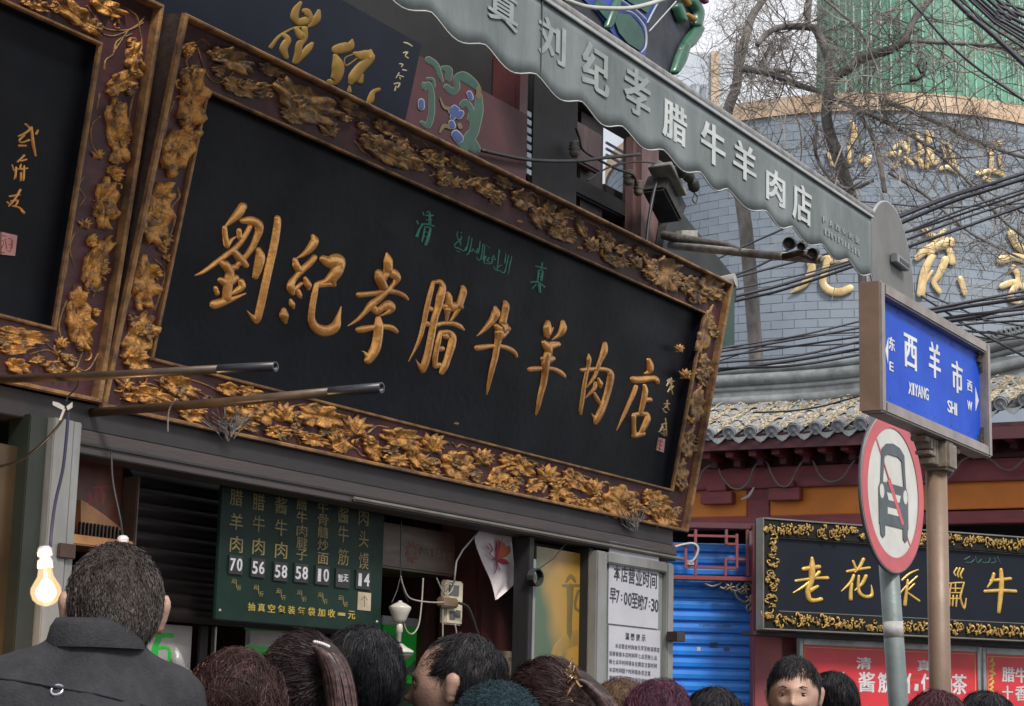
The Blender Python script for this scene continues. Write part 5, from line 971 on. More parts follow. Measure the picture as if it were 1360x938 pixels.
for r_ in range(rows):
    for k in range(-20, 21):
        an = (k+(.5 if r_ % 2 else 0))*da
        z = zt_t-ch_h*(r_+1); 
        if abs(k) < 9 and nb < 290 and r_ < 22: 
            o = ob('wall_block', pme, tw); o.matrix_local = Matrix.Translation((0, 0, z)) @ Matrix.Rotation(an, 4, 'Z') @ Matrix.Diagonal((1+rng.uniform(-.0006, .0012),)*2+(1, 1)); nb += 1
        else:
            ring_seg(st_, TR-.05, TR+rng.uniform(-.003, .004), z, z+ch_h-.012, an-da/2+.0012, an+da/2-.0012)
zz = zt_t-ch_h*rows
while zz > .2: ring_seg(st_, TR-.05, TR, zz-1.0, zz-.02, -1.7, 1.7, 30); zz -= 1.0
st_.obj('block_courses', TWB, tw, kind='stuff')
CORN = mat('cream_cornice', (.56, .42, .30, 1), .7, 0, (.45, .31, .19, 1), 1.5, 4)
mb = MB(); ring_seg(mb, TR-.4, TR+.05, zt_t, zband, -1.75, 1.75, 48); mb.obj('cornice', CORN, tw)
GT = mat('green_tile_cladding', (.13, .33, .235, 1), .55, 0, (.06, .23, .14, 1), 1.1, 6, lo=.3, hi=.7); GTL = mat('pale_green_rib', (.30, .46, .38, 1), .5)
gcx = at(1211, 120, TC.y).x-TC.x; GR_ = (at(1346, 120, TC.y).x-at(1076, 120, TC.y).x)/2
GM = Matrix.Translation((gcx, -.9, 0)); nR = 64
mb = MB()
mb.lathe([(GR_, zband-.3), (GR_*.985, zband+1.2), (GR_*.97, zband+4)], nR*2, GM); mb.obj('green_drum', GT, tw, True)
mb = MB()
for k in range(nR): th = 2*math.pi*k/nR; mb.tube([(gcx+GR_*math.cos(th)*(1 if z == 0 else .972), -.9+GR_*math.sin(th)*(1 if z == 0 else .972), zband-.3+z*4.3) for z in (0, 1)], .022, 4)
mb.obj('drum_ribs', GTL, tw, kind='stuff')
mb = MB()
for z in np.arange(zband+.4, zband+4, 1.4): mb.lathe([(GR_*1.0, z), (GR_*1.004, z+.012), (GR_, z+.03)], nR, GM)
mb.obj('drum_courses', GTL, tw, kind='stuff')
# gold characters standing off the tower wall: strokes laid on the curved wall
class Curved:
    def uv(s, x, y, c=0):
        d = ray(x, y); p = CAM-TC; A = d.x**2+d.y**2; B = p.x*d.x+p.y*d.y; r = TR+.05+c; Cc = p.x**2+p.y**2-r*r; D = max(B*B-A*Cc, 1e-6); t = (-B-math.sqrt(D))/A
        h = p+d*t; return math.atan2(h.x, -h.y)*TR, CAM.z+d.z*t
CV = Curved(); TG = mat('tower_gold', (.75, .57, .30, 1), .4, .25, (.42, .29, .13, 1), 2.5, 3)
TCH = [K(1020,235,3.99,[[(225,440,40),(230,500,40),(190,570,34),(120,615,8)],[(250,455,20),(420,440,30)],[(320,430,30),(300,500,34),(290,560,36),(320,600,40),(380,612,40),(435,590,36)],[(290,420,20),(320,430,20)]]),
 K(1020,235,3.99,[[(790,430,30),(850,380,44),(960,350,60)],[(820,270,24),(850,300,34),(900,330,34)],[(930,290,30),(900,340,40),(860,400,40)],[(870,420,34),(830,500,40),(810,620,40)],[(960,380,30),(975,450,34)],[(940,440,40),(905,520,34),(880,560,30),(910,610,24)],[(830,560,20),(870,500,14)],[(1020,540,30),(1045,620,24)]]),
 K(1020,235,3.99,[[(1290,300,40),(1320,360,44),(1350,390,30)],[(1235,440,44),(1300,425,40),(1370,440,40)],[(1240,580,30),(1300,560,34),(1370,590,30)],[(1300,480,30),(1330,540,34),(1280,640,30),(1330,660,30)]]),
 K(1020,0,3.99,[[(325,700,20),(350,720,24)],[(440,650,24),(460,700,34),(440,760,24)],[(320,800,20),(345,870,30)],[(500,850,30),(540,830,24),(520,880,20)],[(430,780,20),(430,860,20)]]),
 K(1080,150,4.857,[[(520,230,20),(570,190,34),(600,230,30)],[(480,270,24),(520,260,30)],[(540,280,24),(560,250,20)],[(620,150,14),(615,250,20),(600,320,24)],[(550,330,30),(520,350,20)],[(590,290,24),(640,330,24)]]),
 K(1080,150,4.857,[[(670,120,20),(690,230,24)],[(740,120,24),(745,220,24),(735,350,26)],[(650,170,16),(710,175,16)],[(700,250,34),(660,290,30),(690,310,30),(700,350,30)],[(770,230,24),(765,330,26)],[(770,130,18),(760,180,18)],[(790,330,20),(810,300,20)]]),
 K(1080,150,4.857,[[(830,190,20),(850,260,20),(870,330,14)],[(870,190,20),(900,280,24),(940,390,18)],[(820,360,24),(870,350,30),(930,380,30)],[(850,300,18),(900,330,20)]]),
 K(1080,150,4.857,[[(1160,190,24),(1210,200,34)],[(1120,240,20),(1150,235,24)],[(1150,260,24),(1150,370,30)],[(1200,270,20),(1215,360,20)],[(1060,390,30),(1150,375,34),(1220,395,30)],[(1110,425,34),(1150,440,24)]])]
for st in TCH:
    mb = MB()
    for s_ in st: brush(mb, CV, [(x, y, w_*1.12) for x, y, w_ in s_], 0, .18, .045, 6, 3)
    mb.v = [((TR+.05+c)*math.sin(a/TR), -(TR+.05+c)*math.cos(a/TR), z) for a, z, c in mb.v]; mb.obj('gold_character', TG, tw, True)
pb_ = thing('pale_block', 'pale distant building with a cream corner strip behind the bare tree', 'building')
xx0, xx1 = at(700, 100, 44).x, at(975, 100, 44).x; 
mb = MB(); mb.box(xx0, xx1, 44, 54, 0, 17.5); mb.obj('wall', mat('hazy_white_wall', (.50, .54, .60, 1), .8, 0, (.42, .46, .54, 1), 1), pb_)
mb = MB(); mb.box(at(944, 100, 44).x, at(955, 100, 44).x, 43.9, 43.99, 0, 17.5); mb.obj('corner_strip', mat('beige_strip', (.55, .42, .30, 1), .8), pb_)
for k in range(6):
    for j in range(3): x = at(905+j*13, 100, 44).x; mb = MB(); mb.box(x, x+.12, 43.93, 43.99, 9+k*1.35, 9.9+k*1.35); mb.obj('window', mat('grey_pane', (.25, .30, .36, 1), .3), pb_)
# ================================================================ STREET POLES AND SIGNS
NPo = at(1172, 546, 6.5); NPL = Plane(NPo, 31.1)
npt = thing('street_nameplate', 'blue street name plate in a grey metal frame on the brown pole', 'street sign', NPL.M)
def qn(x, y, c=0): return NPL.uv(x, y, c)
PFR = mat('champagne_frame', (.27, .235, .215, 1), .4, .4, (.19, .16, .145, 1), 8, 4); PFRS = mat('brown_frame_side', (.22, .14, .10, 1), .5, .3, (.16, .10, .075, 1), 6)
L_, Wn = .02, 0; n1 = qn(1317, 535)[0]; nz0, nz1 = -.0, qn(1172, 373)[1]
A_, B_ = .0, n1
wi = .045
for q in ((A_, A_+wi, nz0, nz1), (B_-wi, B_, nz0, nz1), (A_+wi+.001, B_-wi-.001, nz0, nz0+wi), (A_+wi+.001, B_-wi-.001, nz1-wi, nz1)): lbox(npt, 'frame_bar', PFR, *q, -.085, 0, .006)
lbox(npt, 'frame_end', PFRS, A_-.004, A_-.0005, nz0+.004, nz1-.004, -.082, -.008, 0)
BLP = mat('blue_enamel', (.010, .072, .50, 1), .5, 0, (.008, .052, .38, 1), 2.5, 4, spec=.15); WHE = mat('white_enamel', (.60, .62, .66, 1), .4)
lbox(npt, 'blue_plate', BLP, A_+wi, B_-wi, nz0+wi, nz1-wi, -.05, -.035, 0)
KEYM = mat('dark_fretwork', (.10, .085, .07, 1), .5, .4)
for (cx, cy, sx, sy) in ((A_+wi, nz0+wi, 1, 1), (B_-wi, nz0+wi, -1, 1), (A_+wi, nz1-wi, 1, -1), (B_-wi, nz1-wi, -1, -1)):
    for (x0, x1, y0, y1) in ((0, .05, 0, .006), (0, .006, .0065, .075), (.012, .018, .012, .06), (.0185, .04, .012, .018), (.034, .040, .0185, .04), (.0185, .0335, .034, .040)):
        lbox(npt, 'corner_fret', KEYM, cx+sx*x0, cx+sx*x1, cy+sy*y0, cy+sy*y1, -.0345, -.02, 0)
mb = MB()
for k in range(150): 
    x = random.uniform(A_+wi, B_-wi); e = random.random()**2*.035; y = (nz1-wi-e) if k % 3 else nz0+wi+e; r_ = random.uniform(.0015, .004); mb.poly([(x-r_, y-r_), (x+r_, y-r_*.6), (x+r_*.7, y+r_), (x-r_*.5, y+r_*1.2)], -.0349, -.0344)
mb.obj('dirt_specks', mat('grime', (.04, .045, .09, 1), .8), npt, kind='stuff')
PLC = -.0345
def pc(ch_, x, y, w_, h, b=.03): mb = MB(); char_at(mb, NPL, ch_, x, y, w_, h, PLC, .0015, b); return mb
for ch_, x, y, w_, h in (('西',1209,468,17,44),('羊',1241,479,15,46),('市',1271,501,14,42)): pc(ch_, x, y, w_, h, .055).obj('white_character', WHE, npt)
for ch_, x, y, w_, h in (('东',1184,457,8,18),('E',1183.5,487,5.2,12),('西',1287.5,513,6.5,14),('W',1287.5,539,6.5,12)): pc(ch_, x, y, w_, h, .03).obj('white_character', WHE, npt)
mb = MB()
for i, ch_ in enumerate('XIYANG'): w_ = 2.0 if ch_ == 'I' else 4.4; char_at(mb, NPL, ch_, [1208.5,1212.6,1216.5,1221.0,1225.8,1230.6][i], 516+[0,1.5,3,5,7,9][i]*.85, w_, 16, PLC, .0015, .03)
for i, ch_ in enumerate('SHI'): w_ = 2 if ch_ == 'I' else 4.8; char_at(mb, NPL, ch_, [1260.5,1265.6,1269.6][i], 540+[0,2.2,4][i], w_, 16, PLC, .0015, .03)
mb.obj('white_lettering', WHE, npt, kind='stuff')
mb = MB(); mb.poly([qn(x, y, PLC) for x, y in ((1295, 514), (1299.5, 532), (1295.5, 546))][::-1], PLC, PLC+.0015); mb.obj('arrow', WHE, npt)
mb = MB(); mb.poly([qn(x, y, PLC) for x, y in ((1179.5, 449), (1175.5, 466), (1179, 485))], PLC, PLC+.0015); mb.obj('arrow', WHE, npt)
# bracket and brown pole
BP = mat('brown_pole_paint', (.20, .135, .095, 1), .5, .1, (.15, .10, .072, 1), 4, 5, bump=.1); BPD = mat('weathered_capital', (.24, .20, .16, 1), .6, .2, (.12, .095, .075, 1), 10, 4, bump=.2)
pc0 = NPL.w(qn(1243, 600, -.07)[0], 0, -.07)
lc = (qn(1243, 600, -.07)[0])
lbox(npt, 'capital', BPD, lc-.055, lc+.055, -.115, -.002, -.11, -.002, .012)
for sg in (-1, 1):
    for (x0, x1, y0, y1) in ((.057, .085, -.10, -.002), (.086, .115, -.07, -.002), (.116, .15, -.045, -.002), (.151, .21, -.022, -.002), (.12, .16, -.068, -.052), (.10, .112, -.098, -.075)): lbox(npt, 'stepped_bracket', BPD, lc+sg*x0, lc+sg*x1, y0, y1, -.10, -.04, .003)
pole1 = thing('brown_pole', 'straight brown pole carrying the blue street name plate', 'pole', Matrix.Translation((pc0.x, pc0.y, 0)))
MB().lathe([(0, 0), (.0425, 0), (.0415, 1.5), (.0405, pc0.z-.115), (0, pc0.z-.115)], 28).obj('pole_shaft', BP, pole1, True)
MB().lathe([(0, .002), (.11, .002), (.11, .02), (.05, .03), (.05, .06), (0, .06)], 24).obj('base_flange', BPD, pole1, True)
# leaning grey pole with a no motor vehicles disc and a disc seen from behind
GP = mat('galvanised_pole', (.20, .235, .23, 1), .5, .3, (.13, .155, .155, 1), 6, 5, bump=.1)
pt1 = at(1181, 760, 8.9); pb1 = at(1197, 990, 8.84); dpole = (pt1-pb1).normalized(); base = pb1-dpole*((pb1.z)/dpole.z); topp = pb1+dpole*((3.44-pb1.z)/dpole.z)
gp2 = thing('grey_pole', 'leaning galvanised pole carrying the two round traffic discs', 'pole')
mb = MB(); mb.tube([base, (base+topp)/2, topp], .0465, 20); mb.obj('pole_shaft', GP, gp2, True)
mb = MB(); qb = pb1+dpole*.49; mb.tube([qb, qb+dpole*.075], .0472, 20); mb.obj('paper_label', mat('worn_label', (.40, .39, .38, 1), .7, 0, (.25, .24, .24, 1), 20), gp2, True)
DP = Plane(at(1184, 655, 8.8), 34); 
def disc(name, label, PLN, Rr, front, back, rim, flip=False):
    t = thing(name, label, 'traffic sign', PLN.M)
    s = -1 if flip else 1
    mb = MB(); mb.lathe([(0, -.004*s), (Rr*.97, -.004*s), (Rr, -.010*s), (Rr*1.003, -.004*s), (Rr, .004*s), (Rr*.985, .004*s)], 64); mb.obj('disc_rim', rim, t, True)
    mb = MB(); mb.lathe([(0, .0), (Rr*.985, .0035*s)], 64); mb.obj('disc_face', front, t)
    return t
RIM = mat('dark_rim', (.10, .10, .11, 1), .5, .4); WSG = mat('reflective_white', (.50, .50, .47, 1), .5, 0, (.43, .43, .40, 1), 6); RSG = mat('faded_sign_red', (.46, .095, .11, 1), .6, 0, (.38, .08, .095, 1), 5); DKG = mat('pictogram_slate', (.075, .09, .105, 1), .6)
lo_r = abs(DP.uv(1184, 548)[1]-DP.uv(1184, 762)[1])/2; hw = (DP.uv(1225, 657)[0]-DP.uv(1143, 657)[0])/2
ctr = DP.w((DP.uv(1225, 657)[0]+DP.uv(1143, 657)[0])/2, (DP.uv(1184, 548)[1]+DP.uv(1184, 762)[1])/2); 
print('disc r', lo_r, hw)
DP = Plane(ctr, 34, 0); Rr = lo_r
nv = disc('no_motor_vehicles_sign', 'round red and white sign with a crossed out car pictogram', DP, Rr, WSG, RIM, RIM)
def annulus(mb, r0, r1, c, n=64): mb.add([(r*math.cos(6.28319*k/n), r*math.sin(6.28319*k/n), c) for r in (r0, r1) for k in range(n)], [(k, (k+1) % n, n+(k+1) % n, n+k) for k in range(n)])
mb = MB(); annulus(mb, Rr*.80, Rr*.975, .0065); mb.obj('red_ring', RSG, nv)
mb = MB(); 
def rr_(pts, c0, c1, m, name): mb = MB(); mb.poly([(x*Rr, y*Rr) for x, y in pts], c0, c1); mb.obj(name, m, nv)
th = R(-50); dx, dy = math.cos(th), math.sin(th); hw_ = .085
rr_([(-dx*.82-dy*-hw_*-1, -dy*.82+dx*hw_*-1), (dx*.82-dy*hw_*1*1, dy*.82-dx*hw_), (dx*.82+dy*hw_, dy*.82+dx*hw_), (-dx*.82+dy*hw_, -dy*.82+dx*hw_)], .0037, .0050, RSG, 'red_bar')
# car pictogram seen from the front
rr_([(-.40, .10), (-.46, .02), (-.46, -.42), (.46, -.42), (.46, .02), (.40, .10)], .0052, .0062, DKG, 'car_pictogram')
for s in (-1, 1): rr_([(s*.40, .10), (s*.33, .10), (s*.27, .42), (s*.36, .50)][::s], .0052, .0062, DKG, 'car_pillar'); rr_([(s*.44, -.42), (s*.28, -.42), (s*.28, -.55), (s*.35, -.59), (s*.42, -.55)][::-s], .0052, .0062, DKG, 'car_wheel')
rr_([(-.36, .50), (-.27, .42), (-.15, .46), (.15, .46), (.27, .42), (.36, .50), (.22, .58), (0, .61), (-.22, .58)], .0052, .0062, DKG, 'car_roof')
rr_([(-.22, -.02), (.22, -.02), (.17, -.11), (-.17, -.11)][::-1], .0064, .0070, WSG, 'car_grille'); rr_([(-.20, -.20), (.20, -.20), (.20, -.28), (-.20, -.28)][::-1], .0064, .0070, WSG, 'car_bumper')
for s in (-1, 1): rr_([(s*.37+.07*math.cos(t), -.02+.09*math.sin(t)) for t in np.linspace(0, 5.9, 12)], .0064, .0070, WSG, 'car_lamp')
rr_([(-dx*.2-.02+.03, -dy*.2+.02), (dx*.44+.03, dy*.44-.02), (dx*.44-.045, dy*.44-.05), (-dx*.2-.07, -dy*.2-.03)], .0072, .0078, RSG, 'red_bar')
cb = at(1183, 376, 8.99)
DB = Plane(cb, 27.5, 0)
GB_ = mat('disc_back_grey', (.15, .15, .145, 1), .6, .1, (.11, .11, .108, 1), 3, 4)
bd = disc('disc_back', 'grey back of a round traffic disc behind the street name plate', DB, Rr*1.06, GB_, GB_, mat('bright_rim', (.38, .38, .38, 1), .4, .4))
lbox(bd, 'clamp_channel', mat('dull_aluminium', (.23, .24, .25, 1), .4, .6), -.02, .20, .10, .145, .005, .04, .004)
bd.children[-1].rotation_euler = (0, 0, .35)
lbox(bd, 'clamp_slot', CORDD, .03, .19, .113, .132, .0402, .042, 0); bd.children[-1].rotation_euler = (0, 0, .35)
# ================================================================ BARE TREE
BARK = mat('grey_bark', (.20, .185, .175, 1), .9, 0, (.085, .078, .075, 1), 9, 5, bump=.6, bscale=40, stretch=(1, 1, .4)); TWIG = mat('twig_grey', (.12, .10, .09, 1), .9, 0, (.27, .245, .22, 1), 3)
def limb(pts, tree_o, name='limb', c=BARK):
    Q = crom([(*at(x, y, Y), w_*Y/FOC/2) for x, y, Y, w_ in pts], 5); mb = MB(); mb.tube([Vector(q[:3]) for q in Q], [max(q[3], .004) for q in Q], 10); mb.obj(name, c, tree_o, True); return Q
def twigs(Qs, n, L, seed, mb, vol=None, lev=3, w0=.012):
    rr = random.Random(seed)
    def grow(p, d, l, r, lv):
        P_ = [p]; nn = 5
        for i in range(nn):
            d = (d+Vector((rr.gauss(0, .30), rr.gauss(0, .25), rr.gauss(.02, .30)))).normalized(); P_.append(P_[-1]+d*l/nn)
        mb.tube(P_, r, 3, False, r2=r*.45)
        if lv > 0:
            for k in range(rr.choice([3, 4, 5])):
                j = rr.randrange(1, nn+1); d2 = (d+Vector((rr.gauss(0, .8), rr.gauss(0, .5), rr.gauss(.1, .8)))).normalized(); grow(P_[j], d2, l*rr.uniform(.45, .8), r*.6, lv-1)
    for i in range(n):
        Q = rr.choice(Qs); q = Q[rr.randrange(len(Q)//5, len(Q))]; d = Vector((rr.gauss(0, 1), rr.gauss(0, .6), rr.gauss(.35, .8))).normalized(); grow(Vector(q[:3]), d, L*rr.uniform(.6, 1.4), w0*rr.uniform(.6, 1.1), lev)
T1 = thing('tree', 'bare grey street tree with forked limbs and fine twigs in front of the tower', 'tree', Matrix.Translation(at(1128, 600, 19)*1.0-Vector((0, 0, at(1128, 600, 19).z))))
Tinv = T1.matrix_world.inverted()
def limb1(pts, name='limb'):
    Q = crom([(*at(x, y, Y), w_*Y/FOC/2) for x, y, Y, w_ in pts], 5); mb = MB(); mb.tube([Tinv @ Vector(q[:3]) for q in Q], [max(q[3], .004) for q in Q], 10); mb.obj(name, BARK, T1, True); return Q
Tb = at(1150, 420, 19.2)
Qt = limb1([(1160,940,19.2,26),(1155,600,19.2,23),(1148,350,19.2,20),(1132,270,19,19),(1118,225,19,18),(1100,170,19,16),(1098,140,19,15),(1103,108,19,15),(1100,78,19,13),(1085,42,19,12),(1070,36,19,10),(1030,38,18.9,9),(1005,60,18.8,7)], 'trunk')
QL = [Qt,
 limb1([(1101,108,19,12),(1125,93,18.9,13),(1148,76,18.8,14),(1180,67,18.6,12),(1200,54,18.5,11),(1215,25,18.5,10),(1240,-6,18.5,9)]),
 limb1([(1203,55,18.5,6),(1255,57,18.3,5.5),(1305,60,18.2,5),(1370,68,18,4)]),
 limb1([(1090,122,19,8),(1057,112,19,9),(1020,97,19,10),(985,92,19,8)]),
 limb1([(1172,133,18.8,7),(1245,162,18.6,8),(1295,187,18.5,7),(1340,203,18.4,6),(1380,215,18.4,5)]),
 limb1([(1105,130,18.8,7),(1132,142,18.8,7),(1172,160,18.7,6),(1205,178,18.6,5),(1250,203,18.5,4)]),
 limb1([(1073,36,19,8),(1074,10,19,9),(1078,-20,19,9)]),
 limb1([(1240,201,18.4,3),(1280,235,18.2,5),(1330,290,18,5),(1380,330,18,4)]), limb1([(1180,230,18.6,4),(1230,260,18.4,5),(1290,310,18.2,4),(1370,350,18,3)]),
 limb1([(1160,240,18.6,5),(1120,250,18.8,6),(1085,210,18.9,5),(1085,165,19,4)]), limb1([(1175,255,18.4,7),(1165,200,18.6,7),(1150,165,18.6,5),(1128,140,18.8,5)]),
 limb1([(1090,-5,18.5,4),(1140,40,18.4,4),(1160,80,18.4,3),(1175,120,18.4,3),(1170,150,18.4,3)])]
Q2 = limb1([(1010,560,20,20),(990,300,20,20),(965,170,20,16),(978,115,20,14),(982,82,20,14),(992,45,20,12),(1000,20,20,11),(1020,-8,20,9)], 'second_trunk')
Q3 = limb1([(985,92,20,8),(1010,93,20,7),(1050,96,20,6)])
mb = MB(); 
for sd_, QQ, n_, L_2, lv in ((1, QL[:6], 60, .75, 3), (2, [Q2, Q3], 26, .6, 3), (3, QL[6:], 42, .6, 3), (5, QL, 90, .35, 2)): twigs(QQ, n_, L_2, sd_, mb, lev=lv, w0=.010)
# long thin shoots
rr = random.Random(9)
for k in range(95):
    QQ = rr.choice(QL[1:]+[Q2]); q0 = QQ[rr.randrange(2, len(QQ))]; q0v = Vector(q0[:3])-CAM; zz_ = q0v.dot(FW); x0, y0 = 680+FOC*q0v.dot(RT)/zz_, 469-FOC*q0v.dot(UP)/zz_
    if x0 < 1080 and y0 > 200: continue
    ang = rr.gauss(.5, .7) if x0 > 1150 else rr.gauss(1.2, 1.0); l = rr.uniform(60, 170); x1, y1 = x0+l*math.cos(ang), y0+l*math.sin(ang); cx, cy = (x0+x1)/2+rr.gauss(0, 14), (y0+y1)/2+rr.gauss(0, 14)
    Y = q0[1]; mb.tube([Vector(q) for q in crom([tuple(at(x0, y0, Y)), tuple(at(cx, cy, Y+rr.uniform(-.3, .3))), tuple(at(x1, y1, Y+rr.uniform(-.3, .3)))], 5)], rr.uniform(.004, .009), 3, False)
o = mb.obj('twigs', TWIG, None, kind='stuff'); o.parent = T1; o.matrix_local = Tinv
print('twig faces', len(mb.f))
t2 = thing('twig_hook', 'small dark hook shaped thing caught in the upper twigs', 'hanging hook')  # dark hook shape, not a lamp
mb = MB(); mb.tube([at(x, y, 18.2) for x, y in ((1224,78),(1219,88),(1223,97),(1229,93),(1229,82),(1227,100),(1217,106),(1208,107))], .018, 6); mb.obj('hook_body', CORDD, t2, True)
# ================================================================ OVERHEAD CABLES
CBK = mat('cable_black', (.018, .018, .03, 1), .5, 0, (.03, .03, .04, 1), 3)
ORD = ['first', 'second', 'third', 'fourth', 'fifth', 'sixth', 'seventh', 'eighth', 'ninth', 'tenth', 'eleventh', 'twelfth']
def ov(label, pts, Y, w_, grp, m=CBK):
    el, er = (500, 500) if grp == G1 else (((420, 50) if pts[0][0] < 1150 and grp == G3 else (90, 40)) if pts[-1][0] < 1200 else (50, 620))
    if pts[0][0] < 1150 and grp == G2: el = 130
    f_ = lambda p, q, e: (p[0]+(p[0]-q[0])/math.hypot(p[0]-q[0], p[1]-q[1])*e, p[1]+(p[1]-q[1])/math.hypot(p[0]-q[0], p[1]-q[1])*e)
    pts = [f_(pts[0], pts[1], el)]+list(pts)+[f_(pts[-1], pts[-2], er)]
    
    mb = MB(); mb.tube([Vector(q) for q in crom([tuple(at(x, y, Y)) for x, y in pts], 6)], w_*1.3*Y/FOC/2, 6); o = mb.obj('overhead_cable', m, None, True); tag(o, label, 'cable', grp)
G1, G2, G3 = 'overhead cables in the top right bundle', 'overhead cables sloping up across the tower letters', 'overhead cables in the low bundle above the tiled roof'
ov('long single black cable running down from the top edge to the right', [(1200,-8),(1225,18),(1255,53),(1300,92),(1362,135)], 15, 3, G1)
ov('thickest cable of the top right bundle', [(1255,-12),(1285,18),(1316,44),(1365,90)], 14, 5.5, G1)
for a, b, w_ in (((1270,-5),(1364,66),3),((1282,-6),(1364,58),3.5),((1292,-5),(1364,47),4),((1300,-4),(1364,42),3),((1308,-5),(1364,34),4.5),((1318,-6),(1364,24),4),((1330,-6),(1364,14),3),((1275,-6),(1350,72),2.5),((1286,-6),(1362,52),2.5)): 
    ov('black cable of the top right bundle, %s from the left at the top edge' % ORD[sorted([1270,1282,1292,1300,1308,1318,1330,1275,1286]).index(a[0])], [a, ((a[0]+b[0])/2-2, (a[1]+b[1])/2+4), b], 14.2, w_, G1)
for i, (a, m_, b, w_) in enumerate([((1190,290),(1262,262),(1364,229),4),((1192,298),(1270,266),(1364,236),4.5),((1040,352),(1200,310),(1364,255),2.5),((1195,312),(1280,278),(1364,250),2.5),((1195,322),(1280,290),(1364,262),2.5),((1200,330),(1280,302),(1364,272),3.5),((1185,271),(1250,276),(1364,270),1.8),((1000,322),(1050,299),(1110,262),2.2),((960,372),(1010,352),(1050,330),2.5),((1200,283),(1290,250),(1364,240),1.8)]):
    ov('black cable sloping up across the tower letters, %s from the top by its left end' % ['third', 'fourth', 'ninth', 'fifth', 'sixth', 'eighth', 'first', 'seventh', 'tenth', 'second'][i], [a, m_, b], 15+.1*i, w_, G2)
for i, (a, m_, b, w_) in enumerate([((960,398),(1040,378),(1145,345),3.5),((960,404),(1040,385),(1145,350),3),((960,388),(1060,366),(1145,342),1.8),((940,470),(1050,452),(1150,434),2.5),((940,476),(1040,462),(1150,446),2.2),((940,466),(1060,446),(1150,425),2),((940,483),(1050,474),(1150,452),2.6),((940,490),(1050,486),(1150,470),2.8),((960,478),(1050,449),(1150,441),1.6),((950,462),(1050,460),(1150,456),1.8),((940,494),(1060,478),(1150,462),3.5)]):
    ov('black cable left of the street name plate, %s from the top at its left end' % ORD[[1, 2, 0, 6, 7, 5, 9, 10, 8, 4, 11][i] if i != 2 else 0], [a, m_, b], 14.5+.05*i, w_, G3)
for i, (a, m_, b, w_) in enumerate([((1200,418),(1280,402),(1364,386),3),((1200,422),(1280,408),(1364,396),4),((1220,428),(1290,418),(1364,410),3.5),((1240,430),(1300,420),(1364,404),4.5),((1230,414),(1300,400),(1364,392),2),((1270,432),(1320,428),(1364,426),2.5),((1280,440),(1330,444),(1364,450),2.2),((1275,410),(1310,425),(1364,434),2),((1265,420),(1290,436),(1320,452),2.5),((1290,446),(1330,452),(1364,448),1.8),((1260,424),(1300,424),(1364,416),3)]):
    ov('black cable right of the street name plate, %s from the top at the right edge' % ORD[[0, 2, 5, 3, 1, 6, 10, 7, 11, 8, 4][i]], [a, m_, b], 14.5+.05*i, w_, G3)
# ================================================================ PEOPLE
SKIN = mat('skin', (.42, .265, .20, 1), .55, 0, (.30, .17, .125, 1), 14, 6, bump=.15, bscale=220)
SKIN.node_tree.nodes['Principled BSDF'].inputs['Subsurface Weight'].default_value = .12; SKIN.node_tree.nodes['Principled BSDF'].inputs['Subsurface Radius'].default_value = (.01, .004, .002)
def sphere_head(yaw_detail=True):
    NU, NV = 72, 56; vs = []; fs = []
    g = lambda x, z, cx, cz, sx, sz: math.exp(-((x-cx)/sx)**2-((z-cz)/sz)**2)
    for i in range(NV+1):
        ph = math.pi*i/NV-math.pi/2
        for j in range(NU):
            th = 2*math.pi*j/NU; x = math.cos(ph)*math.sin(th); y = math.cos(ph)*math.cos(th); z = math.sin(ph)   # y forward = face
            X = .076*x; Y = .096*y; Z = .118*z
            if z < 0: k = 1-.30*(-z)**1.3; X *= k; Y *= (1-.18*(-z)) if y < 0 else (1-.03*(-z))
            if y > 0: X *= 1+.04*y
            if y > .1:
                f = y
                Y += f*(-.010*(g(X, Z, .031, .002, .018, .013)+g(X, Z, -.031, .002, .018, .013)) + .008*g(X, Z, 0, .022, .045, .010)
                        + .024*g(X, Z, 0, -.030, .0125, .014) + .012*g(X, Z, 0, -.008, .009, .026) + .007*(g(X, Z, .04, -.03, .02, .02)+g(X, Z, -.04, -.03, .02, .02))
                        + .009*g(X, Z, 0, -.064, .020, .008) - .005*g(X, Z, 0, -.0605, .026, .0025) - .005*g(X, Z, 0, -.080, .022, .007) + .010*g(X, Z, 0, -.100, .022, .014) + .006*g(X, Z, 0, -.030, .024, .008))
            vs.append((X, Y, Z))
    for i in range(NV):
        for j in range(NU): fs.append((i*NU+j, i*NU+(j+1) % NU, (i+1)*NU+(j+1) % NU, (i+1)*NU+j))
    return vs, fs
HV, HF = sphere_head()
def capsule(mb, a, b, r0, r1, sq=(1, 1), seg=20):
    # tapered limb with rounded ends, sq squashes the section (x, y)
    a, b = Vector(a), Vector(b); d = b-a; n = 8; pts = []; rad = []
    for k in range(4): t = math.pi/2*k/4; pts.append(a-d.normalized()*r0*math.cos(t)); rad.append(max(r0*math.sin(t), .002))
    for k in range(n+1): pts.append(a+d*k/n); rad.append(r0+(r1-r0)*k/n)
    for k in range(1, 5): t = math.pi/2*k/4; pts.append(b+d.normalized()*r1*math.sin(t)); rad.append(max(r1*math.cos(t), .002))
    m2 = MB(); m2.tube(pts, rad, seg); mid = (a+b)/2
    mb.add([(mid.x+(x-mid.x)*sq[0], mid.y+(y-mid.y)*sq[1], z) for x, y, z in m2.v], m2.f)
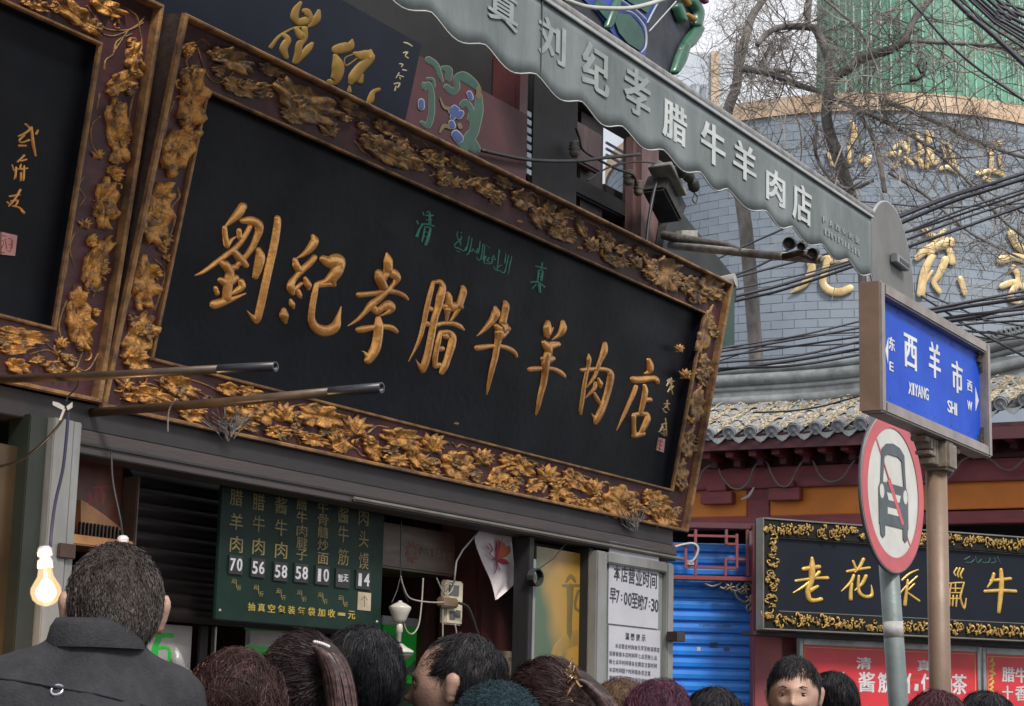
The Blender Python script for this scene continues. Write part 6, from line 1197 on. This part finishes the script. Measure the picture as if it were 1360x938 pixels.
def figure(infl=0., coat=False, arms='down', sh=0):
    # standing adult, head centre at z=1.62; y forward
    mb = MB(); i = infl
    if not coat:
        mb.add([(x, y+.012, z+1.62) for x, y, z in HV], HF)
        for s in (-1, 1):
            m2 = MB(); 
            vs = []
            for k in range(14):
                t = 2*math.pi*k/14
                for (rr2, dx_) in ((1, 0), (.55, .004*s), (.45, -.012*s)): vs.append((s*(.083)+dx_+.006*s*abs(math.sin(t)), .0+.018*rr2*math.sin(t), 1.612+.032*rr2*math.cos(t)))
            capsule(mb, (s*.080, -.002, 1.592), (s*.086, -.012, 1.634), .011, .018, (.7, 1.0), 12)
        capsule(mb, (0, -.018, 1.40), (0, -.004, 1.56), .060, .055)
    W_ = .155
    capsule(mb, (-W_, -.01, 1.375), (W_, -.01, 1.375), .062+i, .062+i, (1, 1.05))
    capsule(mb, (-.06, -.02, 1.41), (.06, -.02, 1.41), .055+i, .055+i, (1, 1))
    if coat:
        mb.tube([(0, -.02, 1.33), (0, -.02, 1.38), (0, -.018, 1.43), (0, -.014, 1.497)], [.165, .135, .103, .086], 28)
        for s in (-1, 1): capsule(mb, (0, -.022, 1.43), (s*.15, -.012, 1.385), .070, .074)
    capsule(mb, (0, -.005, 1.02), (0, .005, 1.30), .125+i, .145+i, (1.22, .80))
    capsule(mb, (0, 0, .92), (0, 0, 1.05), .135+i, .13+i, (1.15, .82))
    for s in (-1, 1):
        e = (s*.235, -.03, 1.10); h = (s*.215, .10, .90)
        if arms == 'fold': e = (s*.215, .02, 1.12); h = (s*.05, .20, 1.16)
        capsule(mb, (s*(W_+.018), -.01, 1.365), e, .056+i, .042+i); capsule(mb, e, h, .041+i, .030+i*1.2)
        if not coat:
            hv = (Vector(h)-Vector(e)).normalized(); p = Vector(h)+hv*.045; capsule(mb, h, p+hv*.02, .026, .032, (.6, 1))
            for k in range(4):
                q = p+hv*.03+Vector((0, (k-1.5)*.016, 0)); capsule(mb, q, q+hv*(.05-.006*abs(k-1.3))+Vector((-s*.014, 0, 0)), .0085, .007, seg=8)
            capsule(mb, p+Vector((0, .022, 0)), p+Vector((-s*.01, .045, 0))+hv*.02, .010, .008, seg=8)
        capsule(mb, (s*.088, 0, .92), (s*.092, .01, .50), .082+i*.8, .058+i); capsule(mb, (s*.092, .01, .50), (s*.095, -.01, .09), .056+i, .042+i)
        capsule(mb, (s*.095, -.03, .045), (s*.105, .13, .035), .04, .035, (1, 1))
    return mb
def remesh(mb, vox, name, zcut=None, smooth=2):
    me = mb.mesh('tmp'); o = bpy.data.objects.new('tmp', me); sc.collection.objects.link(o)
    m = o.modifiers.new('r', 'REMESH'); m.mode = 'VOXEL'; m.voxel_size = vox
    if smooth: q = o.modifiers.new('s', 'SMOOTH'); q.factor = .5; q.iterations = smooth
    dg = bpy.context.evaluated_depsgraph_get(); out = bpy.data.meshes.new_from_object(o.evaluated_get(dg)); out.name = name
    bpy.data.objects.remove(o)
    if zcut:
        bm = bmesh.new(); bm.from_mesh(out)
        for zc, keep_above in zcut:
            bmesh.ops.bisect_plane(bm, geom=bm.verts[:]+bm.edges[:]+bm.faces[:], plane_co=(0, 0, zc), plane_no=(0, 0, 1), clear_outer=not keep_above, clear_inner=keep_above)
        bm.to_mesh(out); bm.free()
    out.polygons.foreach_set('use_smooth', [True]*len(out.polygons)); return out
BODY = remesh(figure(), .0075, 'person_body'); BODY.materials.append(SKIN)
mb_c = figure(.022, True)
COAT = remesh(mb_c, .014, 'coat', [(.80, True)], 4)
from mathutils import noise as MN
for v in COAT.vertices: q = v.co; k = MN.noise(Vector((q.x*9, q.y*9, q.z*4)))*.010+MN.noise(Vector((q.x*22, q.y*22, q.z*9)))*.004; v.co = q+v.normal*k
TROU = remesh(mb_c, .016, 'trousers', [(.10, True), (.815, False)], 2)
print('body', len(BODY.polygons), len(COAT.polygons))
TRM = mat('dark_trousers', (.02, .02, .025, 1), .9); SHOE = mat('black_shoe', (.015, .013, .012, 1), .4)
def ribbon_strands(root_pts, dirs, length, width, nrm, steps, jit, droop=0, shell=None, seed=0):
    # vectorised hair: N strands of 'steps' quads each; shell(p) pushes points back onto an envelope
    r = np.random.default_rng(seed); P_ = root_pts.copy(); N_ = len(P_); D_ = dirs.copy(); V_ = []; alpha = r.normal(0, .75, (N_, 1))
    for k in range(steps+1):
        n_ = nrm(P_); side = np.cross(D_, n_); side /= np.linalg.norm(side, axis=1, keepdims=True)+1e-9; side = side*np.cos(alpha)+n_*np.sin(alpha)
        wv_ = (width*(1-.75*(k/steps)**2))[:, None]
        V_.append(P_-side*wv_); V_.append(P_+side*wv_)
        P_ = P_+D_*(length/steps)[:, None]; D_ = D_+r.normal(0, jit, D_.shape); D_[:, 2] -= droop
        if shell is not None: P_ = shell(P_)
        n_ = nrm(P_); D_ -= n_*np.sum(D_*n_, axis=1, keepdims=True)*.85
        D_ /= np.linalg.norm(D_, axis=1, keepdims=True)+1e-9
    V_ = np.stack(V_, 1); M_ = 2*(steps+1); V_ = V_.reshape(-1, 3)
    b = (np.arange(N_)*M_)[:, None, None]; k = np.arange(steps)[None, :, None]*2
    F_ = (b+k+np.array([0, 1, 3, 2])[None, None, :]).reshape(-1, 4)
    return V_, F_
def np_mesh(name, V_, F_):
    me = bpy.data.meshes.new(name); me.vertices.add(len(V_)); me.vertices.foreach_set('co', V_.astype(np.float32).ravel())
    me.loops.add(F_.size); me.loops.foreach_set('vertex_index', F_.astype(np.int32).ravel()); me.polygons.add(len(F_))
    me.polygons.foreach_set('loop_start', np.arange(0, F_.size, F_.shape[1], dtype=np.int32)); me.update(calc_edges=True); return me
def hair(root, style, col, col2, fw=0, vol=1.0, seed=0, n=3500, part='hair', hairline=.035):
    # envelope ellipsoid round the skull (head centre at 0,0,0 of 'root' local z=1.62)
    n = int(n*1.7) if style != 'crop' else n
    rr = np.random.default_rng(seed); Hc = np.array([0, -.004, 1.635])
    A_ = np.array([.083, .104, .108])*vol if style != 'crop' else np.array([.0795, .1, .1035])
    m = mat('hair_'+'_'.join(str(round(c, 3)) for c in col[:3]), tuple(c*.8 for c in col[:3])+(1,), .85, 0, col2, 18, 3, spec=.12, stretch=(1, 1, .25), bump=.5, bscale=60)
    def covered(d):       # which directions carry hair
        x, y, z = d[:, 0], d[:, 1], d[:, 2]
        low = np.where(y > .25, hairline/.11+.30+.2*(1-np.abs(x)), np.where(y > -.15, -.02+.9*(y+.15)-.0, -.78))
        if style in ('long', 'tail', 'fluffy'): low = np.where(y > .35, .42, np.where(y > .0, -.35, -.95))
        return z > low
    # scalp shell
    NU, NV = 60, 40; th = np.linspace(0, 2*np.pi, NU, endpoint=False); ph = np.linspace(-np.pi/2, np.pi/2, NV+1)
    TH, PH = np.meshgrid(th, ph); d = np.stack([np.cos(PH)*np.sin(TH), np.cos(PH)*np.cos(TH), np.sin(PH)], -1).reshape(-1, 3)
    def lumpf(d): return .97+.035*np.sin(d[:, 0]*4+seed)*np.cos(d[:, 2]*3+seed*2)+.022*np.sin(d[:, 1]*7+d[:, 2]*5+seed*3)+.014*np.sin(d[:, 0]*13+d[:, 2]*9+seed)
    V_ = Hc+d*A_*(lumpf(d)[:, None] if style != 'crop' else 1); low = d[:, 2] < 0; V_[low, 0] *= (1-.22*(-d[low, 2])**1.3)
    cov = covered(d); F_ = []
    for i in range(NV):
        for j in range(NU):
            q = (i*NU+j, i*NU+(j+1) % NU, (i+1)*NU+(j+1) % NU, (i+1)*NU+j)
            if all(cov[k] for k in q): F_.append(q)
    h = ob(part, np_mesh('hair_cap', V_, np.array(F_)), root, m); h.data.polygons.foreach_set('use_smooth', [True]*len(F_))
    # strands
    d = rr.normal(0, 1, (n*3, 3)); d /= np.linalg.norm(d, axis=1, keepdims=True); d = d[covered(d)][:n]; n = len(d)
    def nrm(P_): q = (P_-Hc)/(A_**2); return q/(np.linalg.norm(q, axis=1, keepdims=True)+1e-9)
    def shell(P_):
        q = (P_-Hc)/A_; l = np.linalg.norm(q, axis=1, keepdims=True); t = (shell.t*lumpf(q/l))[:, None]; return np.where((l < 1.25)[:], Hc+q/l*A_*t, P_)
    if style == 'crop':
        P_ = Hc+d*A_*1.0; P_[d[:, 2] < 0, 0] *= (1-.22*(-d[d[:, 2] < 0, 2])**1.3)
        D_ = nrm(P_)*.45+np.stack([d[:, 0]*0, -.3+0*d[:, 0], -.75+0*d[:, 0]], 1)+rr.normal(0, .22, P_.shape)
        crown = np.exp(-((d[:, 0]+.2)**2+(d[:, 1]+.45)**2)/.12)*(d[:, 2] > .3); 
        D_ /= np.linalg.norm(D_, axis=1, keepdims=True); W_ = rr.uniform(.0005, .0011, n); L_ = rr.uniform(.008, .017, n)*(1-.4*crown)
        Vv, Ff = ribbon_strands(P_, D_, L_, W_, nrm, 2, .05, 0, None, seed)
    else:
        shell.t = rr.uniform(.99, 1.05, n)+(rr.random(n) < .10)*rr.uniform(0, .07, n) if style != 'fluffy' else rr.uniform(1.0, 1.20, n)
        P_ = Hc+d*A_*shell.t[:, None]; cr = np.array([.02, -.35, .92]); T_ = d-cr; T_[:, 1] -= .15
        if style == 'tail': T_ = np.array(root['tail_dir'] if False else TAIL)-d
        if style == 'side': T_ = np.stack([np.sign(d[:, 0]+.3)*.5, .3+0*d[:, 0], -.8+0*d[:, 0]], 1)
        if style == 'short': fr = (d[:, 1] > .1)[:, None]; T_ = np.where(fr, np.stack([d[:, 0]*.4+.5, -.7+0*d[:, 0], .35+0*d[:, 0]], 1), T_)
        if style == 'fringe': fr = (d[:, 1] > .1)[:, None]; T_ = np.where(fr, np.stack([.35+d[:, 0]*.5, .3+0*d[:, 0], -.8+0*d[:, 0]], 1), T_)
        T_ += rr.normal(0, .16 if style != 'fluffy' else .5, T_.shape); nn = nrm(P_); D_ = T_-nn*np.sum(T_*nn, axis=1, keepdims=True); D_ /= np.linalg.norm(D_, axis=1, keepdims=True)+1e-9
        L_ = rr.uniform(.05, .11, n) if style not in ('fluffy',) else rr.uniform(.05, .11, n); W_ = rr.uniform(.0003, .0007, n)
        if style == 'fringe': L_ = np.where(d[:, 1] > .1, rr.uniform(.014, .034, n), L_*.75)
        if style == 'short': L_ = np.where(d[:, 1] > .1, L_*.5, L_*.75)
        Vv, Ff = ribbon_strands(P_, D_, L_, W_, nrm, 5, .06 if style != 'fluffy' else .22, .05, shell, seed)
    hs = ob('hair_strands', np_mesh('hair_strands', Vv, Ff), h, None); hs['kind'] = 'stuff'
    m2 = mat('strand_'+'_'.join(str(round(c, 3)) for c in col[:3]), tuple(min(1, c*1.5+.003) for c in col[:3])+(1,), .5, 0, tuple(c*.6 for c in col[:3])+(1,), 45, 2, spec=.22); hs.data.materials.append(m2)  # strands lighter than the cap: hair sheen put into the colour
    return h
TAIL = (.2, -.9, .35)
def person(label, hx, hy, Y, yaw, coatcol, style, hc, hc2, k=1.0, seed=0, face=False, n=3500, vol=1.0, up=.035, group=None, coat2=None, lean=0, hairline=.035, coatless=False):
    # head centre lands on pixel hx,hy at depth Y; yaw 0 = back to the camera, positive turns to the left
    c = at(hx, hy, Y); S_ = c.z/1.62
    r = thing('person', label, 'person', Matrix.Translation((c.x, c.y, 0)) @ Matrix.Rotation(yaw, 4, 'Z') @ Matrix.Diagonal((k, k, S_, 1)), group)
    if abs(k-1) < .2 and S_ < 1.2: pass
    b = ob('body', BODY, r)
    cm = mat('coat_'+'_'.join(str(round(q, 3)) for q in coatcol[:3]), coatcol, .95, 0, coat2, 40, 5, bump=.35, bscale=220)
    co = ob('coat', COAT.copy(), r); co.location.z = up; co.data.materials.append(cm); tr = ob('trousers', TROU, r)
    if not TROU.materials: TROU.materials.append(TRM)
    mb = MB(); nn = 40       # collar
    pr_ = [(.074, 1.46), (.072, 1.49), (.072, 1.512), (.077, 1.519), (.084, 1.508), (.090, 1.482), (.090, 1.47)]
    mb.add([(rr_*1.0*math.cos(2*math.pi*j/nn), -.018+rr_*1.02*math.sin(2*math.pi*j/nn), z-.022*(math.sin(2*math.pi*j/nn) > 0)*math.sin(2*math.pi*j/nn)) for rr_, z in pr_ for j in range(nn)], [(i*nn+j, i*nn+(j+1) % nn, (i+1)*nn+(j+1) % nn, (i+1)*nn+j) for i in range(len(pr_)-1) for j in range(nn)])
    mb.obj('collar', cm, r, True).location = (0, -.012 if up > .05 else 0, up)
    h = hair(r, style, hc, hc2, seed=seed, n=n, vol=vol, hairline=hairline) if style else None
    if face:
        EW = mat('eye_white', (.55, .50, .46, 1), .3); EI = mat('eye_dark', (.012, .008, .006, 1), .2); BRW = mat('brow_hair', (.02, .014, .012, 1), .8); LIP = mat('lip', (.33, .12, .10, 1), .5)
        for s in (-1, 1):
            mb = MB(); mb.lathe([(0, .0045), (.006, .0035), (.011, .0), (.0125, -.003)], 16, Matrix.Translation((s*.031, .0925, 1.6215)) @ Matrix.Diagonal((.92, 1, .30, 1)) @ Matrix.Rotation(-math.pi/2, 4, 'X')); e = mb.obj('eye', EW, r, True)
            mb = MB(); mb.lathe([(0, .001), (.0048, .0005), (.0052, -.002)], 14, Matrix.Translation((s*.031, .0967, 1.6215)) @ Matrix.Diagonal((1, 1, .70, 1)) @ Matrix.Rotation(-math.pi/2, 4, 'X')); mb.obj('iris', EI, e, True)
            mb = MB(); mb.tube([(s*.019, .0975, 1.6265), (s*.031, .0985, 1.6300), (s*.044, .0915, 1.6255)], [.001, .0028, .001], 6); mb.obj('eyelid', mat('lid_skin', (.30, .16, .11, 1), .6), r, True)
            mb = MB(); mb.tube([(s*.015, .1055, 1.642), (s*.030, .1065, 1.648), (s*.046, .0960, 1.644)], [.0013, .0026, .001], 6); mb.obj('eyebrow', BRW, r, True)
        mb = MB(); mb.tube([(-.024, .1005, 1.559), (-.010, .1085, 1.5615), (0, .1095, 1.5605), (.010, .1085, 1.5615), (.024, .1005, 1.559)], [.001, .0038, .0045, .0038, .001], 6); mb.obj('lips', LIP, r, True)
    return r
NV_ = (.022, .022, .028, 1)
fg = person('man seen from behind with cropped greying hair and charcoal coat, lower left', 151, 812, 3.35, .30, (.022, .022, .027, 1), 'crop', (.046, .037, .034, 1), (.018, .013, .012, 1), seed=1, n=30000, coat2=(.015, .015, .019, 1), k=1.02, up=.085)
# raised shoulder seam with a ring button on his coat
def onco(r, pts): return pts
TAIL = (-.9, -.2, -.1)
person('woman with fluffy reddish brown hair beside the man in the charcoal coat', 312, 955, 3.5, .2, (.03, .015, .02, 1), 'fluffy', (.034, .015, .015, 1), (.014, .008, .009, 1), seed=2, n=9000, vol=1.02)
person('short grey haired person between the fluffy haired and the ponytailed woman', 388, 950, 4.3, .1, (.03, .03, .035, 1), 'long', (.10, .12, .14, 1), (.05, .06, .075, 1), seed=3, n=4500)
TAIL = (.75, -.75, .30)
pw = person('woman with a long brown ponytail tied with a beaded band', 398, 918, 3.9, .25, (.03, .02, .03, 1), 'tail', (.022, .013, .015, 1), (.010, .007, .008, 1), seed=4, n=6000, vol=1.03)
mn = person('man with swept back black hair and navy suit jacket', 478, 906, 4.2, .75, (.014, .020, .035, 1), 'short', (.010, .010, .013, 1), (.005, .005, .007, 1), seed=5, n=6500, vol=1.03)
pm = person('balding man in profile facing left near the red column', 612, 913, 4.2, 1.25, (.02, .025, .035, 1), 'short', (.012, .011, .013, 1), (.006, .006, .008, 1), seed=6, n=5500, face=True, hairline=-.03, vol=.97)
TAIL = (.35, -.95, .0)
wc = person('woman with brown hair held by a gold claw clip', 728, 950, 4.0, .55, (.03, .012, .02, 1), 'tail', (.030, .014, .015, 1), (.012, .007, .008, 1), seed=7, n=6000, vol=1.04)
person('person with permed purple tinted hair before the notice door', 874, 968, 4.9, 2.6, (.02, .02, .03, 1), 'fluffy', (.05, .012, .028, 1), (.02, .006, .012, 1), seed=8, n=5000, vol=1.0)
person('person with smooth black bobbed hair below the blue shutter', 948, 972, 4.9, .1, (.02, .02, .03, 1), 'long', (.014, .012, .015, 1), (.007, .006, .008, 1), seed=9, n=5000)
person('person with curly light brown hair behind the purple haired one', 823, 962, 5.1, .3, (.05, .03, .03, 1), 'fluffy', (.10, .06, .035, 1), (.05, .03, .02, 1), seed=14, n=3500, vol=.96)
fm = person('man with a black fringe facing the camera below the gold signboard', 1055, 924, 6.1, 2.95, (.02, .02, .03, 1), 'fringe', (.012, .011, .013, 1), (.006, .006, .008, 1), seed=10, n=9000, face=True, hairline=-.004, vol=1.03)
person('dark haired person standing right behind the fringed man', 1106, 938, 6.6, .4, (.02, .02, .025, 1), 'short', (.010, .009, .011, 1), (.005, .005, .006, 1), seed=11, n=4000)
person('person with maroon tinted hair below the wide red menu sign', 1244, 975, 5.0, .1, (.02, .01, .015, 1), 'long', (.045, .012, .018, 1), (.02, .007, .010, 1), seed=12, n=3500)
person('person with neat black hair below the narrower red menu sign', 1311, 974, 5.2, .0, (.02, .02, .025, 1), 'long', (.012, .012, .016, 1), (.006, .006, .008, 1), seed=13, n=3500)
# teal fluffy hat
th_ = person('person in a fluffy teal hat in front of the balding man', 660, 976, 3.9, .4, (.015, .03, .04, 1), None, None, None, seed=15)
TEAL = mat('teal_fleece', (.018, .050, .066, 1), .95, 0, (.010, .028, .040, 1), 60, 4, bump=.8, bscale=250)
d = rng.normal(0, 1, (16000, 3)); d /= np.linalg.norm(d, axis=1, keepdims=True); d = d[d[:, 2] > -.25]
Hc = np.array([0, -.004, 1.63]); A_ = np.array([.086, .103, .106]); P_ = Hc+d*A_
mb = MB(); mb.lathe([(math.cos(t), math.sin(t)) for t in np.linspace(-.25, 1.5707, 16)], 40, Matrix.Translation(Hc.tolist()) @ Matrix.Diagonal((*A_.tolist(), 1))); hat = mb.obj('hat', TEAL, th_, True)
Vv, Ff = ribbon_strands(P_, d+rng.normal(0, .5, d.shape), np.full(len(d), .010), np.full(len(d), .0007), lambda q: (q-Hc)/.1, 2, .3)
o = ob('fleece_pile', np_mesh('pile', Vv, Ff), hat, TEAL); o['kind'] = 'stuff'
# ponytails, clips, jacket details (in photo pixels at the wearer's depth)
def lock(root, pts, Y, w_, n, m, seed, name='ponytail'):
    r = np.random.default_rng(seed); V_ = []; F_ = []; inv = root.matrix_world.inverted(); Q = crom([(x, y, ww) for x, y, ww in pts], 5)
    C_ = [(at(q[0], q[1], Y), q[2]*Y/FOC/2) for q in Q]; mb = MB(); mb.tube([inv @ c for c, _ in C_], [max(.002, w2*.86) for _, w2 in C_], 12); o = mb.obj(name, m[0], root, True)
    mb = MB()
    for k in range(n):
        an, rad = r.uniform(0, 6.28), r.uniform(.8, 1.06); tw_ = r.normal(0, .25); w3 = r.uniform(.0006, .0016)
        vs = []; L = len(C_); cut = r.uniform(.6, 1.0); LL = max(3, int(L*cut)); st = r.integers(0, max(1, L-LL+1))
        for i in range(st, st+LL):
            c_, w2 = C_[i]; t = i/L; a2 = an+tw_*t; off = RT*math.cos(a2)*w2*rad + (-FW)*math.sin(a2)*w2*rad; sd = RT*(-math.sin(a2))*w3+(-FW)*math.cos(a2)*w3
            vs += [inv @ (c_+off-sd), inv @ (c_+off+sd)]
        mb.add(vs, [(2*i, 2*i+1, 2*i+3, 2*i+2) for i in range(LL-1)])
    s_ = mb.obj('ponytail_strands', m[1], o); s_['kind'] = 'stuff'; return o
HB = (mat('ponytail_dark', (.022, .012, .013, 1), .8, 0, (.014, .009, .010, 1), 30, 3, stretch=(1, 1, .2)), mat('ponytail_sheen', (.10, .055, .052, 1), .45, 0, (.025, .014, .014, 1), 60, 2, spec=.4))
lock(pw, [(424,858,22),(436,868,34),(446,890,38),(452,920,40),(456,960,40),(456,990,34)], 3.78, 0, 420, HB, 1)
lock(wc, [(752,902,22),(768,900,26),(785,912,26),(800,928,28),(812,950,26),(820,985,20)], 3.82, 0, 300, HB, 2)
band = MB(); inv = pw.matrix_world.inverted()
for k in range(7): band.lathe([(0, .004), (.0036, .002), (.004, 0), (.0036, -.002), (0, -.004)], 8, inv @ Matrix.Translation(at(418+k*3.0, 852+k*1.0+.3*(k-3)**2*.3, 3.71)))
band.obj('beaded_band', mat('pearl', (.6, .55, .55, 1), .2), pw, True)
inv = wc.matrix_world.inverted(); mb = MB(); rr = random.Random(4)
for k in range(16):
    x, y = 752+rr.gauss(6, 5), 903+rr.gauss(-4, 9); c0 = inv @ at(x, y, 3.78); mb.tube([c0, c0+Vector((rr.gauss(0, .008), rr.gauss(0, .004), rr.gauss(0, .010))), c0+Vector((rr.gauss(0, .012), rr.gauss(0, .006), rr.gauss(0, .014)))], [.002, .0045, .001], 6)
mb.obj('claw_clip', mat('antique_gold', (.40, .26, .15, 1), .25, .7, (.08, .04, .03, 1), 60), wc, True)
# coat seam + ring button on the near man, built on his back in his own frame
inv = fg.matrix_world.inverted()
def onback(x, y):
    # intersect the view ray with the coat mesh
    o = CAM; d_ = ray(x, y); M_ = COATFG.matrix_world.inverted(); a = M_ @ o; b_ = (M_ @ (o+d_))-a
    hit_, loc, nr_, _ = COATFG.ray_cast(a, b_.normalized())
    return (COATFG.matrix_world @ loc, (COATFG.matrix_world.to_3x3() @ nr_).normalized()) if hit_ else (None, None)
COATFG = [c for c in fg.children if c.name.startswith('coat')][0]; COATFG.scale = (.88, .95, 1); COATFG.location.x = -.036; COATFG.rotation_euler.z = .22
for c in fg.children:
    if c.name.startswith('collar'): c.scale = (.92, .97, 1); c.location.x = -.034; c.rotation_euler.z = .22
bpy.context.view_layer.update()
seam = []
for x, y in ((-6,901),(10,902),(30,905),(55,909),(80,914),(105,918),(130,922),(160,930),(190,937),(215,945)):
    p, n_ = onback(x, y)
    if p is not None: seam.append(inv @ (p+n_*.001))
if len(seam) > 2: mb = MB(); mb.tube(seam, .0028, 6); mb.obj('yoke_seam', MC['coat_0.022_0.022_0.027'], fg, True)
p, n_ = onback(76, 917)
if p is not None:
    Mx = inv @ Matrix.Translation(p) @ n_.to_track_quat('Z', 'Y').to_matrix().to_4x4()
    MB().lathe([(.0075, 0), (.0085, .003), (.011, .0035), (.0125, .001), (.0125, -.002)], 24, Mx).obj('ring_button', mat('nickel', (.6, .62, .7, 1), .25, .8), fg, True)
    MB().lathe([(0, .0015), (.0076, .001)], 16, Mx).obj('button_centre', CORDD, fg, True)
